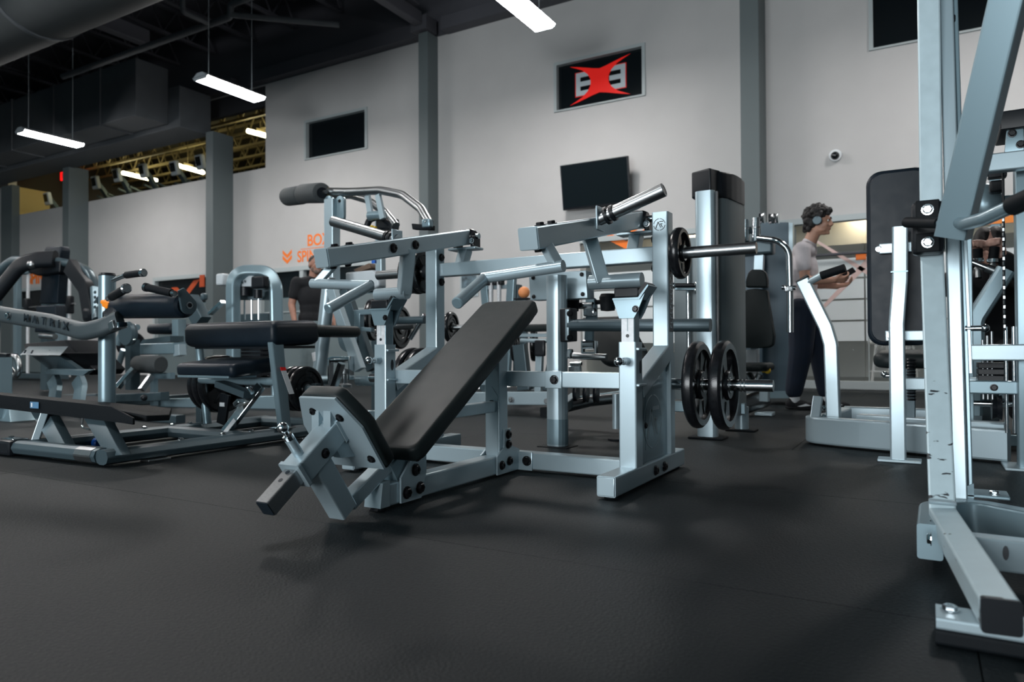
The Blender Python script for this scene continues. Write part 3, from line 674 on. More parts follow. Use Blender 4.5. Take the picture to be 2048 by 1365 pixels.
    q = P('handle_tube', SIL); q.rod([(XC + s * 0.58, 2.15, 0.825), (XC + s * 0.262, 2.15, 0.802)], 0.0205, 18)
    q.rod([(XC + s * 0.268, 2.155, 0.803), (XC + s * 0.29, 1.945, 0.700)], 0.0205, 18)
    q2 = P('grip_cap', SIL2, parent=q); q2.lathe([(0, 0.003), (0.017, 0.003), (0.0205, 0.0), (0, -0.001)], (XC + s * 0.29, 1.945, 0.700), (s * 0.1, -0.9, -0.44), 18)
    # pivot at the rear end of the arm, on its pillow block
    q = P('pivot_bearing', IRON, label='black pillow-block bearing'); q.lathe([(0.016, -0.05), (0.032, -0.05), (0.042, -0.03), (0.042, 0.03), (0.032, 0.05), (0.016, 0.05), (0.016, -0.05)], (XA, 3.155, 1.145), (1, 0, 0), 20)
    q.box((XA - 0.055, 3.15, 1.115), (0.022, 0.07, 0.06), bev=0.006).box((XA + 0.055, 3.15, 1.115), (0.022, 0.07, 0.06), bev=0.006)
    q2 = P('pivot_axle', CHROME, parent=q); q2.rod([(XA - 0.075, 3.155, 1.145), (XA + 0.075, 3.155, 1.145)], 0.0155, 14)
    q2 = P('pivot_plate', SIL, parent=q); q2.box((XA, 3.14, 1.078), (0.17, 0.085, 0.012), bev=0.003)
    q = P('pivot_post', SIL); q.bar([(XA, 3.10, 0.99), (XA, 3.14, 1.075)], 0.055, 0.055, r=0.005)
    bolt((XA + 0.06, 3.105, 1.115), (0, -1, 0), 0.012, CHROME, parent=q); bolt((XA - 0.06, 3.105, 1.115), (0, -1, 0), 0.012, CHROME, parent=q)
    # bolts on the uprights and base
    for z in (1.035, 0.905): bolt((X - s * 0.038, 3.072, z), (-s, 0, 0), 0.017)
    for z in (1.035, 0.905): bolt((X + s * 0.038, 3.072, z), (s, 0, 0), 0.015)
    for y in (2.84, 2.955): bolt((X + 0.037, y, 0.045), (1, 0, 0), 0.017)
    bolt((X + 0.038, 2.72, 0.24), (1, 0, 0), 0.011)
    # storage pegs
    q = P('storage_peg', STEEL, label='bare steel storage peg'); q.rod([(X + s * 0.034, 3.075, 0.965), (X + s * 0.40, 3.075, 0.965)], 0.0255, 20)
    q2 = P('peg_collar', BLACK, parent=q); q2.lathe([(0.0255, 0), (0.05, 0), (0.05, 0.018), (0.0255, 0.018)], (X + s * 0.036, 3.075, 0.965), (s, 0, 0), 20)
    q = P('storage_peg', CHROME, label='chrome storage peg'); q.rod([(X + s * 0.034, 3.085, 0.39), (X + s * 0.46, 3.085, 0.39)], 0.0245, 20)
    q2 = P('peg_rings', STEEL, parent=q)
    for t in (0.33, 0.345): q2.lathe([(0.0245, 0), (0.028, 0), (0.028, 0.006), (0.0245, 0.006)], (X + s * t, 3.085, 0.39), (s, 0, 0), 18)
# cross members
p = P('upper_crossbeam', SIL); p.bar([(XC - S + 0.036, 3.085, 0.968), (XC + S - 0.036, 3.085, 0.968)], 0.06, 0.070, r=0.005)
p = P('middle_crossbar', SIL); p.bar([(XC - S + 0.036, 2.72, 0.418), (XC + S - 0.036, 2.72, 0.418)], 0.05, 0.066, r=0.004)
q = P('splice_plate', SIL, parent=p); q.box((-1.358, 2.691, 0.418), (0.078, 0.010, 0.074), bev=0.003)
bolt((-1.352, 2.686, 0.418), (0, -1, 0), 0.016, parent=p)
p = P('base_crossbar', SIL); p.bar([(XC - S + 0.036, 2.825, 0.048), (XC + S - 0.036, 2.825, 0.048)], 0.073, 0.073, r=0.006)
for sx in (0.075, -0.075):
    q = P('splice_plate', SIL, parent=p); q.box((XC + sx, 2.786, 0.048), (0.075, 0.010, 0.082), bev=0.003)
    bolt((XC + sx + (0.012 if sx > 0 else -0.012), 2.781, 0.05), (0, -1, 0), 0.018, parent=p)
# bench rail, its end plate, leveller
p = P('bench_rail', SIL); p.bar([(XC, 1.90, 0.050), (XC, 2.79, 0.050)], 0.070, 0.078, r=0.006)
q = P('rail_nose', SIL); q.prism([(XC - 0.036, 1.855, 0.012), (XC - 0.036, 1.905, 0.012), (XC - 0.036, 1.905, 0.10), (XC - 0.036, 1.868, 0.095)], (0.072, 0, 0))
for sx in (0.0365, -0.0445):
    q = P('side_plate', SIL, label='cut side plate with black bolts'); q.prism([(XC + sx, 1.955, 0.012), (XC + sx, 2.07, 0.012), (XC + sx, 2.10, 0.10), (XC + sx, 2.10, 0.175), (XC + sx, 2.05, 0.20), (XC + sx, 1.985, 0.13), (XC + sx, 1.955, 0.10)], (0.008, 0, 0))
    n = 1 if sx > 0 else -1; xx = XC + (0.045 if n > 0 else -0.045)
    for (y, z) in ((1.985, 0.045), (2.06, 0.050), (2.035, 0.118), (2.045, 0.168)): bolt((xx, y, z), (n, 0, 0), 0.018, parent=q)
q = P('leveller', BLACK); q.lathe([(0, 0), (0.026, 0), (0.026, 0.008), (0.006, 0.012), (0.006, 0.03), (0, 0.03)], (XC, 1.885, 0), (0, 0, 1), 14)
# incline rail and centre post
SLP = 0.634
def inc(y, off=0.0): return 0.108 + (y - 1.92) * SLP + off
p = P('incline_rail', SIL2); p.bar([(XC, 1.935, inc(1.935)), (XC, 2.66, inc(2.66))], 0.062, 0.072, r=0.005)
for k in range(17):   # the stencilled word along the rail, too worn to read
    y = 2.10 + k * 0.031 + (0.006 if k % 3 == 0 else 0); z = inc(y)
    q = P('stencil_mark', INK, parent=p)
    q.box((XC + 0.0312, y, z), (0.0012, 0.005 if k % 2 else 0.009, 0.034 if k % 4 else 0.022), Quaternion((1, 0, 0), math.atan(SLP) + (0.5 if k % 3 == 1 else -0.2)))
p = P('centre_post', SIL); p.bar([(XC, 2.667, 0.088), (XC, 2.667, 0.535)], 0.072, 0.074, up=(0, 1, 0), r=0.005)
q = P('post_face_plate', SIL, parent=p); q.prism([(XC - 0.030, 2.628, 0.10), (XC + 0.030, 2.628, 0.10), (XC + 0.030, 2.628, 0.345), (XC, 2.628, 0.385), (XC - 0.030, 2.628, 0.345)], (0, 0.005, 0))
bolt((XC + 0.0, 2.627, 0.305), (0, -1, 0), 0.018, parent=p)
p = P('post_strut', SIL); p.bar([(XC, 2.63, 0.300), (XC, 2.32, 0.300)], 0.046, 0.046)
q = P('junction_plate', SIL); q.prism([(XC + 0.0365, 2.60, 0.010), (XC + 0.0365, 2.79, 0.010), (XC + 0.0365, 2.79, 0.10), (XC + 0.0365, 2.715, 0.125), (XC + 0.0365, 2.715, 0.20), (XC + 0.0365, 2.66, 0.20), (XC + 0.0365, 2.655, 0.12), (XC + 0.0365, 2.60, 0.09)], (0.008, 0, 0))
for (y, z) in ((2.69, 0.175), (2.69, 0.132), (2.635, 0.048), (2.70, 0.058)): bolt((XC + 0.045, y, z), (1, 0, 0), 0.016, parent=q)
q = P('junction_plate', SIL); q.prism([(XC - 0.0445, 2.60, 0.010), (XC - 0.0445, 2.79, 0.010), (XC - 0.0445, 2.79, 0.10), (XC - 0.0445, 2.715, 0.125), (XC - 0.0445, 2.715, 0.20), (XC - 0.0445, 2.66, 0.20), (XC - 0.0445, 2.655, 0.12), (XC - 0.0445, 2.60, 0.09)], (0.008, 0, 0))
for (y, z) in ((2.69, 0.175), (2.69, 0.132), (2.635, 0.048)): bolt((XC - 0.045, y, z), (-1, 0, 0), 0.016, parent=q)
# back pad
d = V((0, 1, SLP)).normalized(); nz = V((1, 0, 0)).cross(d)
p0 = V((XC, 1.905, 0.212)) - nz * 0.062
p = P('back_pad', VINYL, smooth=50); p.pad(rounded(-0.142, 0.0, 0.142, 1.045, 0.035, 5), p0, (1, 0, 0), d, 0.062, 0.016, 4)
q = P('pad_backing', BLACK, parent=p); q.pad(rounded(-0.125, 0.03, 0.125, 1.01, 0.02, 3), p0 - nz * 0.012, (1, 0, 0), d, 0.012, 0.003, 1)
# seat: its plate stands square to the slide tube
ax = V((0, 0.81, 0.585)).normalized(); sd = V((0, 0.585, -0.81)).normalized()
so = V((XC, 1.600, 0.398))
outl = [(-0.075, 0.0), (0.075, 0.0), (0.125, 0.115), (0.125, 0.288), (-0.125, 0.288), (-0.125, 0.115)]
outl2 = [(-0.062, -0.006), (0.062, -0.006), (0.082, 0.004), (0.128, 0.105), (0.134, 0.125), (0.134, 0.285), (0.120, 0.300), (-0.120, 0.300), (-0.134, 0.285), (-0.134, 0.125), (-0.128, 0.105), (-0.082, 0.004)]
p = P('seat_plate', SIL); p.prism([so + V((1, 0, 0)) * a + sd * b for a, b in outl], ax * 0.009)
for a, b in ((-0.045, 0.055), (0.055, 0.075), (0.095, 0.245), (-0.095, 0.245)): bolt(so + V((1, 0, 0)) * a + sd * b, -ax, 0.012, parent=p)
q = P('seat_pad', VINYL, smooth=50); q.pad(outl2, so + ax * 0.010, (1, 0, 0), sd, 0.052, 0.014, 4)
p = P('seat_bracket', SIL)
p.prism([so + sd * 0.05, so + sd * 0.24, so + sd * 0.20 - ax * 0.05, so + sd * 0.12 - ax * 0.05], V((0.03, 0, 0))); p.prism([so + sd * 0.05 + V((-0.05, 0, 0)), so + sd * 0.24 + V((-0.05, 0, 0)), so + sd * 0.20 - ax * 0.05 + V((-0.05, 0, 0)), so + sd * 0.12 - ax * 0.05 + V((-0.05, 0, 0))], V((0.03, 0, 0)))
ta, tb = V((XC, 1.405, 0.098)), V((XC, 1.715, 0.322))
p = P('slide_tube', RAW, label='bare steel slide tube with pin holes'); p.m = STEEL; p.bar([ta, tb], 0.050, 0.052, r=0.004)
up_ = V((0, -0.585, 0.81))
for t in (0.085, 0.118, 0.150):
    c = ta + ax * t + up_ * 0.0262
    q = P('pin_hole', INK, parent=p); q.lathe([(0, 0.0006), (0.0075, 0.0006), (0.0075, 0)], c, up_, 14)
q = P('tube_plug', INK, parent=p); q.bar([ta - ax * 0.003, ta + ax * 0.001], 0.046, 0.048)
sa, sb_ = V((XC, 1.515, 0.178)), V((XC, 1.672, 0.2915))
p = P('slide_sleeve', SIL); p.bar([sa, sb_], 0.074, 0.076, r=0.005)
for e in (sa, sb_):
    q = P('sleeve_lip', SIL, parent=p); q.bar([e - ax * 0.006, e + ax * 0.006], 0.084, 0.086, r=0.006)
bolt(sa + ax * 0.105 + V((0.037, 0, -0.008)), (1, 0, 0), 0.013, parent=p)
kc = sa + ax * 0.045 + up_ * 0.038
q = P('selector_knob', CHROME, label='chrome pull knob on the slide sleeve'); q.ball(kc + up_ * 0.105, 0.017).rod([kc + up_ * 0.06, kc + up_ * 0.10], 0.008, 10).lathe([(0.008, 0), (0.015, 0.004), (0.015, 0.018), (0.008, 0.022)], kc + up_ * 0.058, up_, 14)
q2 = P('knob_barrel', SIL, parent=q); q2.rod([kc, kc + up_ * 0.06], 0.0155, 14)
p = P('seat_leg', SIL); p.bar([(XC, 1.60, 0.195), (XC, 1.715, 0.030)], 0.068, 0.072, up=(0, 1, 1), r=0.005)
p = P('leg_brace', SIL); p.bar([(XC, 1.735, 0.052), (XC, 1.955, 0.165)], 0.05, 0.05, r=0.004)
# the round badge: broken ring, slanted A and F strokes
def badge(par, o, ux, uy, r, m, wide=0.06):
    o, ux, uy = V(o), V(ux), V(uy); n = ux.cross(uy)
    g = P('badge_ring', m, parent=par)
    for (a0, a1) in ((8, 85), (95, 172), (188, 265), (275, 352)):
        for k in range(8):
            t0 = math.radians(a0 + (a1 - a0) * k / 8); t1 = math.radians(a0 + (a1 - a0) * (k + 1) / 8)
            g.prism([o + (ux * math.cos(t0) + uy * math.sin(t0)) * r, o + (ux * math.cos(t1) + uy * math.sin(t1)) * r, o + (ux * math.cos(t1) + uy * math.sin(t1)) * r * (1 - wide), o + (ux * math.cos(t0) + uy * math.sin(t0)) * r * (1 - wide)], n * 0.0008)
    g = P('badge_letters', m, parent=par)
    def stroke(x0, y0, x1, y1, w):
        a = o + ux * x0 * r + uy * y0 * r; b = o + ux * x1 * r + uy * y1 * r; dd = (b - a).normalized(); sdv = n.cross(dd) * w * r / 2
        g.prism([a - sdv, b - sdv, b + sdv, a + sdv], n * 0.0008)
    stroke(-0.62, -0.58, -0.20, 0.45, 0.13); stroke(-0.20, 0.45, 0.20, -0.52, 0.13); stroke(0.0, 0.47, 0.68, 0.47, 0.14); stroke(0.14, 0.08, 0.52, 0.08, 0.13); stroke(0.20, 0.08, 0.50, -0.50, 0.13)
XR = XC + S
q = P('badge', SIL); q.box((XR - 0.001, 3.0292, 1.092), (0.058, 0.0006, 0.062)); badge(q, (XR - 0.001, 3.0282, 1.092), (1, 0, 0), (0, 0, 1), 0.027, INK, 0.10)
q = P('badge', SIL2); q.box((XR + 0.0185, 2.875, 0.255), (0.001, 0.20, 0.24)); badge(q, (XR + 0.0195, 2.865, 0.245), (0, 1, 0), (0, 0, 1), 0.112, LIGHTP, 0.045)
q = P('side_decal', DECAL, label='black decal with a worn vertical word'); q.box((XR + 0.0372, 3.068, 0.755), (0.001, 0.052, 0.27))
for k in range(12):
    z = 0.64 + k * 0.021; q2 = P('decal_mark', LIGHTP, parent=q)
    q2.box((XR + 0.0382, 3.068 + 0.004 * ((k % 3) - 1), z), (0.0008, 0.030 if k % 2 else 0.020, 0.004)).box((XR + 0.0382, 3.068 + (0.012 if k % 2 else -0.012), z + 0.005), (0.0008, 0.005, 0.012))
# plates on its pegs
XL = XC - S
plate((XR + 0.078, 3.075, 0.965), (1, 0, 0), 0.114, 0.040, 'small black grip plate on the upper right peg of the centre press', 'black grip plates on the centre press')
plate((XR + 0.150, 3.085, 0.39), (1, 0, 0), 0.190, 0.048, 'large black grip plate on the lower right peg, next to the frame', 'black grip plates on the centre press', spin=0.9)
plate((XR + 0.262, 3.085, 0.39), (1, 0, 0), 0.192, 0.050, 'large black grip plate on the lower right peg, outermost', 'black grip plates on the centre press', spin=0.2)
for k, (dx, R) in enumerate(((0.085, 0.115), (0.122, 0.118), (0.160, 0.113))):
    plate((XL - dx, 3.075, 0.965), (1, 0, 0), R, 0.032, 'small black plate on the upper left peg, ' + ('next to the frame', 'middle of three', 'outermost of three')[k], 'black grip plates on the centre press', spin=0.3 * k)
for k, dx in enumerate((0.10, 0.16)):
    plate((XL - dx, 3.085, 0.39), (1, 0, 0), 0.17, 0.046, 'black plate on the lower left peg behind the back pad, ' + ('inner', 'outer') [k] + ' one', 'black grip plates on the centre press', spin=0.5 + k)

# ================================================================ kneeling leg curl on the left
leg = Thing('leg_curl_machine', 'grey plate-loaded leg curl machine with a black roller and lettered dark lever at left', 'gym machine', (-3.7, 2.6, 0))
OV = lambda g, pts: g.bar(pts, 0.10, 0.072, r=0.033)
p = P('base_tube', DSIL); OV(p, [(-4.12, 1.955, 0.046), (-3.42, 1.985, 0.046)])
p = P('side_tube', DSIL); OV(p, [(-3.37, 1.945, 0.046), (-3.36, 3.62, 0.046)])
p = P('side_tube', DSIL); OV(p, [(-4.09, 1.98, 0.046), (-4.09, 3.55, 0.046)])
p = P('cross_tube', DSIL); OV(p, [(-4.06, 2.79, 0.046), (-3.40, 2.79, 0.046)])
p = P('rear_tube', DSIL); OV(p, [(-4.06, 3.5, 0.046), (-3.40, 3.56, 0.046)])
p = P('foot_cover', BLACK, label='dark plastic end cover'); p.box((-4.20, 1.955, 0.043), (0.17, 0.12, 0.082), bev=0.018)
q = P('cover_plate', CHROME, parent=p); q.box((-4.19, 1.955, 0.086), (0.13, 0.07, 0.006), bev=0.002)
bolt((-4.21, 1.95, 0.089), (0, 0, 1), 0.014, CHROME, parent=p)
for (x, y) in ((-3.37, 2.03), (-3.37, 2.36), (-3.37, 2.62), (-3.36, 2.80), (-4.09, 2.62), (-4.09, 2.80), (-4.09, 2.93)): bolt((x, y, 0.083), (0, 0, 1), 0.014, CHROME)
for (x, y) in ((-3.37, 2.2), (-3.37, 3.2), (-4.09, 2.2), (-4.09, 3.2)):
    q = P('floor_plate', STEEL); q.box((x + 0.03, y, 0.006), (0.07, 0.12, 0.010), bev=0.002)
p = P('short_post', SIL); p.bar([(-4.11, 2.02, 0.07), (-4.08, 2.06, 0.24)], 0.05, 0.035)
p = P('joint_sleeve', STEEL); p.bar([(-3.45, 1.984, 0.046), (-3.58, 1.978, 0.046)], 0.104, 0.076, r=0.034)
# foot platform on two raked flat legs
p = P('foot_platform', RUBBER, label='black ribbed foot platform'); 
p.prism([(-5.15, 2.03, 0.268), (-3.36, 2.03, 0.232), (-3.26, 2.10, 0.205), (-3.26, 2.22, 0.200), (-3.36, 2.30, 0.225), (-5.15, 2.30, 0.262)], (0, 0, 0.030), 0.006)
q = P('platform_lip', RUBBER, parent=p); q.prism([(-5.15, 2.026, 0.245), (-3.36, 2.026, 0.203), (-3.255, 2.026, 0.198), (-3.255, 2.026, 0.230), (-3.44, 2.026, 0.280), (-5.15, 2.026, 0.322)], (0, 0.012, 0), 0.003)
q = P('platform_label', BLUEL, parent=p, label='small pale blue label'); q.box((-4.12, 2.019, 0.262), (0.085, 0.002, 0.034))
q2 = P('label_print', WHITE, parent=p); q2.box((-4.145, 2.0175, 0.262), (0.012, 0.001, 0.022))
for a_, b_, c_, d_ in (((-3.821,1.97,0.027), (-3.684,1.97,0.039), (-4.1,2.08,0.217), (-4.289,2.08,0.215)), ((-3.392,1.98,0.043), (-3.267,1.98,0.059), (-3.617,2.08,0.232), (-3.797,2.08,0.229))):
    q = P('platform_leg', DSIL); q.prism([a_, b_, c_, d_], (0, 0.05, 0.0), 0.004)
# post
p = P('post', SIL2); p.rod([(-3.985, 2.33, 0.05), (-3.985, 2.33, 0.975)], 0.044, 28)
q = P('post_cap', BLACK, parent=p); q.lathe([(0.044, 0), (0.045, 0.004), (0.040, 0.016), (0, 0.018)], (-3.985, 2.33, 0.972), (0, 0, 1), 28)
bolt((-4.03, 2.31, 0.835), (-0.9, -0.4, 0), 0.018, CHROME, parent=p)
# curved lever that carries the maker's word
p = P('lever_arm', LEVER, smooth=50)
lev = fillet([(-5.316,2.22,0.846), (-4.885,2.22,0.775), (-4.362,2.22,0.717), (-3.997,2.21,0.656), (-3.864,2.235,0.678), (-3.761,2.27,0.718)], 0.25, 5)
p.sweep(rrect(0.06, 0.098, 0.028, 5), lev, up=(0, 0, 1))
q = P('lever_flange', CHROME, parent=p); q.prism([(-3.873,2.24,0.643), (-3.72,2.24,0.676), (-3.73,2.24,0.705), (-3.859,2.24,0.676)], (0, 0.05, 0), 0.003)
q = P('lever_plate', STEEL, parent=p); q.box(V((-3.774,2.245,0.685)), (0.05, 0.04, 0.05), Quaternion((0, 1, 0), -0.4), bev=0.006)
bolt(V((-4.759,2.187,0.764)), (0, -1, 0), 0.020, CHROME, parent=p)
word = 'MATRIX'; wp = [(54, 636), (70, 639), (86, 643), (101, 646), (114, 649), (130, 653)]
for ch, (px, o_) in zip(word, ((0, V((-4.535,2.176,0.743))), (1, V((-4.441,2.176,0.732))), (2, V((-4.345,2.176,0.721))), (3, V((-4.26,2.176,0.71))), (4, V((-4.188,2.176,0.7))), (5, V((-4.117,2.176,0.687))))):
    text('lettering', ch, INK, o_, (1, 0, -0.16), (0.16, 0, 1), 0.062, parent=p, sx=1.2, bold=0.0022)
# orange clip and joint hardware on the post
p = P('orange_clip', ORANGEP, label='bright orange clip'); c0 = V((-3.891,2.275,0.806)); p.box(c0, (0.055, 0.03, 0.042), Quaternion((0, 1, 0), 0.35), bev=0.008).box(c0 + V((-0.03, 0, 0.012)), (0.03, 0.028, 0.022), Quaternion((0, 1, 0), 0.35), bev=0.006)
p = P('joint_block', BLACK); p.box(V((-3.87,2.285,0.737)), (0.085, 0.06, 0.07), bev=0.012)
q = P('joint_disc', CHROME, parent=p); q.lathe([(0, 0), (0.032, 0), (0.036, 0.008), (0.03, 0.02), (0, 0.022)], V((-3.828,2.26,0.752)), (0.3, -0.7, 0.5), 22)
for d_ in ((0.03, 0, -0.02), (0.045, 0, -0.05), (0.0, 0, -0.045)): bolt(V((-3.811,2.25,0.734)) + V(d_), (0.2, -1, 0.1), 0.012, CHROME, parent=p)
def grip_handle(a, b, bare=0.25, r=0.0145):
    a, b = V(a), V(b); d = (b - a)
    g_ = P('handle', CHROME, label='chrome handle with black grip'); g_.rod([a, b], r, 16)
    q_ = P('grip', RUBBER, parent=g_); q_.rod([a + d * bare, a + d * 0.93], r * 1.32, 16)
    q_ = P('grip_cap', CHROME, parent=g_); q_.lathe([(0, 0), (r * 1.5, 0), (r * 1.5, 0.016), (r * 1.2, 0.02), (0, 0.02)], a + d * 0.95, d, 18)
    return g_
h = grip_handle((-3.77,2.3,0.961), (-3.604,2.3,0.965), 0.1)
q = P('handle_stem', CHROME, parent=h); q.rod([(-3.894,2.31,0.942), (-3.82,2.305,0.954), (-3.756,2.3,0.962)], 0.013, 14, bend=0.03)
grip_handle((-3.817,2.24,0.832), (-3.49,2.14,0.866), 0.2, 0.017)
h = grip_handle((-3.245,2.24,0.834), (-3.422,2.2,0.872), 0.12, 0.015)
# roller
p = P('roller_pad', VINYL2, label='long black roller pad', smooth=40); a, b = V((-3.88,2.33,0.795)), V((-3.285,2.33,0.782))
p.lathe([(0, 0), (0.05, 0), (0.064, 0.012), (0.066, 0.03), (0.066, (b - a).length - 0.03), (0.064, (b - a).length - 0.012), (0.05, (b - a).length), (0, (b - a).length)], a, b - a, 36)
d = (b - a).normalized()
q = P('roller_axle', STEEL); q.rod([a - d * 0.06, b + d * 0.03], 0.018, 16)
q = P('roller_lever', DSIL); n = d
e1, e2 = b + d * 0.01, V((-3.324,2.3,0.836)) + d * 0.0
for k in range(1):
    u_ = (e2 - e1); u_ = u_ - d * u_.dot(d); ul = max(u_.length, 0.05); u_.normalize(); s_ = d.cross(u_)
    poly = [e1 + (u_ * math.cos(t) + s_ * math.sin(t)) * 0.047 for t in [math.pi / 2 + math.pi * i / 12 for i in range(13)]] + [e1 + u_ * (ul + 0.03) - s_ * 0.018, e1 + u_ * (ul + 0.03) + s_ * 0.018]
    q.prism(poly, d * 0.014, 0.003)
bolt(e1 + d * 0.015, d, 0.013, parent=q)
# kneeling bench: thigh pad, knee pad, raked legs
p = P('thigh_pad', VINYL2, smooth=50); p.pad(rounded(-0.43, -0.17, 0.39, 0.20, 0.03, 4), (-3.63, 3.03, 0.575), (1, 0, 0), (0, 1, 0.04), 0.152, 0.045, 4)
q = P('pad_board', BLACK, parent=p); q.box((-3.63, 3.05, 0.568), (0.74, 0.30, 0.016))
p = P('elbow_pad', VINYL, smooth=50); p.pad(rounded(-0.09, 0, 0.09, 0.46, 0.05, 4), (-3.33, 3.16, 0.632), (1, 0, 0), (0, 1, 0.0), 0.075, 0.03, 4)
p = P('knee_pad', VINYL2, smooth=50); p.pad(rounded(-0.28, -0.16, 0.24, 0.20, 0.03, 4), (-3.63, 2.86, 0.405), (1, 0, 0), (0, 1, 0.10), 0.085, 0.03, 4)
q = P('pad_plate', SIL2, parent=p); q.box((-3.66, 2.80, 0.396), (0.46, 0.20, 0.014), bev=0.003)
p = P('rear_leg', SIL2); p.rod([(-4.097,3,0.588), (-3.998,2.99,0.079)], 0.026, 18)
p = P('rear_leg', SIL2); p.prism([(-3.30, 2.86, 0.60), (-3.30, 2.95, 0.60), (-3.355, 3.06, 0.075), (-3.355, 2.985, 0.075)], (0.045, 0, 0), 0.012)
q = P('warning_label', WHITE, parent=p, label='narrow white warning label with a red head'); 
q.prism([(-3.262,2.933,0.429), (-3.262,2.971,0.428), (-3.29,3.058,0.287), (-3.29,3.02,0.286)], (0.002, 0, 0))
q = P('label_head', RED, parent=p); q.prism([(-3.26,2.924,0.45), (-3.26,2.962,0.449), (-3.262,2.971,0.431), (-3.262,2.933,0.429)], (0.003, 0, 0))
q = P('leg_foot', CHROME, parent=p); q.box((-3.345, 3.02, 0.084), (0.09, 0.13, 0.008), bev=0.002)
p = P('slide_bar', CHROME, label='chrome adjusting bar'); p.bar([(-3.559,2.78,0.066), (-3.393,2.9,0.34)], 0.060, 0.030, up=(0, -1, 0.3))
q = P('scale_strip', WHITE, parent=p); q.bar([V((-3.534,2.76,0.07)) + V((0, -0.002, 0)), V((-3.484,2.79,0.145)) + V((0, -0.002, 0))], 0.03, 0.004, up=(0, -1, 0.3))
p = P('seat_arm', SIL2); p.rod([(-3.981,2.93,0.364), (-3.739,2.92,0.363), (-3.289,2.95,0.363)], 0.024, 16)
p = P('seat_brace', DSIL); p.bar([(-3.708,2.86,0.347), (-3.401,2.82,0.291)], 0.07, 0.04)
p = P('pop_pin', CHROME); p.rod([(-3.381,2.8,0.333), (-3.347,2.8,0.305)], 0.013, 12).ball(V((-3.381,2.8,0.333)), 0.017)
p = P('clamp', CHROME); p.box(V((-3.462,2.8,0.244)), (0.05, 0.05, 0.03), Quaternion((0, 1, 0), -0.6), bev=0.005)
p = P('coil_spring', BLACK); 
for k in range(9): p.lathe([(0.020, -0.004), (0.026, 0), (0.020, 0.004), (0.015, 0)], (-3.50, 3.02, 0.39 + k * 0.026), (0, 0, 1), 16)
p = P('handle_loop', CHROME); p.rod([(-4.711,2.6,0.129), (-4.728,2.6,0.058), (-4.632,2.6,0.046)], 0.007, 8, bend=0.02)
p = P('peg_tube', SIL2); p.rod([(-4.16, 3.10, 0.33), (-3.90, 3.10, 0.33)], 0.024, 16)
p = P('peg_post', DSIL); p.bar([(-4.20, 3.10, 0.03), (-4.20, 3.10, 0.40)], 0.06, 0.06, up=(0, 1, 0))
p = P('label_post', BLACK); p.bar([(-3.90, 3.02, 0.08), (-3.86, 3.02, 0.27)], 0.08, 0.02, up=(0, 1, 0)); q = P('peg_label', WHITE, parent=p); q.box((-3.88, 3.008, 0.205), (0.045, 0.003, 0.025))
for k in range(3):
    plate((-3.985 - k * 0.055, 3.10, 0.33), (1, 0, 0), 0.19 - 0.006 * (k == 2), 0.042, 'black plate on the leg curl machine peg, ' + ('outermost of three', 'middle of three', 'next to the frame')[k], 'black plates on the leg curl machine', 'disc' if k else 'grip', spin=0.4 * k)
rp = V((-3.91,3.72,0.27))
p = P('peg_tube', SIL2); p.rod([rp + V((-0.14, 0, 0)), rp + V((0.14, 0, 0))], 0.024, 16); p = P('peg_post', DSIL); p.bar([(rp.x + 0.13, 3.72, 0.03), (rp.x + 0.13, 3.72, rp.z + 0.04)], 0.05, up=(0, 1, 0)); p = P('peg_rail', DSIL); p.bar([(rp.x + 0.13, 3.72, 0.04), (rp.x + 0.13, 3.50, 0.04)], 0.05)
for k in range(3):
    plate(rp + V((-0.08 + k * 0.055, 0, 0)), (1, 0, 0), 0.165, 0.040, 'black plate on the rear right peg behind the labelled leg, ' + ('outermost', 'middle', 'nearest the post')[k], 'black plates on the rear peg of the leg curl machine', 'disc', spin=0.4 * k)
# small blue dumbbell lying on the floor inside the frame
t = Thing('dumbbell', 'small blue-ended dumbbell lying on the floor inside the leg curl frame', 'dumbbell', (-3.9, 2.3, 0))
a, b = V((-4.213,2.3,0.023)), V((-4.018,2.3,0.041)); a.z = b.z = 0.032; d = (b - a).normalized()
p = P('handle', BLACK); p.rod([a, b], 0.014, 14)
for e in (a, b):
    q = P('head', BLUE, label='blue round head'); q.lathe([(0, -0.022), (0.026, -0.022), (0.032, -0.014), (0.032, 0.014), (0.026, 0.022), (0, 0.022)], e, d, 18)

# ================================================================ close lat pulldown frame at the right edge
CHIP = mat('chipped_silver_paint', (0.44, 0.555, 0.60), 0.38, 0.2, 0.04, 30)
_nt = CHIP.node_tree; _b = _nt.nodes['Principled BSDF']; _tc = _nt.nodes.new('ShaderNodeTexCoord'); _mp = _nt.nodes.new('ShaderNodeMapping'); _mp.inputs['Scale'].default_value = (0.45, 0.45, 1.5)
_v = _nt.nodes.new('ShaderNodeTexNoise'); _v.inputs['Scale'].default_value = 38; _v.inputs['Detail'].default_value = 3
_r = _nt.nodes.new('ShaderNodeValToRGB'); _r.color_ramp.elements[0].position = 0.66; _r.color_ramp.elements[1].position = 0.68; _r.color_ramp.elements[0].color = (0, 0, 0, 1); _r.color_ramp.elements[1].color = (1, 1, 1, 1)
_mx = _nt.nodes.new('ShaderNodeMix'); _mx.data_type = 'RGBA'; _mx.inputs[7].default_value = (0.03, 0.035, 0.04, 1)
_nt.links.new(_tc.outputs['Object'], _mp.inputs[0]); _nt.links.new(_mp.outputs[0], _v.inputs['Vector']); _nt.links.new(_v.outputs[0], _r.inputs[0]); _sp = _nt.nodes.new('ShaderNodeSeparateXYZ'); _mr = _nt.nodes.new('ShaderNodeMapRange'); _mr.inputs[1].default_value = 0.80; _mr.inputs[2].default_value = 0.60; _ml = _nt.nodes.new('ShaderNodeMath'); _ml.operation = 'MULTIPLY'
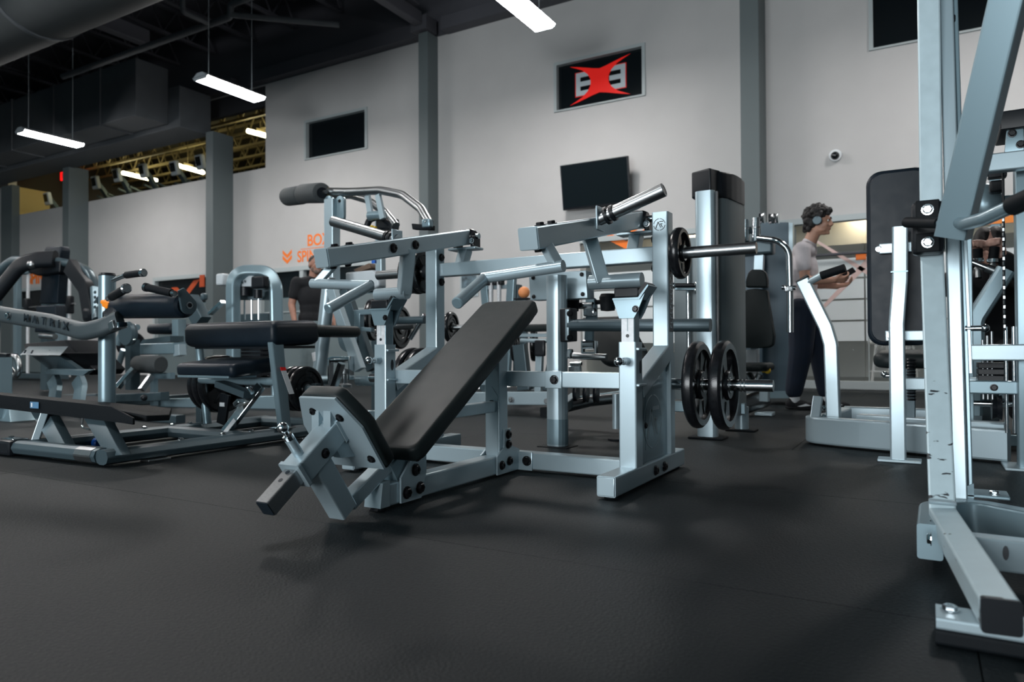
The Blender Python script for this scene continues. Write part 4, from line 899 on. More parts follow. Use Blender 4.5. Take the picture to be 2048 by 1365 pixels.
_nt.links.new(_tc.outputs['Object'], _sp.inputs[0]); _nt.links.new(_sp.outputs[2], _mr.inputs[0]); _nt.links.new(_mr.outputs[0], _ml.inputs[0]); _nt.links.new(_r.outputs[0], _ml.inputs[1]); _nt.links.new(_ml.outputs[0], _mx.inputs[0])
_src = _b.inputs['Base Color'].links[0].from_socket; _nt.links.new(_src, _mx.inputs[6]); _nt.links.new(_mx.outputs[2], _b.inputs['Base Color'])
pull = Thing('pulldown_machine', 'tall silver press frame with chipped bent leg, cut off by the right edge', 'gym machine', (0.15, 2.1, 0))
p = P('front_leg', CHIP, label='bent silver leg with chipped paint'); p.bar([(0.020, 2.50, 1.95), (0.020, 2.485, 0.86), (0.020, 2.47, 0.80), (0.034, 2.13, 0.110), (0.108, 1.49, 0.082)], 0.060, 0.060, up=(0, 1, 0), r=0.005)
q = P('end_cap', BLACK, parent=p, label='black plastic end cap'); q.bar([(0.1074, 1.494, 0.082), (0.109, 1.480, 0.082)], 0.061, 0.061, up=(0, 0, 1), r=0.006)
q = P('knee_weld', SIL, parent=p); q.box((0.034, 2.10, 0.155), (0.062, 0.012, 0.012), Quaternion((1, 0, 0), 0.5), bev=0.004)
p = P('floor_bar', SIL, label='silver floor bar on a black rubber sole'); p.bar([(0.012, 1.565, 0.040), (0.42, 1.565, 0.040)], 0.085, 0.022, r=0.005)
q = P('rubber_sole', RUBBER, parent=p); q.bar([(0.010, 1.565, 0.0155), (0.42, 1.565, 0.0155)], 0.090, 0.028, r=0.006)
bolt((0.035, 1.575, 0.052), (0, 0, 1), 0.013, CHROME, parent=p); bolt((0.27, 1.555, 0.052), (0, 0, 1), 0.013, CHROME, parent=p)
for (y, z) in ((2.045, 0.105), (1.93, 0.10)): bolt((0.008, y, z), (-1, 0, 0), 0.013, CHROME)
p = P('base_tube', SIL2); p.bar([(0.005, 2.00, 0.075), (0.008, 2.28, 0.075), (0.10, 2.39, 0.075), (0.42, 2.16, 0.075)], 0.055, 0.085, r=0.006, bend=0.12)
p = P('cross_tube', SIL); p.bar([(0.06, 1.93, 0.085), (0.46, 2.02, 0.062)], 0.05, 0.072, r=0.005)
q = P('oval_plug', INK, parent=p); q.prism([(0.150 + 0.006 * math.cos(t), 1.922, 0.088 + 0.016 * math.sin(t)) for t in [k * math.pi / 8 for k in range(16)]], (0, 0.006, 0))
bolt((0.098, 1.912, 0.078), (0, -1, 0), 0.012, CHROME, parent=p)
p = P('main_post', SIL); p.bar([(0.062, 2.56, 1.95), (0.082, 2.42, 0.10)], 0.036, 0.055, up=(0, 1, 0), r=0.004)
q = P('post_side', SIL2, parent=p); q.bar([(0.086, 2.57, 1.95), (0.108, 2.43, 0.12)], 0.012, 0.05, up=(0, 1, 0), r=0.003)
q = P('post_track', SIL, parent=p, label='narrow slide track'); q.bar([(0.104, 2.47, 0.86), (0.112, 2.445, 0.47)], 0.010, 0.04, up=(0, 1, 0), r=0.002)
q = P('track_pin', CHROME, parent=p); q.rod([(0.10, 2.44, 0.60), (0.145, 2.44, 0.60)], 0.008, 12).ball((0.148, 2.44, 0.60), 0.012)
q = P('post_flange', SIL2, parent=p); q.prism([(0.055, 2.40, 0.13), (0.115, 2.40, 0.16), (0.115, 2.40, 0.11), (0.06, 2.40, 0.09)], (0, 0.012, 0))
q = P('post_foot', SIL2, parent=p); q.box((0.14, 2.45, 0.125), (0.12, 0.10, 0.010), bev=0.003); bolt((0.165, 2.44, 0.13), (0, 0, 1), 0.011, CHROME, parent=p)
q = P('top_cap', BLACK, parent=p); q.box((0.068, 2.54, 1.535), (0.044, 0.062, 0.025), bev=0.005)
# black bumper block bolted to the leg, with a chrome bolt in each recess
p = P('bumper_block', BLACK, label='black bumper block with two chrome bolts'); bc = V((0.010, 2.425, 0.895))
p.box(bc, (0.085, 0.075, 0.155), bev=0.016)
for dz in (0.050, -0.045):
    q = P('recess', RUBBER, parent=p); q.box(bc + V((0, -0.038, dz)), (0.060, 0.006, 0.056), bev=0.004)
    bolt(bc + V((0, -0.040, dz)), (0, -1, 0), 0.013, CHROME, parent=p)
# swing arm with black stop bar and curved handle
p = P('swing_arm', SIL2); p.bar([(0.235, 1.98, 1.62), (0.066, 2.20, 0.835)], 0.075, 0.062, up=(0.3, 1, 0), r=0.005)
p = P('stop_bar', RUBBER, label='black rubber stop bar'); p.rod([(-0.042, 2.335, 0.905), (0.036, 2.20, 0.875)], 0.015, 20); 
q = P('stop_stub', SIL2, parent=p); q.rod([(0.028, 2.21, 0.878), (0.062, 2.19, 0.868)], 0.0125, 18)
p = P('press_handle', SIL2); p.rod([(0.075, 2.19, 0.872), (0.092, 2.12, 0.856), (0.125, 2.02, 0.850), (0.21, 1.86, 0.868)], 0.0165, 18, bend=0.06)
q = P('grip', RUBBER, parent=p); q.rod([(0.172, 1.93, 0.860), (0.30, 1.69, 0.888)], 0.022, 18)
p = P('arm_plate', DSIL); p.prism([(0.205, 1.96, 1.30), (0.30, 1.96, 1.36), (0.30, 1.96, 1.20), (0.20, 1.96, 1.14)], (0, 0.01, 0)); bolt((0.235, 1.958, 1.30), (0, -1, 0), 0.012, CHROME, parent=p)
p = P('top_arm', SIL2); p.bar([(0.02, 2.52, 1.80), (0.30, 2.0, 1.74)], 0.06, 0.05)

# ================================================================ machine with tall black back pad and low U base, right of centre
M = Thing('back_pad_machine', 'silver machine with tall black back pad, bent handle post and low rounded base', 'gym machine', (-0.1, 4.3, 0))
p = P('base_tube', SIL); p.bar([(0.335, 4.06, 0.085), (-0.30, 4.25, 0.085), (-0.60, 4.36, 0.085), (-0.50, 4.60, 0.085), (-0.45, 5.1, 0.085)], 0.07, 0.15, r=0.012, bend=0.14)
p = P('base_inner_tube', SIL); p.bar([(0.335, 4.20, 0.16), (-0.32, 4.38, 0.16)], 0.08, 0.04, r=0.01)
p = P('deck', RUBBER, label='black rubber deck'); p.prism([(-0.47, 4.42, 0.03), (0.20, 4.24, 0.03), (0.18, 5.06, 0.03), (-0.42, 5.06, 0.03)], (0, 0, 0.02))
p = P('rear_crossbar', SIL, label='broad pale crossbar'); p.bar([(-0.46, 5.12, 0.090), (0.17, 5.12, 0.090)], 0.06, 0.15, r=0.008)
p = P('base_stub', SIL); p.bar([(-0.545, 4.35, 0.13), (-0.535, 4.42, 0.26)], 0.05, 0.05, up=(0, 1, 0))
p = P('handle_post', SIL); p.bar([(-0.46,4.5,0.079), (-0.471,4.5,0.565), (-0.497,4.5,0.667), (-0.619,4.5,0.944)], 0.075, 0.085, up=(0, 1, 0), r=0.008, bend=0.12)
q = P('post_top', BLACK, parent=p); q.box(V((-0.622,4.5,0.953)), (0.075, 0.075, 0.012), Quaternion((0, 1, 0), -0.55), bev=0.003)
q = P('handle_stem', SIL, parent=p); q.rod([(-0.6,4.48,0.923), (-0.508,4.46,0.969)], 0.020, 18)
q = P('grip', RUBBER, parent=p); q.rod([(-0.516,4.46,0.964), (-0.388,4.44,1)], 0.024, 18)
for z in (0.19, 0.24): bolt(V((-0.49,4.46,0.119)) + V((-0.02, 0, z - 0.16)), (-0.6, -1, 0), 0.013, CHROME, parent=p)
p = P('pad_post', SIL); p.bar([(-0.098,3.9,1.125), (-0.101,3.9,0.872), (-0.117,3.88,0.656), (-0.116,3.88,0)], 0.068, 0.07, up=(0, 1, 0), r=0.008)
q = P('foot_plate', SIL, parent=p); q.box((-0.112, 3.88, 0.008), (0.185, 0.10, 0.014), bev=0.004)
q = P('post_joint', SIL2, parent=p); q.box(V((-0.103,3.9,0.909)), (0.073, 0.074, 0.006))
p = P('back_pad', VINYL2, smooth=50, label='tall black back pad'); c0 = V((-0.252,4.02,0.556)); w_ = V((0.038,4.02,0.554)).x - c0.x
hh = V((-0.243,4.02,1.437)).z - c0.z
p.pad(rounded(0, 0, w_, hh, 0.07, 6), c0 + V((0, 0.06, 0)), (1, 0, 0), (0, 0, 1), 0.06, 0.02, 4)
q = P('pad_backing', VINYL2, parent=p); q.pad(rounded(0.018, 0.018, w_ - 0.018, hh - 0.018, 0.06, 5), c0 + V((0, 0.002, 0)), (1, 0, 0), (0, 0, 1), 0.012, 0.003, 1)
for (px, o_) in ((0, V((-0.149,3.985,1.038))), (1, V((-0.106,3.985,0.604)))):
    q = P('pad_bracket', SIL); q.box(o_ + V((0.03, 0, 0)), (0.19 if px else 0.15, 0.012, 0.052), bev=0.005); q.bar([o_ + V((0.06 if not px else 0, -0.08, 0)), o_ + V((0.06 if not px else 0, 0, 0))], 0.05, 0.04)
    bolt(o_ + V((-0.045, -0.006, 0)), (0, -1, 0), 0.012, CHROME, parent=q)
p = P('seat_pad', VINYL, smooth=50); s0 = V((-0.249,4.35,0.432)); p.pad(rounded(0, 0, 0.34, 0.38, 0.07, 4), s0, (1, 0, 0), (0, 1, 0.05), 0.085, 0.035, 4)
p = P('seat_frame', SIL); p.bar([(-0.089,4.3,0.355), (0.238,4.3,0.362)], 0.06, 0.065, r=0.006); 
p = P('seat_column', DSIL); p.bar([(-0.076,4.36,0.428), (-0.079,4.3,0.034)], 0.06, 0.05, up=(0, 1, 0))
q = P('gas_spring', BLACK, parent=p)
for k in range(14): q.lathe([(0.018, -0.006), (0.023, 0), (0.018, 0.006)], V((-0.065,4.3,0.482)) + V((0, 0, -0.016 * k)), (0, 0, 1), 14)
p = P('pull_pin', CHROME); p.rod([(-0.192,4.2,0.399), (-0.137,4.2,0.4)], 0.011, 12).ball(V((-0.187,4.2,0.407)), 0.016)

# ================================================================ machines behind the press
# --- row machine: round post with a weight guard and a long cross tube
T_ = Thing('row_machine', 'silver machine with a thick post, square guard plate and long cross tube behind the press', 'gym machine', (-1.72, 3.7, 0))
yp = 3.60
p = P('main_post', SIL); p.sweep(rrect(0.118, 0.10, 0.048, 5), [(-1.793,3.6,0.001), (-1.793,3.6,0.961)], up=(0, 1, 0))
q = P('foot_disc', RUBBER, parent=p); q.box(V((-1.793,3.6,-0.001)), (0.19, 0.15, 0.014), bev=0.006)
q = P('post_sleeve', SIL2, parent=p); q.sweep(rrect(0.121, 0.103, 0.05, 5), [(-1.793,3.6,0.015), (-1.792,3.6,0.156)], up=(0, 1, 0))
p = P('guard_plate', SIL, label='square silver guard plate with four bolts'); p.prism([(-2.028,3.7,0.995), (-1.657,3.7,0.993), (-1.649,3.7,0.834), (-2.019,3.7,0.837)], (0, 0.10, 0), 0.006)
for b_ in ((-1.995,3.695,0.969), (-1.682,3.695,0.971), (-1.677,3.695,0.858), (-1.992,3.695,0.857)): bolt(b_, (0, -1, 0), 0.010, parent=p)
p = P('cross_tube', DSIL); p.sweep(rrect(0.062, 0.066, 0.026, 5), [(-1.679,3.52,0.677), (-0.911,3.52,0.661)], up=(0, 0, 1))
p = P('pivot_bracket', BLACK, label='black bracket with bolts'); p.prism([(-1.729,3.5,0.768), (-1.66,3.5,0.771), (-1.661,3.5,0.589), (-1.725,3.5,0.585)], (0, 0.09, 0), 0.008)
q = P('bracket_edge', SIL, parent=p); q.prism([(-1.688,3.49,0.763), (-1.667,3.49,0.763), (-1.668,3.49,0.595), (-1.689,3.49,0.595)], (0, 0.02, 0), 0.003)
for b_ in ((-1.675,3.48,0.738), (-1.675,3.48,0.608)): bolt(V(b_) + V((0.02, 0, 0)), (0.6, -1, 0), 0.014, parent=p)
p = P('chrome_lever', STEEL); p.rod([(-1.835,3.9,0.507), (-1.619,3.9,0.498)], 0.020, 16)
q = P('lever_block', CHROME, parent=p); q.box(V((-1.875,3.9,0.519)), (0.07, 0.05, 0.06), bev=0.01)
p = P('roller', CHROME, label='chrome roller in a U bracket'); p.rod([(-1.74,3.85,0.572), (-1.673,3.85,0.572)], 0.028, 20)
q = P('roller_fork', CHROME, parent=p); q.bar([(-1.746,3.85,0.596), (-1.746,3.85,0.525), (-1.663,3.85,0.525), (-1.663,3.85,0.595)], 0.012, 0.03, up=(0, 1, 0))
q = P('roller_stem', SIL2, parent=p); q.bar([(-1.716,3.87,0.59), (-1.712,3.87,0.69)], 0.05, 0.03, up=(0, 1, 0))
p = P('swing_link', SIL2); p.bar([(-1.713,3.9,0.685), (-1.734,3.95,0.843)], 0.06, 0.05, up=(0, 1, 0)); 
q = P('link_clamp', CHROME, parent=p); q.lathe([(0, 0), (0.02, 0), (0.02, 0.09), (0, 0.09)], (-1.793,3.9,0.807), (1, 0, 0), 16); q.box(V((-1.713,3.88,0.765)), (0.07, 0.05, 0.05), bev=0.008)
p = P('stop_bumper', RUBBER, label='black rubber stop'); p.lathe([(0, 0), (0.04, 0), (0.05, 0.02), (0.042, 0.10), (0, 0.105)], (-1.63,3.95,0.875), (0, 0, -1), 18); p.rod([(-1.724,3.95,0.825), (-1.653,3.95,0.831)], 0.014, 12)
p = P('bumper', RUBBER); p.lathe([(0, 0), (0.045, 0), (0.038, 0.075), (0, 0.08)], (-1.816,3.85,0.847), (0, 0, -1), 16)
p = P('seat_back', VINYL, smooth=50, label='black tilted pad'); p.pad(rounded(-0.17, 0, 0.17, 0.42, 0.05, 4), (-1.58,4.2,0.423), (1, 0, 0), (-0.45, 0.3, 0.6), 0.07, 0.03, 3)
p = P('pedestal', DSIL); p.bar([(-1.599,4.25,0.431), (-1.583,4.2,0.138)], 0.08, 0.08, up=(0, 1, 0))
p = P('lower_frame', SIL2); p.bar([(-2.189,4.5,0.173), (-1.737,4.5,0.241)], 0.07, 0.06)
p = P('side_frame', STEEL); p.rod([(-1.987,4.1,0.177), (-1.903,4.3,0.205), (-1.563,4.5,0.246)], 0.035, 18)
p = P('cam_pulley', BLACK); 
for k in range(3): p.lathe([(0, -0.01), (0.055, -0.012), (0.050, 0), (0.055, 0.012), (0, 0.01)], V((-1.956,4.2,0.258)) + V((0.07 * k, 0, 0)), (1, 0.2, 0), 20)
p = P('cable_clamp', CHROME); p.box(V((-1.869,4,0.42)), (0.08, 0.03, 0.05), bev=0.006); p.rod([(-1.899,4,0.457), (-1.825,4,0.457)], 0.012, 12)
p = P('foot_post', SIL); p.rod([(-1.601,4,0.279), (-1.602,4,0.07)], 0.022, 14); q = P('foot_disc', RUBBER, parent=p); q.lathe([(0, 0), (0.05, 0), (0.05, 0.012), (0, 0.012)], (V((-1.602,4,0.07)).x, 4.0, 0), (0, 0, 1), 18)
p = P('connecting_beam', SIL2); p.bar([(-1.832,3.7,0.197), (-2.104,4.5,0.213)], 0.06, 0.06)

# --- weight tower with black hood
T_ = Thing('weight_tower', 'tall silver weight tower with black hood and curved shroud behind the plates', 'gym machine', (-1.1, 4.5, 0))
p = P('front_column', SIL); p.sweep(rrect(0.118, 0.09, 0.03, 5), [(-1.147,4.35,-0.002), (-1.15,4.35,1.503)], up=(0, 1, 0))
q = P('foot_disc', RUBBER, parent=p); q.box(V((V((-1.147,4.35,-0.002)).x, 4.35, 0.007)), (0.21, 0.15, 0.014), bev=0.006)
p = P('shroud', mat('grey_shroud', (0.13, 0.16, 0.17), 0.4, 0.2), smooth=60, label='curved grey shroud')
xc_, yc_ = V((-1.158,4.35,0.539)).x, 4.42
arc = [(xc_ + 0.05, yc_ - 0.06)] + [(xc_ + 0.060 + 0.085 * math.sin(t * 1.0), yc_ + 0.02 + 0.36 * (1 - math.cos(t * 1.0))) for t in [k * 0.26 for k in range(7)]] + [(xc_ - 0.05, yc_ + 0.40), (xc_ - 0.06, yc_)]
p.prism([(a, b, 0.12) for a, b in arc], (0, 0, 1.36))
q = P('shroud_slot', INK, parent=p); q.box((xc_ + 0.066, yc_ - 0.062, 0.82), (0.028, 0.02, 1.36))
p = P('hood', BLACK, smooth=60, label='black plastic hood'); p.prism([(xc_ + (a - xc_) * 1.06 - 0.004 - (0.018 if a < xc_ else 0), yc_ + (b - yc_) * 1.02 - 0.012 - (0.035 if b < yc_ + 0.01 else 0), 1.475) for a, b in arc], (0, 0, 0.165), 0.016)
p = P('rear_foot', SIL); p.rod([(xc_ + 0.10, 4.86, 0.0), (xc_ + 0.10, 4.86, 0.16)], 0.045, 18); q = P('foot_disc', RUBBER, parent=p); q.box((xc_ + 0.10, 4.86, 0.007), (0.19, 0.14, 0.014), bev=0.006)
p = P('guide_rod', CHROME); p.rod([(xc_ - 0.22, 4.75, 0.2), (xc_ - 0.22, 4.75, 1.2)], 0.014, 12)
p = P('guide_rod', CHROME); p.rod([(xc_ - 0.10, 4.75, 0.2), (xc_ - 0.10, 4.75, 1.2)], 0.014, 12)
p = P('side_panel', MATS['grey_shroud']); p.box((xc_ - 0.20, 4.80, 0.75), (0.26, 0.02, 1.1))
p = P('rear_beam', SIL2); p.bar([(xc_ - 0.3, 4.7, 0.16), (xc_ + 0.16, 4.7, 0.16)], 0.06, 0.07)
p = P('grip_bar', BLACK); p.rod([(-1.39,4.5,0.955), (-1.254,4.5,0.949)], 0.014, 14); 
for u_ in ((-1.4,4.5,0.953), (-1.248,4.5,0.952), (-1.248,4.5,0.913)): q = P('bar_collar', CHROME, parent=p); q.ball(V(u_), 0.020)
p = P('upper_beam', SIL2); p.bar([(-1.415,4.6,0.951), (-1.035,4.6,0.933)], 0.05, 0.04)

# --- pec fly machine with chrome arms and slate tower
T_ = Thing('pec_fly_machine', 'chrome armed chest fly machine with black bottle-shaped back pad beside the walking man', 'gym machine', (-1.6, 6.6, 0))
p = P('tower', mat('slate_panel', (0.045, 0.085, 0.115), 0.4, 0.1), label='slate blue weight tower'); p.prism([(-1.336,7.25,0.085), (-1.134,7.25,0.091), (-1.127,7.25,1.757), (-1.381,7.25,1.781), (-1.396,7.25,0.083)], (0, 0.5, 0))
q = P('tower_base', SIL2, parent=p); q.prism([(-1.331,7.23,0.13), (-1.121,7.23,0.135), (-1.122,7.23,0.068), (-1.332,7.23,0.062)], (0, 0.54, 0))
q = P('tower_edge', SIL, parent=p); q.prism([(-1.12,7.23,1.749), (-1.084,7.23,1.745), (-1.09,7.23,0.093), (-1.126,7.23,0.092)], (0, 0.1, 0))
p = P('back_panel', MATS['slate_panel']); p.prism([(-1.543,7.1,0.243), (-1.352,7.1,0.246), (-1.34,7.1,1.634), (-1.532,7.1,1.505)], (0, 0.05, 0))
p = P('back_pad', VINYL, smooth=50, label='bottle shaped black back pad'); 
prof = [(1508, 695), (1480, 697), (1473, 688), (1473, 672), (1480, 645), (1487, 610), (1489, 578), (1534, 578), (1537, 610), (1543, 645), (1548, 672), (1546, 690), (1538, 697)]
pts = [(-1.243,6.2,0.547), (-1.358,6.2,0.552), (-1.386,6.2,0.586), (-1.39,6.2,0.655), (-1.356,6.2,0.769), (-1.326,6.2,0.916), (-1.312,6.2,1.042), (-1.231,6.2,1.051), (-1.134,6.2,1.034), (-1.123,6.2,0.909), (-1.101,6.2,0.763), (-1.082,6.2,0.65), (-1.091,6.2,0.576), (-1.123,6.2,0.551)]
p.prism(pts, (0, 0.09, 0), 0.014)
p = P('head_pad', VINYL, smooth=50); p.prism([(-1.308,6.2,1.063), (-1.307,6.2,1.127), (-1.286,6.2,1.189), (-1.258,6.2,1.213), (-1.173,6.2,1.207), (-1.145,6.2,1.181), (-1.133,6.2,1.117), (-1.134,6.2,1.055)], (0, 0.09, 0), 0.014)
p = P('pad_post', SIL); p.bar([(-1.224,6.32,1.196), (-1.214,6.32,1.388)], 0.08, 0.05, up=(0, 1, 0))
p = P('lower_pad_post', SIL); p.bar([(-1.269,6.32,0.363), (-1.259,6.32,0.577)], 0.07, 0.06, up=(0, 1, 0))
p = P('crosshead', DSIL); p.box(V((-1.231,6.3,1.4)), (0.28, 0.14, 0.12), bev=0.02); p.bar([(-1.43,6.3,1.562), (-1.205,6.3,1.556)], 0.06, 0.055)
for u0, u1 in (((-1.305,6.2,1.453), (-1.303,6.2,1.635)), ((-1.223,6.2,1.45), (-1.217,6.2,1.643))): q = P('pivot_tube', CHROME); q.rod([u0, u1], 0.032, 20); q2 = P('pivot_ring', STEEL, parent=q); q2.lathe([(0.032, 0), (0.036, 0), (0.036, 0.01), (0.032, 0.01)], V(u0) * 0.45 + V(u1) * 0.55, V(u1) - V(u0), 20)
p = P('fly_arm', CHROME, label='curved chrome arm'); p.rod([(-1.193,6.15,1.462), (-1.03,6.1,1.426), (-0.943,6.1,1.342), (-0.939,6.1,0.978), (-0.941,6.1,0.675)], 0.026, 20, bend=0.16)
p = P('fly_arm', CHROME, label='curved chrome arm'); p.rod([(-1.302,6.15,1.467), (-1.377,6.1,1.441), (-1.419,6.1,1.377), (-1.421,6.1,1.125)], 0.026, 20, bend=0.12)
p = P('arm_clamp', CHROME); p.rod([(-0.999,6.1,1.041), (-0.893,6.1,1.032)], 0.02, 14); p.box(V((-0.946,6.1,1.026)), (0.07, 0.06, 0.05), bev=0.008)
p = P('cam_disc', BLACK); p.lathe([(0.13, -0.01), (0.15, -0.012), (0.15, 0.012), (0.13, 0.01), (0.13, -0.01)], (-1.489,6.5,1.565), (1, 0.3, 0), 26)
p = P('pulley', CHROME); 
for u_ in ((-1.244,6.6,1.705), (-1.181,6.7,1.71), (-1.156,6.8,1.728)): p.lathe([(0, -0.02), (0.05, -0.02), (0.04, 0), (0.05, 0.02), (0, 0.02)], u_, (1, 0, 0), 16)
p = P('seat_pad', VINYL, smooth=50); p.pad(rounded(-0.2, -0.25, 0.16, 0.15, 0.06, 4), (-1.257,6.2,0.358), (1, 0, 0), (0, 1, 0), 0.07, 0.03, 3)
p = P('base_tube', STEEL); p.rod([(-1.312,5.9,0.072), (-1.147,6.1,0.137)], 0.075, 18); p.rod([(-1.362,6.3,0.161), (-1.209,6.3,0.174)], 0.03, 14)
p = P('base_post', SIL); p.bar([(-1.123,6,0.293), (-1.125,6,0.12)], 0.07, 0.07, up=(0, 1, 0)); q = P('foot', SIL, parent=p); q.box((V((-1.125,6,0.12)).x, 6.0, 0.02), (0.14, 0.12, 0.03), bev=0.006)
p = P('seat_link', STEEL); p.rod([(-1.31,6.2,0.333), (-1.246,6.2,0.22)], 0.03, 14); p.rod([(-1.197,6.2,0.326), (-1.246,6.2,0.22)], 0.03, 14); p.bar([(-1.288,6.3,0.535), (-1.284,6.3,0.108)], 0.12, 0.10, up=(0, 1, 0))
p = P('yellow_knob', YELLOW, label='yellow pull knob'); p.ball(V((-1.118,6.1,0.363)), 0.026); p.rod([(-1.161,6.1,0.362), (-1.118,6.1,0.363)], 0.016, 12)
p = P('side_arm', SIL2); p.bar([(-1.471,6.5,1.107), (-1.375,6.5,1.102)], 0.07, 0.07)

# --- cable tower cut by the right edge
T_ = Thing('cable_tower', 'silver cable tower with black top cap and ladder of cross bars at the right edge', 'gym machine', (0.55, 3.95, 0))
p = P('side_panel', SIL2, label='broad silver side panel'); p.prism([(0.358, 3.90, 0.0), (0.80, 3.90, 0.0), (0.80, 3.90, 1.42), (0.358, 3.90, 1.42)], (0, 0.10, 0), 0.008)
q = P('foot_plate', SIL, parent=p); q.box((0.52, 3.93, 0.006), (0.44, 0.22, 0.012), bev=0.004)
p = P('top_cap', BLACK); p.prism([(0.300, 3.84, 1.515), (0.80, 3.84, 1.515), (0.80, 3.84, 1.60), (0.300, 3.84, 1.60)], (0, 0.3, 0), 0.01)
p = P('pulley_plate', SIL2); p.prism([(0.315, 3.86, 1.40), (0.75, 3.86, 1.40), (0.75, 3.86, 1.515), (0.325, 3.86, 1.515)], (0, 0.02, 0), 0.003)
for u_ in ((0.345, 3.855, 1.498), (0.375, 3.855, 1.445)): bolt(u_, (0, -1, 0), 0.014, parent=p)
p = P('pulley_pin', CHROME); p.rod([(0.395, 3.85, 1.40), (0.395, 3.85, 1.51)], 0.010, 12)
p = P('cross_bar', SIL); p.bar([(0.10, 3.80, 1.36), (0.80, 3.80, 1.36)], 0.06, 0.080, r=0.006)
p = P('cross_bar', SIL); p.bar([(0.10, 3.80, 0.522), (0.80, 3.80, 0.522)], 0.05, 0.072, r=0.006)
p = P('cross_bar', SIL2); p.bar([(0.12, 3.98, 0.36), (0.80, 3.98, 0.36)], 0.05, 0.062, r=0.006)
bolt((0.272, 3.953, 0.36), (0, -1, 0), 0.013, parent=p); bolt((0.405, 3.895, 0.365), (0, -1, 0), 0.014); bolt((0.40, 3.895, 0.235), (0, -1, 0), 0.014)
for x in (0.322, 0.352): q = P('guide_rod', CHROME); q.rod([(x, 3.99, 0.15), (x, 3.99, 0.64)], 0.008, 12)
p = P('cable', BLACK, label='thin black cable'); p.rod([(0.312, 3.92, 0.62), (0.315, 3.92, 1.36)], 0.0055, 8)
q = P('cable_links', STEEL, parent=p)
for k in range(26): q.box((0.3125, 3.917, 0.64 + k * 0.022), (0.008, 0.006, 0.014), Quaternion((0, 0, 1), 0.8 * (k % 2)))
p = P('weight_stack', BLACK)
for k in range(3): p.box((0.27, 4.08, 0.40 + k * 0.030), (0.11, 0.14, 0.027), bev=0.003)
q = P('stack_rods', STEEL, parent=p)
for k in range(3): q.rod([(0.235 + k * 0.018, 4.03, 0.30), (0.235 + k * 0.018, 4.03, 0.58 + 0.02 * (k % 3))], 0.006, 8)
p = P('pulley_bracket', CHROME); p.rod([(0.20, 4.1, 0.275), (0.36, 4.1, 0.275)], 0.014, 12)
q = P('pulley', BLACK, parent=p); q.lathe([(0, -0.02), (0.06, -0.02), (0.05, 0), (0.06, 0.02), (0, 0.02)], (0.29, 4.08, 0.26), (1, 0, 0), 20)
p = P('shelf_plate', SIL2); p.box((0.24, 4.2, 0.34), (0.26, 0.2, 0.012))
p = P('upper_mechanism', BLACK); p.box((0.315, 4.4, 1.47), (0.10, 0.06, 0.035), bev=0.005); p2_ = P('mechanism_block', BLACK); p2_.box((0.33, 4.42, 1.43), (0.08, 0.06, 0.03), bev=0.005); p2_ = P('mechanism_block', BLACK); p2_.box((0.325, 4.42, 1.37), (0.06, 0.08, 0.06), bev=0.01)
q = P('mechanism_rod', CHROME, parent=p); q.rod([(0.18, 4.42, 1.44), (0.34, 4.42, 1.445)], 0.014, 12)
p = P('upper_shield', SIL2, smooth=50); p.ell(V((0.289,4.55,1.319)), (0.075, 0.05, 0.10), n=22, m=12)
p = P('rear_post', SIL2); p.bar([(0.20, 4.6, 0.0), (0.20, 4.6, 1.35)], 0.05, 0.06, up=(0, 1, 0))
p = P('rear_post', SIL2); p.bar([(0.78, 4.6, 0.0), (0.78, 4.6, 1.40)], 0.06, 0.06, up=(0, 1, 0))
p = P('side_rail', SIL2); p.bar([(0.20, 4.62, 1.33), (0.80, 4.62, 1.33)], 0.05, 0.05)
p = P('base_rail', SIL2); p.bar([(0.20, 4.62, 0.05), (0.80, 4.62, 0.05)], 0.06, 0.06); p.bar([(0.72, 3.95, 0.05), (0.72, 4.65, 0.05)], 0.06, 0.06)

# --- crunch machine the seated person holds
T_ = Thing('crunch_machine', 'grey bent-arm machine with two black upright grips held by the seated person', 'gym machine', (0.45, 5.6, 0))
p = P('bent_arm', SIL2); p.bar([(0.41,5,0.994), (0.251,5,0.708), (0.254,5,0.531), (0.24,5,0.148)], 0.10, 0.09, up=(0, 1, 0), r=0.02, bend=0.12)
p = P('cross_lever', CHROME, label='chrome cross lever'); p.rod([(0.202,5.05,1.077), (0.349,5.05,0.999), (0.48,5.05,0.948)], 0.018, 16)
q = P('lever_sleeve', STEEL, parent=p); q.rod([(0.317,5.05,1.016), (0.361,5.05,0.993)], 0.026, 16)
for u0, u1 in (((0.28,5.1,1.059), (0.279,5.1,1.137)), ((0.352,5.1,1.051), (0.363,5.1,1.143))):
    q = P('grip', RUBBER, label='black upright grip'); q.rod([u0, u1], 0.026, 18); q2 = P('grip_base', CHROME, parent=q); q2.lathe([(0, 0), (0.03, 0), (0.03, 0.02), (0, 0.02)], u0, (0, 0, 1), 16)
    q = P('grip_stem', STEEL); q.rod([u0, V(u0) + V((0.0, -0.03, -0.10))], 0.018, 12)
p = P('base_beam', DSIL); p.bar([(0.24,5,0.131), (0.28, 6.3, 0.05)], 0.09, 0.08)
p = P('seat_pad', VINYL, smooth=50); p.pad(rounded(-0.22, -0.2, 0.22, 0.24, 0.06, 4), (0.36, 5.55, 0.37), (1, 0, 0), (0, 1, 0), 0.08, 0.03, 3)
p = P('seat_column', DSIL); p.bar([(0.36, 5.6, 0.05), (0.36, 5.6, 0.38)], 0.10, 0.10, up=(0, 1, 0))
p = P('back_pad', VINYL, smooth=50); p.pad(rounded(-0.2, 0, 0.2, 0.62, 0.06, 4), (0.36, 5.94, 0.48), (1, 0, 0), (0, 0.15, 1), 0.08, 0.03, 3)
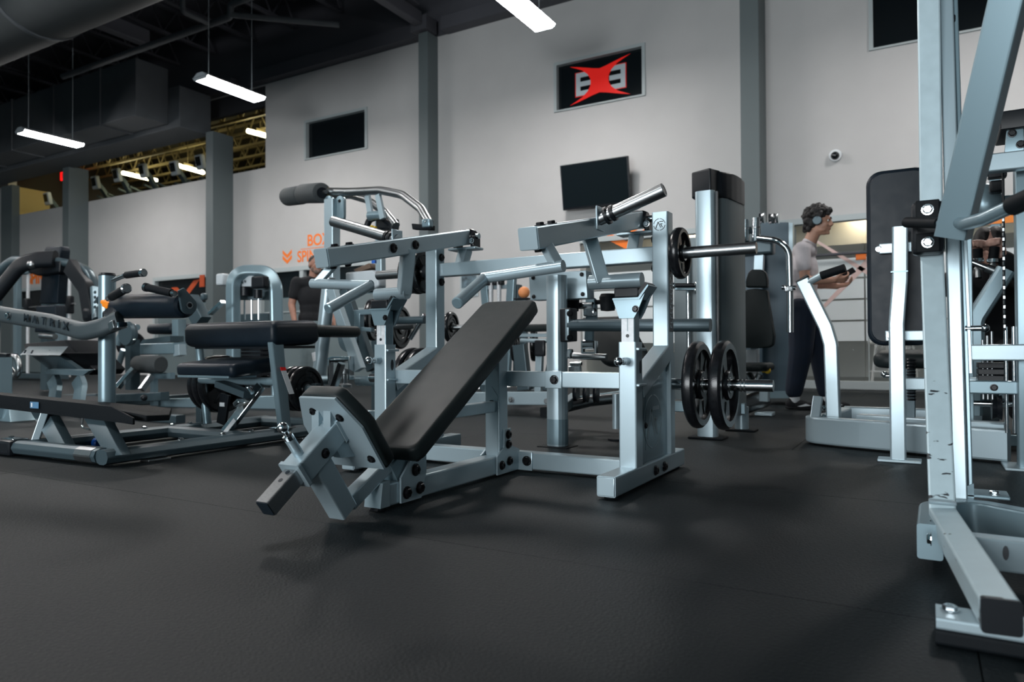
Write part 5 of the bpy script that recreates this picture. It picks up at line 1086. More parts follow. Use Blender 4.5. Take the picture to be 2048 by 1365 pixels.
p = P('back_post', DSIL); p.bar([(0.36, 6.12, 0.05), (0.36, 6.10, 1.0)], 0.10, 0.08, up=(0, 1, 0))
t = Thing('rack_upright', 'grey rack upright with orange and yellow stickers behind the seated person', 'rack', (0.35, 8.6, 0))
for x in (0.38, 0.62): p = P('upright', SIL2); p.bar([(x, 8.6, 0), (x, 8.6, 2.3)], 0.09, 0.09, up=(0, 1, 0))
p = P('cross_member', ORANGEP); p.box((0.50, 8.55, 1.82), (0.62, 0.03, 0.09)); 
p = P('sticker', YELLOW); p.box((0.62, 8.54, 1.60), (0.08, 0.01, 0.15)); p = P('sticker_box', WHITE); p.box((0.60, 8.548, 1.60), (0.12, 0.006, 0.30))
p = P('rack_foot', DSIL); p.box((0.5, 8.6, 0.03), (0.5, 0.6, 0.06), bev=0.01)

# --- plate-loaded pulldown with chrome arms and foam rollers, behind the left arm
T_ = Thing('lever_pulldown', 'plate-loaded machine with curved chrome arms and two grey foam rollers', 'gym machine', (-3.1, 4.6, 0))
p = P('rear_column', SIL); p.bar([(-4.188,4.3,0.92), (-4.186,4.3,1.78)], 0.10, 0.09, up=(0, 1, 0))
p = P('round_post', SIL, label='leaning round silver post'); p.rod([(-4.167,4.1,0.04), (-4.144,4.1,0.277), (-4.019,4.1,1.099)], 0.054, 26)
q = P('post_ring', RAW, parent=p); q.rod([(-4.138,4.1,0.533), (-4.122,4.1,0.466)], 0.0548, 26)
q = P('post_neck', STEEL, parent=p); q.rod([(-4.041,4.1,1.022), (-4.014,4.1,1.118)], 0.046, 22)
bolt(V((-3.946,4.04,0.686)), (0.6, -1, 0), 0.020, parent=p)
p = P('upper_arm', STEEL, label='curved dark chrome arm'); p.rod([(-4.342,4.35,1.877), (-3.99,4.3,1.822), (-3.625,4.25,1.782), (-3.374,4.2,1.71), (-3.126,4.1,1.562), (-2.98,4,1.429)], 0.032, 22, bend=0.3)
p = P('upper_arm', STEEL, label='curved dark chrome arm'); p.rod([(-4.561,4.6,1.901), (-4.222,4.55,1.871), (-3.983,4.5,1.793), (-3.754,4.45,1.658), (-3.601,4.4,1.528)], 0.032, 22, bend=0.3)
q = P('arm_tape', YELLOW); q.lathe([(0.0325, 0), (0.0335, 0), (0.0335, 0.05), (0.0325, 0.05)], (-4.297,4.345,1.869), V((-3.99,4.3,1.822)) - V((-4.342,4.35,1.877)), 20)
for (a_, b_) in (((-4.726,4.5,1.928), (-4.278,4.28,1.844)), ((-5.138,4.7,1.984), (-4.76,4.52,1.927))):
    q = P('foam_roller', FOAM, smooth=40, label='grey foam roller'); a_, b_ = V(a_), V(b_); Lq = (b_ - a_).length
    q.lathe([(0, 0), (0.06, 0), (0.078, 0.006), (0.084, 0.02), (0.084, Lq - 0.02), (0.078, Lq - 0.006), (0.06, Lq), (0, Lq)], a_, b_ - a_, 32)
    q2 = P('roller_core', BLACK, parent=q); q2.lathe([(0, Lq), (0.045, Lq), (0.045, Lq + 0.004), (0, Lq + 0.004)], a_, b_ - a_, 22)
q = P('roller_axle', STEEL); q.rod([(-5.116,4.65,1.973), (-4.233,4.28,1.847)], 0.016, 14)
for (u0, u1) in (((-4.231,4.3,1.776), (-4.231,4.3,1.636)), ((-4.104,4.3,1.762), (-4.104,4.3,1.632))):
    q = P('link_plate', SIL2); a_, b_ = V(u0), V(u1); poly = [a_ + V((0.045 * math.cos(t), 0, 0.045 * math.sin(t))) for t in [math.pi * k / 8 for k in range(9)]] + [b_ + V((0.045 * math.cos(t), 0, 0.045 * math.sin(t))) for t in [math.pi + math.pi * k / 8 for k in range(9)]]
    q.prism(poly, (0, 0.03, 0), 0.005); bolt(a_ + V((0, 0, 0)), (0, -1, 0), 0.012, parent=q)
q = P('link_axle', CHROME); q.rod([(-4.273,4.32,1.76), (-4.095,4.32,1.741)], 0.020, 16)
for (u0, u1) in (((-3.806,4.3,1.769), (-3.765,4.3,1.575)), ((-3.655,4.25,1.751), (-3.606,4.25,1.56))):
    q = P('hanger_plate', SIL); q.bar([u0, u1], 0.045, 0.03, up=(0, 1, 0))
q = P('hanger_tube', SIL2); q.rod([(-3.764,4.27,1.602), (-3.613,4.27,1.595)], 0.034, 20)
p = P('handle_end', SIL2); p.box(V((-2.993,4,1.43)), (0.07, 0.05, 0.06), bev=0.01)
q = P('black_grip', RUBBER, parent=p); q.prism([(-3.138,4,1.444), (-2.963,4,1.417), (-2.963,4,1.382), (-3.129,4,1.4)], (0, 0.05, 0), 0.008)
p = P('arm_mount', BLACK); p.box(V((-3.729,4.45,1.555)), (0.16, 0.12, 0.10), bev=0.02); p.rod([(-3.922,4.4,1.504), (-3.879,4.4,1.602), (-3.764,4.4,1.623), (-3.641,4.4,1.539), (-3.636,4.4,1.459)], 0.026, 16, bend=0.06)
p = P('rear_post', SIL); p.bar([(-3.927,4.6,0.801), (-3.935,4.6,1.68)], 0.065, 0.06, up=(0, 1, 0))
p = P('yellow_pin', YELLOW); p.ball(V((-3.76,4.3,1.512)), 0.020); p.rod([(-3.76,4.3,1.512), (-3.719,4.3,1.508)], 0.012, 10)
p = P('thigh_shield', HOUSE, smooth=50, label='pale curved shield'); p.prism([(-4.234,4.5,1.207), (-3.931,4.5,1.21), (-3.872,4.5,1.14), (-3.862,4.5,1.074), (-3.948,4.5,1.045), (-4.234,4.5,1.05)], (0, 0.10, 0), 0.02)
p = P('blue_label', BLUE); p.box(V((-3.741,4.3,1.242)), (0.035, 0.02, 0.025))
p = P('wood_tone_pad', mat('brown_cover', (0.12, 0.075, 0.05), 0.6)); p.prism([(-4.196,4.55,1.23), (-4.012,4.55,1.278), (-3.991,4.55,1.235), (-4.14,4.55,1.202)], (0, 0.1, 0), 0.01)
p = P('flat_lever', SIL); p.bar([(-3.798,3.9,1.004), (-3.744,3.9,0.865), (-3.527,3.9,0.406)], 0.075, 0.055, up=(0, 1, 0), bend=0.2)
p = P('rear_lever', DSIL); p.bar([(-3.952,4.2,1.025), (-3.671,4.2,0.397)], 0.08, 0.06, up=(0, 1, 0))
p = P('cam', SIL2, smooth=50, label='big grey half-round cam'); cc = V((-3.885,4.15,0.649)); p.prism([cc + V((0.10 * math.cos(t), 0, 0.115 * math.sin(t))) for t in [math.pi * 0.95 + k * math.pi * 1.1 / 16 for k in range(17)]], (0, 0.04, 0), 0.008)
p = P('cam_fork', CHROME); p.bar([(-3.766,3.85,0.303), (-3.766,3.85,0.486), (-3.731,3.85,0.497), (-3.566,3.85,0.497), (-3.567,3.85,0.336)], 0.012, 0.05, up=(0, 1, 0)); 
q = P('fork_roller', CHROME, parent=p); q.rod([(-3.751,3.85,0.475), (-3.566,3.85,0.483)], 0.022, 18)
p = P('slide_tube', CHROME, label='slanting chrome slide tube'); p.bar([(-3.586,3.7,0.289), (-3.515,3.7,0.457)], 0.042, 0.04, up=(0, 1, 0))
p = P('lower_tube', SIL2); p.rod([(-3.972,3.95,0.321), (-3.829,3.95,0.327)], 0.034, 18)
p = P('side_tube', SIL2); p.rod([(-3.596,3.95,0.324), (-3.246,3.95,0.326)], 0.036, 18)
p = P('adjuster', STEEL); p.lathe([(0, 0), (0.05, 0), (0.05, 0.02), (0.02, 0.03), (0.02, 0.09), (0.035, 0.10), (0.035, 0.13), (0, 0.14)], (-3.629,3.85,0.28), (0, 0, 1), 18)
p = P('floor_beam', SIL2); p.bar([(-4.205,4.1,0.03), (-3.323,4.1,0.074)], 0.08, 0.07); p.bar([(-3.35, 4.0, 0.04), (-3.35, 4.85, 0.04)], 0.08, 0.07)
p = P('plate_peg', STEEL); p.rod([(-4.079,4.7,0.744), (-3.649,4.7,0.748)], 0.025, 14)
p = P('side_bracket', SIL2); p.bar([(-3.751,4.1,0.833), (-3.583,4.1,0.835)], 0.04, 0.04); p.bar([(-3.716,4.1,0.824), (-3.716,4.1,0.718)], 0.06, 0.05, up=(0, 1, 0)); p.bar([(-3.727,4.1,0.71), (-3.583,4.1,0.7)], 0.03, 0.03)
p = P('brace_tube', CHROME); p.rod([(-3.623,4.6,0.639), (-3.47,4.6,0.829)], 0.02, 12)
q = P('lever_shaft', DSIL); q.rod([(-3.706,4.5,0.784), (-3.395,4.5,0.784)], 0.03, 14)
plate(V((-3.845,4.4,0.792)), (1, 0.4, 0), 0.17, 0.045, 'black plate seen behind the left press column, left of it', 'black plates on the lever pulldown', 'disc')
p = P('rear_peg', STEEL); p.rod([V((-4.131,5.1,0.755)) - V((0.25, 0.05, 0)), V((-4.131,5.1,0.755)) + V((0.12, 0.024, 0))], 0.024, 14)
p = P('rear_peg_post', DSIL); p.bar([V((-4.131,5.1,0.755)) - V((0.24, 0.05, -0.04)), V((V((-4.131,5.1,0.755)).x - 0.24, 5.05, 0.0))], 0.07, 0.06, up=(0, 1, 0))
plate(V((-4.131,5.1,0.755)), (1, 0.2, 0), 0.20, 0.05, 'black plate seen between the left column and the left upright', 'black plates on the lever pulldown', 'disc')
p = P('right_peg', STEEL); p.rod([V((-3.637,5.2,0.747)) - V((0.06, 0.012, 0)), V((-3.637,5.2,0.747)) + V((0.26, 0.15, 0))], 0.024, 14)
p = P('right_peg_post', DSIL); p.bar([V((-3.637,5.2,0.747)) + V((0.25, 0.15, 0.04)), V((V((-3.637,5.2,0.747)).x + 0.25, 5.35, 0.0))], 0.07, 0.06, up=(0, 1, 0))
plate(V((-3.637,5.2,0.747)), (1, 0.2, 0), 0.14, 0.05, 'black plate seen just right of the left upright, above the back pad', 'black plates on the lever pulldown', 'disc')

# --- selector machine with rounded frame at left
T_ = Thing('selector_machine', 'grey rounded-frame weight-stack machine behind the knee pads at left', 'gym machine', (-5.6, 4.9, 0))
p = P('arch_frame', SIL2, label='rounded grey arch frame'); p.bar([(-5.892,4.7,-0.007), (-5.899,4.7,1.333), (-5.617,4.9,1.325), (-5.518,4.9,1.171), (-5.491,4.9,0.008)], 0.12, 0.10, up=(0, 1, 0), r=0.02, bend=0.16)
p = P('head_box', DSIL); p.prism([(-6.009,4.8,1.304), (-5.66,4.95,1.292), (-5.617,4.95,1.055), (-6.009,4.8,1.062)], (0.0, 0.08, 0))
p = P('pulley_plate', HOUSE); p.prism([(-5.952,4.76,1.297), (-5.689,4.76,1.282), (-5.689,4.76,1.179), (-5.952,4.76,1.192)], (0, 0.02, 0))
for px in range(4): bolt(V((-5.908,4.755,1.224)) + V((0.04 * px, 0, 0.01 * (px % 2))), (0, -1, 0), 0.012, CHROME, parent=p)
p = P('counterweight', BLACK); p.box(V((-5.606,4.78,1.216)), (0.18, 0.08, 0.12), bev=0.02)
p = P('rubber_stop', BLACK); p.rod([(-5.846,4.8,1.095), (-5.846,4.8,1.18)], 0.05, 16)
p = P('rubber_stop', BLACK); p.rod([(-5.658,4.8,1.063), (-5.658,4.8,1.146)], 0.04, 16)
for u0, u1 in (((-5.914,4.85,0.86), (-5.914,4.85,1.111)), ((-5.71,4.85,0.855), (-5.709,4.85,1.093)), ((-5.811,4.85,0.857), (-5.811,4.85,1.057))): q = P('guide_rod', CHROME); q.rod([u0, V(u1)], 0.010, 10)
p = P('weight_stack', BLACK)
for k in range(12): p.box((V((-5.871,4.9,0.558)).x, 4.95, 0.20 + k * 0.036), (0.28, 0.14, 0.032), bev=0.003)
p = P('side_shroud', HOUSE); p.box(V((-6.112,4.75,1.265)), (0.11, 0.10, 0.12), bev=0.02)
p = P('base_frame', SIL2); p.bar([(-6.595,4.4,0.004), (-5.296,4.75,0.054)], 0.10, 0.14); p.bar([(-5.807,4.65,0.014), (-6.375,5.3,0.014)], 0.10, 0.12)
p = P('arm_housing', DSIL); p.bar([(-6.423,4.6,1.067), (-6.228,4.6,0.834)], 0.16, 0.12, up=(0, 1, 0)); p.box(V((-6.137,4.55,1.082)), (0.06, 0.06, 0.07), bev=0.02)
q = P('arm_lever', CHROME, parent=p); q.bar([(-5.98,4.5,0.908), (-5.79,4.5,1.017)], 0.05, 0.03)
p = P('left_post', SIL2); p.bar([(-6.582,4.6,0.562), (-6.598,4.6,0.664), (-6.599,4.6,0.869)], 0.10, 0.10, up=(0, 1, 0))
p = P('side_hoop', SIL2); p.bar([(-6.556,4.3,0.013), (-6.557,4.3,0.307), (-6.267,4.3,0.311)], 0.06, 0.05, up=(0, 1, 0))
p = P('rear_panel', DSIL); p.box((V((-6.375,5.3,0.559)).x, 5.3, 0.55), (0.6, 0.03, 0.8))

# --- machine with roller and chrome slides, between the two left machines
T_ = Thing('abductor_machine', 'grey machine with black roller and two slanting chrome slides behind the silver post', 'gym machine', (-6.0, 4.4, 0))
p = P('roller_pad', FOAM, smooth=40); p.lathe([(0, 0), (0.07, 0), (0.085, 0.02), (0.085, 0.36), (0.07, 0.38), (0, 0.38)], (-6.676,4.2,0.421), (1, 0, 0), 28)
p = P('beam', SIL2); p.bar([(-6.931,4.35,0.564), (-6.255,4.35,0.576)], 0.10, 0.11); p = P('beam_top', DSIL); p.prism([(-6.96,4.4,0.615), (-6.452,4.4,0.641), (-6.452,4.4,0.7), (-6.901,4.4,0.666)], (0, 0.15, 0))
p = P('end_block', SIL); p.bar([(-6.224,4.35,0.503), (-6.24,4.35,0.609)], 0.10, 0.08, up=(0, 1, 0))
for u0, u1 in (((-6.666,4,0.206), (-6.564,4.1,0.381)), ((-6.288,4,0.191), (-6.29,4.1,0.318))): q = P('slide_tube', CHROME); q.bar([u0, u1], 0.05, 0.05, up=(0, 1, 0))
p = P('column', DSIL); p.bar([(-6.748,4.2,0.17), (-6.75,4.2,0.662)], 0.10, 0.10, up=(0, 1, 0)); p.lathe([(0, 0), (0.11, 0), (0.12, 0.03), (0.11, 0.06), (0, 0.06)], (-6.613,4.1,0.717), (0, -1, 0), 24)
q = P('column_bolt', CHROME, parent=p); q.ball(V((-6.485,4.05,0.658)), 0.014)
p = P('seat_pad', VINYL2, smooth=50); p.pad(rounded(-0.28, 0, 0.16, 0.3, 0.05, 4), (-6.896,4.6,0.73), (1, 0, 0), (0, 1, 0), 0.11, 0.04, 3)
p = P('curved_tube', SIL2); p.rod([(-7.167,4.3,0.617), (-7.124,4.3,0.718), (-6.97,4.3,0.792), (-6.827,4.3,0.789)], 0.03, 14, bend=0.1); p.rod([(-7.193,4.3,0.334), (-7.063,4.3,0.565)], 0.03, 14)
p = P('base', DSIL); p.bar([(-6.916,4.1,0.088), (-6.234,4.2,0.121)], 0.10, 0.08); p.bar([(-6.95, 4.0, 0.04), (-6.95, 5.0, 0.04)], 0.08, 0.08)
p = P('foot_caster', BLACK); p.ball(V((-6.171,3.95,0.124)) * 1.0, 0.03)
p = P('plate_peg', STEEL); p.rod([V((-7.661,4.75,0.622)) - V((0.15, 0, 0)), V((-7.661,4.75,0.622)) + V((0.42, -0.25, 0))], 0.022, 14)
plate(V((-7.661,4.75,0.622)), (1, -0.44, 0), 0.15, 0.05, 'black plate on the grey machine behind the silver post', 'black plates on the abductor machine', 'disc')

# --- tilted pad bench left of the silver post
T_ = Thing('tilted_bench', 'dark tilted bench pad on two curved grey legs behind the foot platform', 'bench', (-6.1, 3.6, 0))
p = P('bench_pad', RUBBER, smooth=50); p.prism([(-6.936,3.3,0.62), (-6.63,3.5,0.654), (-6.361,3.6,0.387), (-6.43,3.6,0.333), (-6.36,3.35,0.539), (-6.788,3.25,0.54)], (0, 0.30, 0), 0.015)
p = P('pad_bracket', DSIL, label='grey slotted bracket'); p.prism([(-6.766,3.2,0.523), (-6.772,3.25,0.575), (-6.243,3.3,0.572), (-6.135,3.2,0.518)], (0, 0.02, 0.02))
for u_ in ((-6.688,3.21,0.549), (-6.595,3.22,0.548), (-6.385,3.25,0.548), (-6.296,3.26,0.547)): q = P('slot', INK, parent=p); q.prism([V(u_) + V((-0.02, -0.012, -0.014)), V(u_) + V((0.0, -0.012, -0.014)), V(u_) + V((0.025, -0.012, 0.014)), V(u_) + V((0.005, -0.012, 0.014))], (0, 0.004, 0))
p = P('lower_bracket', SIL2); p.prism([(-6.594,3.3,0.358), (-6.522,3.3,0.393), (-6.073,3.4,0.387), (-6.17,3.4,0.343)], (0, 0.05, 0.01)); q = P('bracket_plate', DSIL, parent=p); q.prism([(-6.895,3.35,0.513), (-6.438,3.35,0.513), (-6.261,3.45,0.37), (-6.598,3.4,0.355)], (0, 0.05, 0))
for u0, u1, u2 in (((-6.727,3.45,0.307), (-6.678,3.45,0.232), (-6.628,3.4,0.061)), ((-6.429,3.5,0.31), (-6.374,3.5,0.237), (-6.336,3.45,0.067))): q = P('leg', SIL2); q.bar([u0, u1, u2, (V(u2).x, V(u2).y, 0.02)], 0.14, 0.05, up=(0, 1, 0), bend=0.1)
p = P('foot_rail', DSIL); p.bar([(-6.5, 3.43, 0.03), (-4.9, 3.43, 0.03)], 0.08, 0.06)

# --- black-armed press at far left
T_ = Thing('shoulder_press', 'black-armed press machine with tall dark back pad at far left', 'gym machine', (-8.6, 4.9, 0))
p = P('arch_arm', BLACK, smooth=60, label='broad black arch arm'); p.sweep(rrect(0.22, 0.10, 0.045, 4), fillet([(-11.252,4.7,0.99), (-10.55,4.7,1.301), (-10.157,4.8,1.681), (-9.933,4.9,1.741), (-9.71,5,1.75)], 0.35, 6), up=(0, 1, 0))
p = P('arch_arm', DSIL, smooth=60); p.sweep(rrect(0.14, 0.12, 0.05, 4), fillet([(-11.732,4.9,1.152), (-11.165,4.9,1.548), (-10.778,5,1.795), (-10.324,5,1.758)], 0.35, 6), up=(0, 1, 0))
p = P('arch_arm', DSIL, smooth=60); p.sweep(rrect(0.10, 0.12, 0.04, 4), fillet([(-10.049,5,1.786), (-9.432,5.1,1.664), (-9.093,5.1,1.548), (-8.949,5.1,1.258), (-8.74,5,0.937)], 0.5, 6), up=(0, 1, 0))
p = P('arch_inner', BLACK); p.bar([(-9.398,5.02,1.641), (-9.037,5.02,1.35), (-8.891,5,0.971)], 0.20, 0.10, up=(0, 1, 0), bend=0.2)
p = P('cross_head', BLACK); p.prism([(-10.347,4.95,1.774), (-9.592,5,1.716), (-9.615,5,1.569), (-10.134,5,1.554), (-10.282,4.95,1.604)], (0, 0.2, 0), 0.02)
q = P('head_joint', STEEL, parent=p); q.ball(V((-9.965,4.85,1.673)), 0.06)
p = P('back_pad', VINYL2, smooth=50, label='tall dark head and back pad'); p.prism([(-10.297,5.1,1.195), (-10.224,5.1,1.614), (-10.176,5.1,1.913), (-10.126,5.1,1.956), (-9.785,5.1,1.936), (-9.761,5.1,1.882), (-9.807,5.1,1.59), (-9.853,5.1,1.179)], (0, 0.12, 0), 0.02)
p = P('seat_back', VINYL2, smooth=50); p.prism([(-10.217,5,0.809), (-10.169,5,1.158), (-9.707,5,1.155), (-9.682,5,0.8)], (0, 0.14, 0), 0.02)
p = P('column', DSIL); p.bar([(-10.474,5.3,0.026), (-10.456,5.3,1.543)], 0.16, 0.12, up=(0, 1, 0))
p = P('adjust_plate', SIL2); p.bar([(-8.894,5.05,1.345), (-8.762,5,0.937)], 0.05, 0.10, up=(0, 1, 0))
for z in range(4): bolt(V((-8.77,4.98,1.273)) + V((0.0, 0, -0.06 * z)), (0.3, -1, 0), 0.016, CHROME, parent=p)
p = P('grip_block', BLACK); p.box(V((-8.912,5,1.003)), (0.20, 0.12, 0.18), bev=0.05)
p = P('base', DSIL); p.bar([(-10.615,4.9,-0.091), (-8.868,5.1,-0.025)], 0.12, 0.10)
p = P('pivot_joint', CHROME); p.rod([(-9.24,4.6,0.743), (-8.929,4.6,0.726)], 0.035, 16)
p = P('left_post', DSIL); p.bar([(-10.599,4.6,-0.202), (-10.576,4.7,1.236)], 0.16, 0.12, up=(0, 1, 0))
# --- rack with bar and chrome guide rods far left
T_ = Thing('guide_rod_rack', 'grey rack with white guide rods and a black-collared bar behind the far-left press', 'rack', (-13.2, 7.6, 0))
for u0, u1 in (((-15.76,7.4,0.033), (-15.755,7.4,2.151)), ((-14.22,7.4,0.047), (-14.213,7.4,2.203)), ((-14.997,7.9,0.057), (-15.007,7.9,2.203))): q = P('upright', SIL2); q.bar([u0, u1], 0.13, 0.10, up=(0, 1, 0))
for u0, u1 in (((-15.566,7.5,0.053), (-15.56,7.5,2.149)), ((-14.065,7.5,0.065), (-14.058,7.5,2.203))): q = P('guide_rod', RAW); q.rod([u0, u1], 0.03, 14)
p = P('bar', STEEL); p.rod([(-15.954,7.45,1.426), (-13.775,7.45,1.448)], 0.02, 12)
for u_ in ((-15.471,7.45,1.45), (-13.961,7.45,1.436)): q = P('bar_collar', BLACK, parent=p); q.box(V(u_), (0.14, 0.12, 0.34), bev=0.03)
p = P('top_rail', SIL2); p.bar([(-15.774,7.4,2.142), (-14.438,7.6,2.218)], 0.12, 0.10)
p = P('base_rail', DSIL); p.bar([(-15.838,7.4,0.072), (-14.014,7.4,0.088)], 0.14, 0.10)
# --- left edge piece of another machine
T_ = Thing('edge_machine', 'grey post with flared foot and curved dark handle cut by the left edge', 'gym machine', (-6.4, 2.6, 0))
p = P('post', SIL2); p.bar([(-6.406,2.9,0.025), (-6.41,2.9,0.505)], 0.12, 0.10, up=(0, 1, 0)); q = P('flared_foot', SIL2, parent=p); q.prism([(-6.565,2.85,-0.087), (-6.157,2.85,-0.05), (-6.329,2.9,0.167), (-6.6,2.9,0.159)], (0, 0.2, 0), 0.01)
p = P('curved_handle', STEEL); p.rod([(-6.971,3.1,0.446), (-6.734,3.1,0.418), (-6.618,3.1,0.335), (-6.554,3.1,0.398), (-6.603,3.1,0.503), (-6.818,3.1,0.515)], 0.024, 14, bend=0.08)
p = P('handle_pad', BLACK); p.bar([(-6.972,3.1,0.515), (-6.685,3.1,0.507)], 0.09, 0.05)

# --- storage frame and low machines seen in the gaps of the press
T_ = Thing('storage_frame', 'silver storage frame with hanging handles in front of the wall notice', 'rack', (-4.6, 6.8, 0))
for u0, u1 in (((-4.168,6.8,0.026), (-4.3,6.8,1.365)), ((-4.032,6.8,0.03), (-3.935,6.8,1.339))): q = P('upright', SIL2); q.bar([u0, u1], 0.09, 0.07, up=(0, 1, 0))
for u0, u1 in (((-4.341,6.8,1.243), (-3.961,6.8,1.247)), ((-4.3,6.8,1.348), (-3.935,6.8,1.339))): q = P('shelf_bar', SIL); q.bar([u0, u1], 0.04, 0.045)
for k, u_ in enumerate(((-4.177,6.75,1.159), (-4.073,6.75,1.154))): q = P('hanging_bar', RAW); q.rod([V(u_) + V((0, 0, 0.18)), V(u_) + V((0, 0, -0.2))], 0.025, 12)
p = P('handles', BLACK); 
for k in range(4): p.box(V((-4.269,6.75,1.292)) + V((0.075 * k, 0, 0.0)), (0.05, 0.08, 0.06), bev=0.012)
p = P('back_frame', DSIL); p.bar([(-3.942,6.9,0.044), (-3.916,6.9,1.269)], 0.05, 0.10, up=(0, 1, 0))
p = P('foot', DSIL); p.bar([(-4.294,6.8,0.045), (-3.841,6.8,0.058)], 0.5, 0.05)
bl = solo('face_stand_in', mat('orange_ball', (0.75, 0.28, 0.10), 0.6), 'small orange ball standing in for a face-like spot behind the back pad top', 'ball', (-3.562,6.4,1.135)); bl.ball(V((-3.562,6.4,1.135)), 0.06, 24)  # made-up ball in place of what looks like a half-hidden face
T_ = Thing('ball_ledge', 'dark narrow stand behind the top of the black back pad', 'stand', (-3.565,6.4,0.544)); c0 = V((-3.562,6.4,1.135))
p = P('shelf', BLACK); p.box(c0 + V((0, 0, -0.068)), (0.16, 0.16, 0.016), bev=0.004); p = P('stem', DSIL); p.bar([c0 + V((0, 0, -0.07)), (c0.x, c0.y, 0.0)], 0.06, 0.06, up=(0, 1, 0)); p = P('stand_foot', DSIL); p.box((c0.x, c0.y, 0.015), (0.3, 0.3, 0.03), bev=0.006)
T_ = Thing('low_bench_machine', 'low silver bench machine with black pad seen under the middle crossbar', 'gym machine', (-3.0, 5.4, 0))
p = P('bench_pad', VINYL, smooth=50); p.pad(rounded(0, -0.15, 0.75, 0.15, 0.04, 4), (-3.16,5.6,0.707), (1, 0, 0), (0, 1, 0), 0.06, 0.02, 3)
p = P('pad_rail', SIL); p.bar([(-3.104,5.5,0.673), (-2.757,5.5,0.668)], 0.05, 0.03); p.rod([(-3.066,5.45,0.628), (-2.695,5.45,0.615)], 0.018, 12)
p = P('post', SIL); p.bar([(-2.868,5.4,0.18), (-2.851,5.4,0.587)], 0.06, 0.05, up=(0, 1, 0)); q = P('post_pin', BLACK, parent=p); q.box(V((-2.83,5.36,0.557)), (0.10, 0.04, 0.14), bev=0.015)
p = P('leg', DSIL); p.bar([(-3.111,5.6,0.185), (-3.161,5.6,0.59)], 0.12, 0.08, up=(0, 1, 0)); p.bar([(-2.961,5.7,0.184), (-2.869,5.7,0.543)], 0.06, 0.05, up=(0, 1, 0))
p = P('floor_beam', SIL); p.bar([(-3.491,5.2,0.122), (-2.638,5.2,0.148)], 0.08, 0.11, r=0.008)
for u_ in ((-3.438,5.2,0.124), (-2.679,5.2,0.147)): q = P('beam_foot', RUBBER, parent=p); q.box((u_[0], 5.2, 0.035), (0.10, 0.08, 0.07))
bolt((-2.996,5.15,0.128), (0, -1, 0), 0.02, STEEL, parent=p); bolt((-2.662,5.15,0.126), (0, -1, 0), 0.02, STEEL, parent=p)
p = P('floor_tube', STEEL); p.rod([(-3.478,5.3,0.161), (-3.115,5.7,0.18), (-2.911,5.8,0.203)], 0.05, 16)
plate(V((-3.327,5.8,0.592)), (1, 0.4, 0), 0.16, 0.05, 'black plate seen right of the back pad under its upper edge', 'black plates on the low bench machine', 'disc')
plate(V((-3.233,6,0.592)), (1, 0.4, 0), 0.16, 0.05, 'black plate seen just left of the thick silver post', 'black plates on the low bench machine', 'disc')

# ================================================================ people
SKIN = mat('warm_skin', (0.46, 0.25, 0.175), 0.5, 0, 0.06, 30)
SKIN2 = mat('ruddy_skin', (0.40, 0.20, 0.14), 0.5, 0, 0.08, 30)
SKIN3 = mat('pale_skin', (0.50, 0.30, 0.24), 0.5, 0, 0.06, 30)
TEE = mat('pale_tee_cloth', (0.60, 0.56, 0.58), 0.85, 0, 0.04, 25, 0.3, 30)
NAVY = mat('navy_cloth', (0.0055, 0.013, 0.030), 0.85, 0, 0.15, 20, 0.3, 30)
BLACKT = mat('black_cloth', (0.0045, 0.0055, 0.008), 0.85, 0, 0.15, 20, 0.3, 30)
GREYT = mat('grey_cloth', (0.20, 0.26, 0.28), 0.85, 0, 0.08, 20, 0.3, 30)
HAIR = mat('dark_hair', (0.012, 0.010, 0.010), 0.55, 0, 0.3, 120, 0.6, 250)
HAIRG = mat('cropped_grey_hair', (0.045, 0.038, 0.034), 0.8, 0, 0.3, 160, 0.5, 300)
BEARD = mat('grey_beard', (0.17, 0.12, 0.10), 0.8, 0, 0.4, 160, 0.5, 300)
LIP = mat('lip', (0.40, 0.15, 0.12), 0.5)
EYEW = mat('eye_white', (0.65, 0.62, 0.6), 0.3)
EYED = mat('eye_dark', (0.02, 0.012, 0.01), 0.2)
def organic(name, fn, m, loc, parent=None, voxel=0.008, smooth=4, label=None, props=None, org=(0, 0, 0)):
    """overlapping closed shapes fused into one continuous skin"""
    g = G(); fn(g); bmesh.ops.recalc_face_normals(g.bm, faces=g.bm.faces[:])
    me = bpy.data.meshes.new('tmp'); g.bm.to_mesh(me); g.bm.free()
    tmp = bpy.data.objects.new('tmp', me); COL.objects.link(tmp)
    r = tmp.modifiers.new('r', 'REMESH'); r.mode = 'VOXEL'; r.voxel_size = voxel; r.use_smooth_shade = True
    s = tmp.modifiers.new('s', 'SMOOTH'); s.factor = 0.5; s.iterations = smooth
    dg = bpy.context.evaluated_depsgraph_get(); out = bpy.data.meshes.new_from_object(tmp.evaluated_get(dg))
    bpy.data.objects.remove(tmp); bpy.data.meshes.remove(me)
    out.name = name; out.materials.clear(); out.materials.append(m); out.shade_smooth()
    o = bpy.data.objects.new(name, out); COL.objects.link(o)
    if parent: o.parent = parent
    else: o.location = loc
    if label: o['label'] = label
    for k, v in (props or {}).items(): o[k] = v
    return o
class Body:
    """local axes: x forward, y to the body's left, z up; placed by heading"""
    def __init__(s, loc, heading): s.loc = V(loc); s.q = Quaternion((0, 0, 1), heading)
    def w(s, p): return s.q @ V(p)
    def ell(s, g, c, r, rot=None): g.ell(s.w(c), r, (s.q @ rot) if rot else s.q, 16, 12)
    def limb(s, g, pts, rads): g.limb([s.w(p) for p in pts], rads, 14)
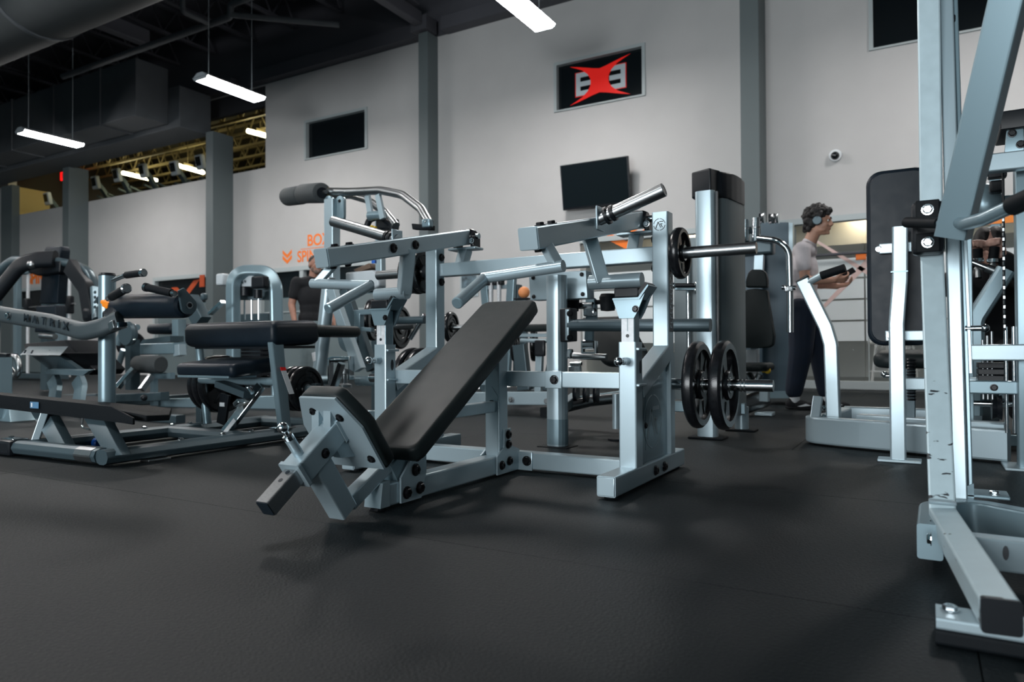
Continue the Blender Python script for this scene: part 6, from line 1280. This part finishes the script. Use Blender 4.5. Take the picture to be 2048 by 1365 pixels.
def head(b, g, c, tilt=0.0, k=1.0):
    c = V(c); R = Quaternion((0, 1, 0), tilt)
    def at_(x, y, z): return c + R @ (V((x, y, z)) * k)
    e = lambda p, r: b.ell(g, at_(*p), [q * k for q in r], R)
    e((-0.012, 0, 0.030), (0.097, 0.076, 0.092)); e((0.020, 0, -0.035), (0.068, 0.058, 0.080)); e((0.045, 0, -0.085), (0.038, 0.036, 0.028))
    for s_ in (1, -1):
        e((0.052, 0.032 * s_, -0.022), (0.030, 0.026, 0.026)); e((0.078, 0.026 * s_, 0.028), (0.016, 0.028, 0.011)); e((0.022, 0.040 * s_, -0.068), (0.045, 0.020, 0.026))
        e((-0.008, 0.077 * s_, -0.004), (0.020, 0.008, 0.031))
    b.limb(g, [at_(0.083, 0, 0.022), at_(0.104, 0, -0.018), at_(0.094, 0, -0.030)], [0.010 * k, 0.0125 * k, 0.012 * k])
    for s_ in (1, -1): e((0.092, 0.012 * s_, -0.028), (0.012, 0.009, 0.009))
    e((0.080, 0, -0.052), (0.016, 0.024, 0.008)); e((0.077, 0, -0.065), (0.015, 0.022, 0.009)); e((0.076, 0, -0.092), (0.018, 0.022, 0.018))
    return at_
def hand(b, g, wrist, dirv, palm_n, curl=0.5, k=1.0, spread=0.3, thumb_side=1):
    """palm, four bent fingers of different length and a thumb from the side of the palm"""
    d = V(dirv).normalized(); n = V(palm_n); n = (n - d * n.dot(d)).normalized(); s_ = n.cross(d) * thumb_side; wv = V(wrist)
    for t in (-0.026, -0.009, 0.009, 0.026): b.limb(g, [wv + s_ * t * 0.7 * k, wv + (d * 0.088 + s_ * t) * k], [0.016 * k, 0.0135 * k])
    for i, (t, L) in enumerate(((0.030, 0.072), (0.010, 0.082), (-0.010, 0.076), (-0.029, 0.060))):
        p = wv + (d * 0.088 + s_ * t) * k; a = 0.0; pts = [p]; dd = d
        for j, f in enumerate((0.45, 0.32, 0.26)):
            a += curl * (0.9, 1.3, 0.9)[j]; dd = d * math.cos(a) + n * math.sin(a); p = p + dd * L * f * k; pts.append(p)
        b.limb(g, pts, [0.0095 * k, 0.009 * k, 0.0085 * k, 0.0075 * k])
    p = wv + (d * 0.022 + s_ * 0.028) * k
    b.limb(g, [p, p + (d * 0.030 + s_ * 0.024 + n * 0.014) * k, p + (d * 0.058 + s_ * 0.022 + n * 0.034) * k, p + (d * 0.076 + s_ * 0.012 + n * 0.046) * k], [0.014 * k, 0.012 * k, 0.010 * k, 0.0085 * k])
def torso(b, g, hip, chest, sh, grow=0.0, w=1.0):
    hip, chest, sh = V(hip), V(chest), V(sh); up = (sh - hip).normalized(); tilt = math.atan2(up.x, up.z); R = Quaternion((0, 1, 0), tilt)
    b.ell(g, hip, (0.125 + grow, 0.165 * w + grow, 0.14 + grow), R); b.ell(g, (hip + chest) / 2, (0.112 + grow, 0.150 * w + grow, 0.19 + grow), R)
    b.ell(g, chest, (0.125 + grow, 0.175 * w + grow, 0.19 + grow), R); b.ell(g, sh + up * -0.03, (0.095 + grow, 0.195 * w + grow, 0.085 + grow), R)
def eyes(b, at_, par, k=1.0):
    for s_ in (1, -1):
        for nm, m_, off, r in (('eye', EYEW, 0.0, 0.0125), ('iris', EYED, 0.0075, 0.0068)):
            g = G(); g.ell(b.w(at_(0.0685 + off, 0.029 * s_, 0.012)), (r * k,) * 3, None, 14, 10); me = bpy.data.meshes.new(nm); g.bm.to_mesh(me); g.bm.free(); me.materials.append(m_); me.shade_smooth()
            o = bpy.data.objects.new(nm, me); COL.objects.link(o); o.parent = par
def simple(name, fn, m, par, label=None):
    g = G(); fn(g); bmesh.ops.recalc_face_normals(g.bm, faces=g.bm.faces[:]); me = bpy.data.meshes.new(name); g.bm.to_mesh(me); g.bm.free(); me.materials.append(m); me.shade_smooth(); me.set_sharp_from_angle(angle=0.6)
    o = bpy.data.objects.new(name, me); COL.objects.link(o); o.parent = par
    if label: o['label'] = label
    return o
def shoe(b, par, ankle, yaw=0.0, pitch=0.0, m=None, white=True):
    a = V(ankle); R = Quaternion((0, 0, 1), yaw) @ Quaternion((0, 1, 0), pitch)
    T = lambda x, y, z: a + R @ V((x, y, z - 0.09))
    o = organic('shoe', lambda g: [b.ell(g, T(-0.03, 0, 0.05), (0.055, 0.042, 0.048), R), b.ell(g, T(0.04, 0, 0.045), (0.075, 0.043, 0.040), R), b.ell(g, T(0.12, 0, 0.036), (0.068, 0.047, 0.030), R), b.ell(g, T(-0.015, 0, 0.085), (0.045, 0.038, 0.030), R)], m or BLACKT, (0, 0, 0), par, 0.006, 3)
    s_ = organic('sole', lambda g: [b.ell(g, T(0.05, 0, 0.016), (0.145, 0.046, 0.016), R), b.ell(g, T(0.11, 0, 0.016), (0.082, 0.050, 0.016), R), b.ell(g, T(-0.03, 0, 0.016), (0.062, 0.042, 0.016), R)], BLACKT, (0, 0, 0), par, 0.006, 2)
    for sy in (1, -1):
        if white: simple('side_flash', lambda g: g.prism([b.w(T(0.02, sy * 0.040, 0.03)), b.w(T(0.09, sy * 0.044, 0.055)), b.w(T(0.13, sy * 0.044, 0.04)), b.w(T(0.05, sy * 0.044, 0.028))], b.w(R @ V((0, sy * 0.006, 0)))), WHITE, par, 'white flash on the shoe')
    return o

# --- man with headphones, walking past in profile, reading a phone
b = Body((-0.905, 6.86, 0), 0.06)
HIP, CHEST, SH = (-0.035, 0, 0.97), (-0.045, 0, 1.24), (-0.025, 0, 1.44)
RS, RE, RW = (-0.03, -0.185, 1.415), (-0.005, -0.215, 1.135), (0.215, -0.145, 1.135)
LS, LE, LW = (-0.02, 0.185, 1.415), (0.02, 0.215, 1.14), (0.235, 0.09, 1.10)
RK, RA = (-0.055, -0.10, 0.52), (-0.115, -0.10, 0.10); LK, LA = (0.09, 0.09, 0.53), (0.135, 0.09, 0.10)
at1 = [None]
def f(g):
    at1[0] = head(b, g, (0.100, 0, 1.672), 0.10, 1.02)
    b.limb(g, [(0.005, 0, 1.46), (0.065, 0, 1.60)], [0.060, 0.054])
    torso(b, g, HIP, CHEST, SH, -0.012)
    for S_, E_, W_ in ((RS, RE, RW), (LS, LE, LW)): b.limb(g, [S_, E_, W_], [0.052, 0.042, 0.029]); b.limb(g, [E_, V(E_) * 0.6 + V(W_) * 0.4], [0.042, 0.040])
    hand(b, g, RW, (1, 0.25, 0.05), (0.2, 0.55, 0.6), 0.55, 1.0, thumb_side=-1); hand(b, g, LW, (1, -0.25, 0.12), (0, -0.4, 0.9), 0.5, 1.0)
    for K_, A_, s_ in ((RK, RA, -1), (LK, LA, 1)): b.limb(g, [(HIP[0], 0.085 * s_, 0.93), K_, A_], [0.082, 0.055, 0.040])
p1 = organic('person', f, SKIN, b.loc, None, 0.0065, 3, 'young man in a pale tee and navy trousers, dark headphones, walking and reading a phone', {'category': 'person'})
def f(g):
    torso(b, g, HIP, CHEST, SH, 0.010); b.limb(g, [(0.0, 0, 1.43), (0.012, 0, 1.485)], [0.085, 0.064])
    for S_, E_ in ((RS, RE), (LS, LE)): b.limb(g, [V(S_) + V((0, 0, 0.0)), V(S_) * 0.45 + V(E_) * 0.55], [0.070, 0.064])
    b.ell(g, (-0.035, 0, 0.98), (0.135, 0.172, 0.10))
organic('tee', f, TEE, (0, 0, 0), p1, 0.008, 4)
def f(g):
    b.ell(g, (-0.04, 0, 0.93), (0.135, 0.172, 0.12))
    for K_, A_, s_ in ((RK, RA, -1), (LK, LA, 1)): b.limb(g, [(-0.04, 0.083 * s_, 0.90), K_, (A_[0], A_[1], 0.17)], [0.126, 0.102, 0.076])
organic('trousers', f, NAVY, (0, 0, 0), p1, 0.009, 4)
for A_ in (RA, LA): organic('sock', lambda g: b.limb(g, [(A_[0], A_[1], 0.17), (A_[0] + 0.005, A_[1], 0.085)], [0.046, 0.044]), WHITE, (0, 0, 0), p1, 0.008, 2)
shoe(b, p1, (RA[0] + 0.01, RA[1], 0.092)); shoe(b, p1, (LA[0] + 0.01, LA[1], 0.092))
hr = random.Random(3)
def f(g):
    A = at1[0]
    b.ell(g, A(-0.025, 0, 0.050), (0.104, 0.088, 0.092)); b.ell(g, A(-0.060, 0, -0.005), (0.064, 0.078, 0.075))
    for k in range(150):
        th = hr.uniform(-3.14, 3.14); ph = hr.uniform(0.05, 2.0); x = math.cos(th) * math.sin(ph); y = math.sin(th) * math.sin(ph); z = math.cos(ph)
        if (x > 0.35 and z < 0.50) or (x > -0.1 and z < -0.05): continue
        c = A(-0.022 + 0.106 * x, 0.090 * y, 0.046 + 0.098 * z); r = hr.uniform(0.014, 0.026)
        b.ell(g, c, (r * 1.35, r * 0.8, r * 0.8), Quaternion((0, 1, 0), hr.uniform(-1.5, 1.5)) @ Quaternion((0, 0, 1), hr.uniform(-1, 1)))
    for k in range(26):
        b.ell(g, A(hr.uniform(0.02, 0.084), hr.uniform(-0.055, 0.055), hr.uniform(0.070, 0.120)), (0.020, 0.015, 0.017), Quaternion((0, 1, 0), hr.uniform(-0.6, 0.9)))
    for k in range(26):
        b.ell(g, A(hr.uniform(-0.115, -0.07), hr.uniform(-0.06, 0.06), hr.uniform(-0.085, 0.02)), (0.020, 0.020, 0.026))
organic('hair', f, HAIR, (0, 0, 0), p1, 0.005, 1)
eyes(b, at1[0], p1, 1.02)
for s_ in (1, -1): simple('eyebrow', lambda g: g.ell(b.w(at1[0](0.090, 0.030 * s_, 0.036)), (0.008, 0.020, 0.005), b.q), HAIR, p1)
simple('lips', lambda g: [g.ell(b.w(at1[0](0.093, 0, -0.054)), (0.006, 0.020, 0.005), b.q), g.ell(b.w(at1[0](0.090, 0, -0.064)), (0.006, 0.018, 0.006), b.q)], LIP, p1)
hp = simple('headphones', lambda g: [g.lathe([(0, 0), (0.036, 0), (0.040, 0.008), (0.040, 0.030), (0.034, 0.038), (0, 0.038)], b.w(at1[0](-0.012, 0.070 * s_, -0.002)), b.w((0, s_, 0)), 22) for s_ in (1, -1)], DSIL, p1, 'dark on-ear headphones')
simple('headband', lambda g: g.sweep(rrect(0.022, 0.010, 0.004), [b.w(at1[0](-0.015, 0.098 * math.cos(t), 0.02 + 0.128 * math.sin(t))) for t in [k * math.pi / 16 for k in range(17)]], up=b.w((1, 0, 0))), BLACK, hp)
phone_c = b.loc + b.w((0.315, -0.10, 1.185)); ph = solo('phone', BLACK, 'black phone held up by the walking man with headphones', 'phone', phone_c)
ph.box(phone_c, (0.150, 0.075, 0.010), b.q @ Quaternion((0, 1, 0), -0.52) @ Quaternion((1, 0, 0), 0.75), bev=0.004)
q = Part('phone_screen', GLASSD, parent=ph); q.box(phone_c + b.w(Quaternion((0, 1, 0), -0.52) @ Quaternion((1, 0, 0), 0.75) @ V((0, 0, 0.005))), (0.138, 0.068, 0.002), b.q @ Quaternion((0, 1, 0), -0.52) @ Quaternion((1, 0, 0), 0.75))

# --- bearded man in black behind the left press arm
b = Body((-7.08, 6.92, 0), -0.35)
HIP, CHEST, SH = (0, 0, 0.98), (0.0, 0, 1.26), (-0.01, 0, 1.47)
RS, RE, RW = (-0.03, -0.215, 1.45), (-0.07, -0.27, 1.16), (0.02, -0.27, 0.93); LS, LE, LW = (-0.02, 0.215, 1.45), (-0.03, 0.27, 1.16), (0.06, 0.26, 0.93)
def f(g):
    at1[0] = head(b, g, (0.07, 0, 1.69), 0.05, 1.05)
    b.limb(g, [(0.005, 0, 1.48), (0.045, 0, 1.62)], [0.068, 0.062])
    torso(b, g, HIP, CHEST, SH, 0.005, 1.1)
    for S_, E_, W_ in ((RS, RE, RW), (LS, LE, LW)): b.limb(g, [S_, E_, W_], [0.060, 0.048, 0.032]); b.limb(g, [E_, V(E_) * 0.6 + V(W_) * 0.4], [0.048, 0.045])
    hand(b, g, RW, (0.25, 0.05, -1), (0.3, 1, 0), 0.45, 1.05, thumb_side=1); hand(b, g, LW, (0.25, -0.05, -1), (0.3, -1, 0), 0.45, 1.05, thumb_side=-1)
    for s_ in (-1, 1): b.limb(g, [(0, 0.095 * s_, 0.93), (0.02, 0.10 * s_, 0.52), (-0.02, 0.10 * s_, 0.10)], [0.088, 0.060, 0.044])
p2 = organic('person', f, SKIN2, b.loc, None, 0.008, 3, 'bearded man with cropped hair in a black tee, standing behind the left press arm', {'category': 'person'})
def f(g):
    torso(b, g, HIP, CHEST, SH, 0.022, 1.12); b.limb(g, [(0.0, 0, 1.46), (0.015, 0, 1.51)], [0.09, 0.072])
    for S_, E_ in ((RS, RE), (LS, LE)): b.limb(g, [S_, V(S_) * 0.4 + V(E_) * 0.6], [0.080, 0.072])
    b.ell(g, (0, 0, 0.97), (0.15, 0.19, 0.10))
organic('tee', f, BLACKT, (0, 0, 0), p2, 0.010, 4)
def f(g):
    b.ell(g, (0, 0, 0.92), (0.145, 0.185, 0.12))
    for s_ in (-1, 1): b.limb(g, [(0, 0.095 * s_, 0.88), (0.02, 0.10 * s_, 0.52), (-0.02, 0.10 * s_, 0.16)], [0.120, 0.100, 0.085])
organic('trousers', f, GREYT, (0, 0, 0), p2, 0.010, 4)
shoe(b, p2, (-0.01, -0.10, 0.092), white=False); shoe(b, p2, (-0.01, 0.10, 0.092), white=False)
organic('cropped_hair', lambda g: [b.ell(g, at1[0](-0.020, 0, 0.042), (0.100, 0.081, 0.088)), b.ell(g, at1[0](-0.055, 0, -0.01), (0.06, 0.072, 0.06))], HAIRG, (0, 0, 0), p2, 0.007, 2)
organic('beard', lambda g: [b.ell(g, at1[0](0.050, 0, -0.088), (0.048, 0.046, 0.036)), b.ell(g, at1[0](0.082, 0, -0.050), (0.018, 0.028, 0.006)), *[b.ell(g, at1[0](0.02, 0.046 * s_, -0.06), (0.045, 0.018, 0.035)) for s_ in (1, -1)]], BEARD, (0, 0, 0), p2, 0.006, 2)
eyes(b, at1[0], p2, 1.05)
for s_ in (1, -1): simple('eyebrow', lambda g: g.ell(b.w(at1[0](0.090, 0.030 * s_, 0.036)), (0.008, 0.020, 0.005), b.q), HAIRG, p2)

# --- seated person in a black hoodie gripping the crunch machine
b = Body((0.36, 5.62, 0), -math.pi / 2)
HIP, CHEST, SH = (0.0, 0, 0.55), (0.05, 0, 0.80), (0.10, 0, 0.97)
GR, GL = V((0.279,5.1,1.14)), V((0.363,5.1,1.143))
def loc_(p): return b.q.inverted() @ (V(p) - b.loc)
gr, gl = loc_(GR), loc_(GL)      # image left grip is the person's right hand
RW, LW = gr + V((-0.055, -0.035, -0.045)), gl + V((-0.055, 0.035, -0.045))
RS, LS = (0.10, -0.18, 0.98), (0.10, 0.18, 0.98); RE, LE = V((0.30, -0.21, 0.93)), V((0.30, 0.21, 0.93))
def f(g):
    at1[0] = head(b, g, (0.20, 0, 1.180), 0.18, 0.98)
    b.limb(g, [(0.115, 0, 0.99), (0.165, 0, 1.12)], [0.058, 0.052])
    torso(b, g, HIP, CHEST, SH, -0.005)
    for S_, E_, W_ in ((RS, RE, RW), (LS, LE, LW)): b.limb(g, [S_, E_, W_], [0.050, 0.042, 0.029])
    hand(b, g, RW, (0.35, 0.25, 1), (1, 0.6, -0.2), 0.95, 1.0, thumb_side=-1); hand(b, g, LW, (0.35, -0.25, 1), (1, -0.6, -0.2), 0.95, 1.0, thumb_side=1)
    for s_ in (-1, 1): b.limb(g, [(0.02, 0.09 * s_, 0.51), (0.42, 0.13 * s_, 0.50), (0.40, 0.13 * s_, 0.10)], [0.085, 0.058, 0.042])
p3 = organic('person', f, SKIN3, b.loc, None, 0.007, 3, 'seated person in a black hoodie with both hands on upright grips before the face', {'category': 'person'})
def f(g):
    torso(b, g, HIP, CHEST, SH, 0.022, 1.05); b.limb(g, [(0.10, 0, 0.98), (0.13, 0, 1.035)], [0.10, 0.075])
    for S_, E_, W_ in ((RS, RE, RW), (LS, LE, LW)): b.limb(g, [S_, E_, V(E_) * 0.12 + V(W_) * 0.88], [0.085, 0.070, 0.048])
    b.ell(g, (0.02, 0, 1.01), (0.07, 0.12, 0.06))
organic('hoodie', f, BLACKT, (0, 0, 0), p3, 0.010, 4)
def f(g):
    b.ell(g, (0, 0, 0.53), (0.15, 0.185, 0.10))
    for s_ in (-1, 1): b.limb(g, [(0.02, 0.09 * s_, 0.51), (0.42, 0.13 * s_, 0.50), (0.40, 0.13 * s_, 0.16)], [0.105, 0.085, 0.065])
organic('trousers', f, BLACKT, (0, 0, 0), p3, 0.010, 4)
shoe(b, p3, (0.41, -0.13, 0.092), white=False); shoe(b, p3, (0.41, 0.13, 0.092), white=False)
def f(g):
    A = at1[0]
    for s_ in (1, -1):
        b.ell(g, A(-0.020, 0.030 * s_, 0.050), (0.100, 0.058, 0.082)); b.ell(g, A(0.030, 0.056 * s_, 0.045), (0.050, 0.028, 0.060)); b.ell(g, A(-0.05, 0.05 * s_, -0.03), (0.05, 0.035, 0.09))
organic('hair', f, HAIR, (0, 0, 0), p3, 0.006, 3, 'dark hair with a centre parting')
eyes(b, at1[0], p3, 0.98)
for s_ in (1, -1): simple('eyebrow', lambda g: g.ell(b.w(at1[0](0.090, 0.030 * s_, 0.036)), (0.008, 0.020, 0.005), b.q), HAIR, p3)
simple('lips', lambda g: g.ell(b.w(at1[0](0.092, 0, -0.058)), (0.006, 0.020, 0.009), b.q), LIP, p3)

finish()
mats_build()
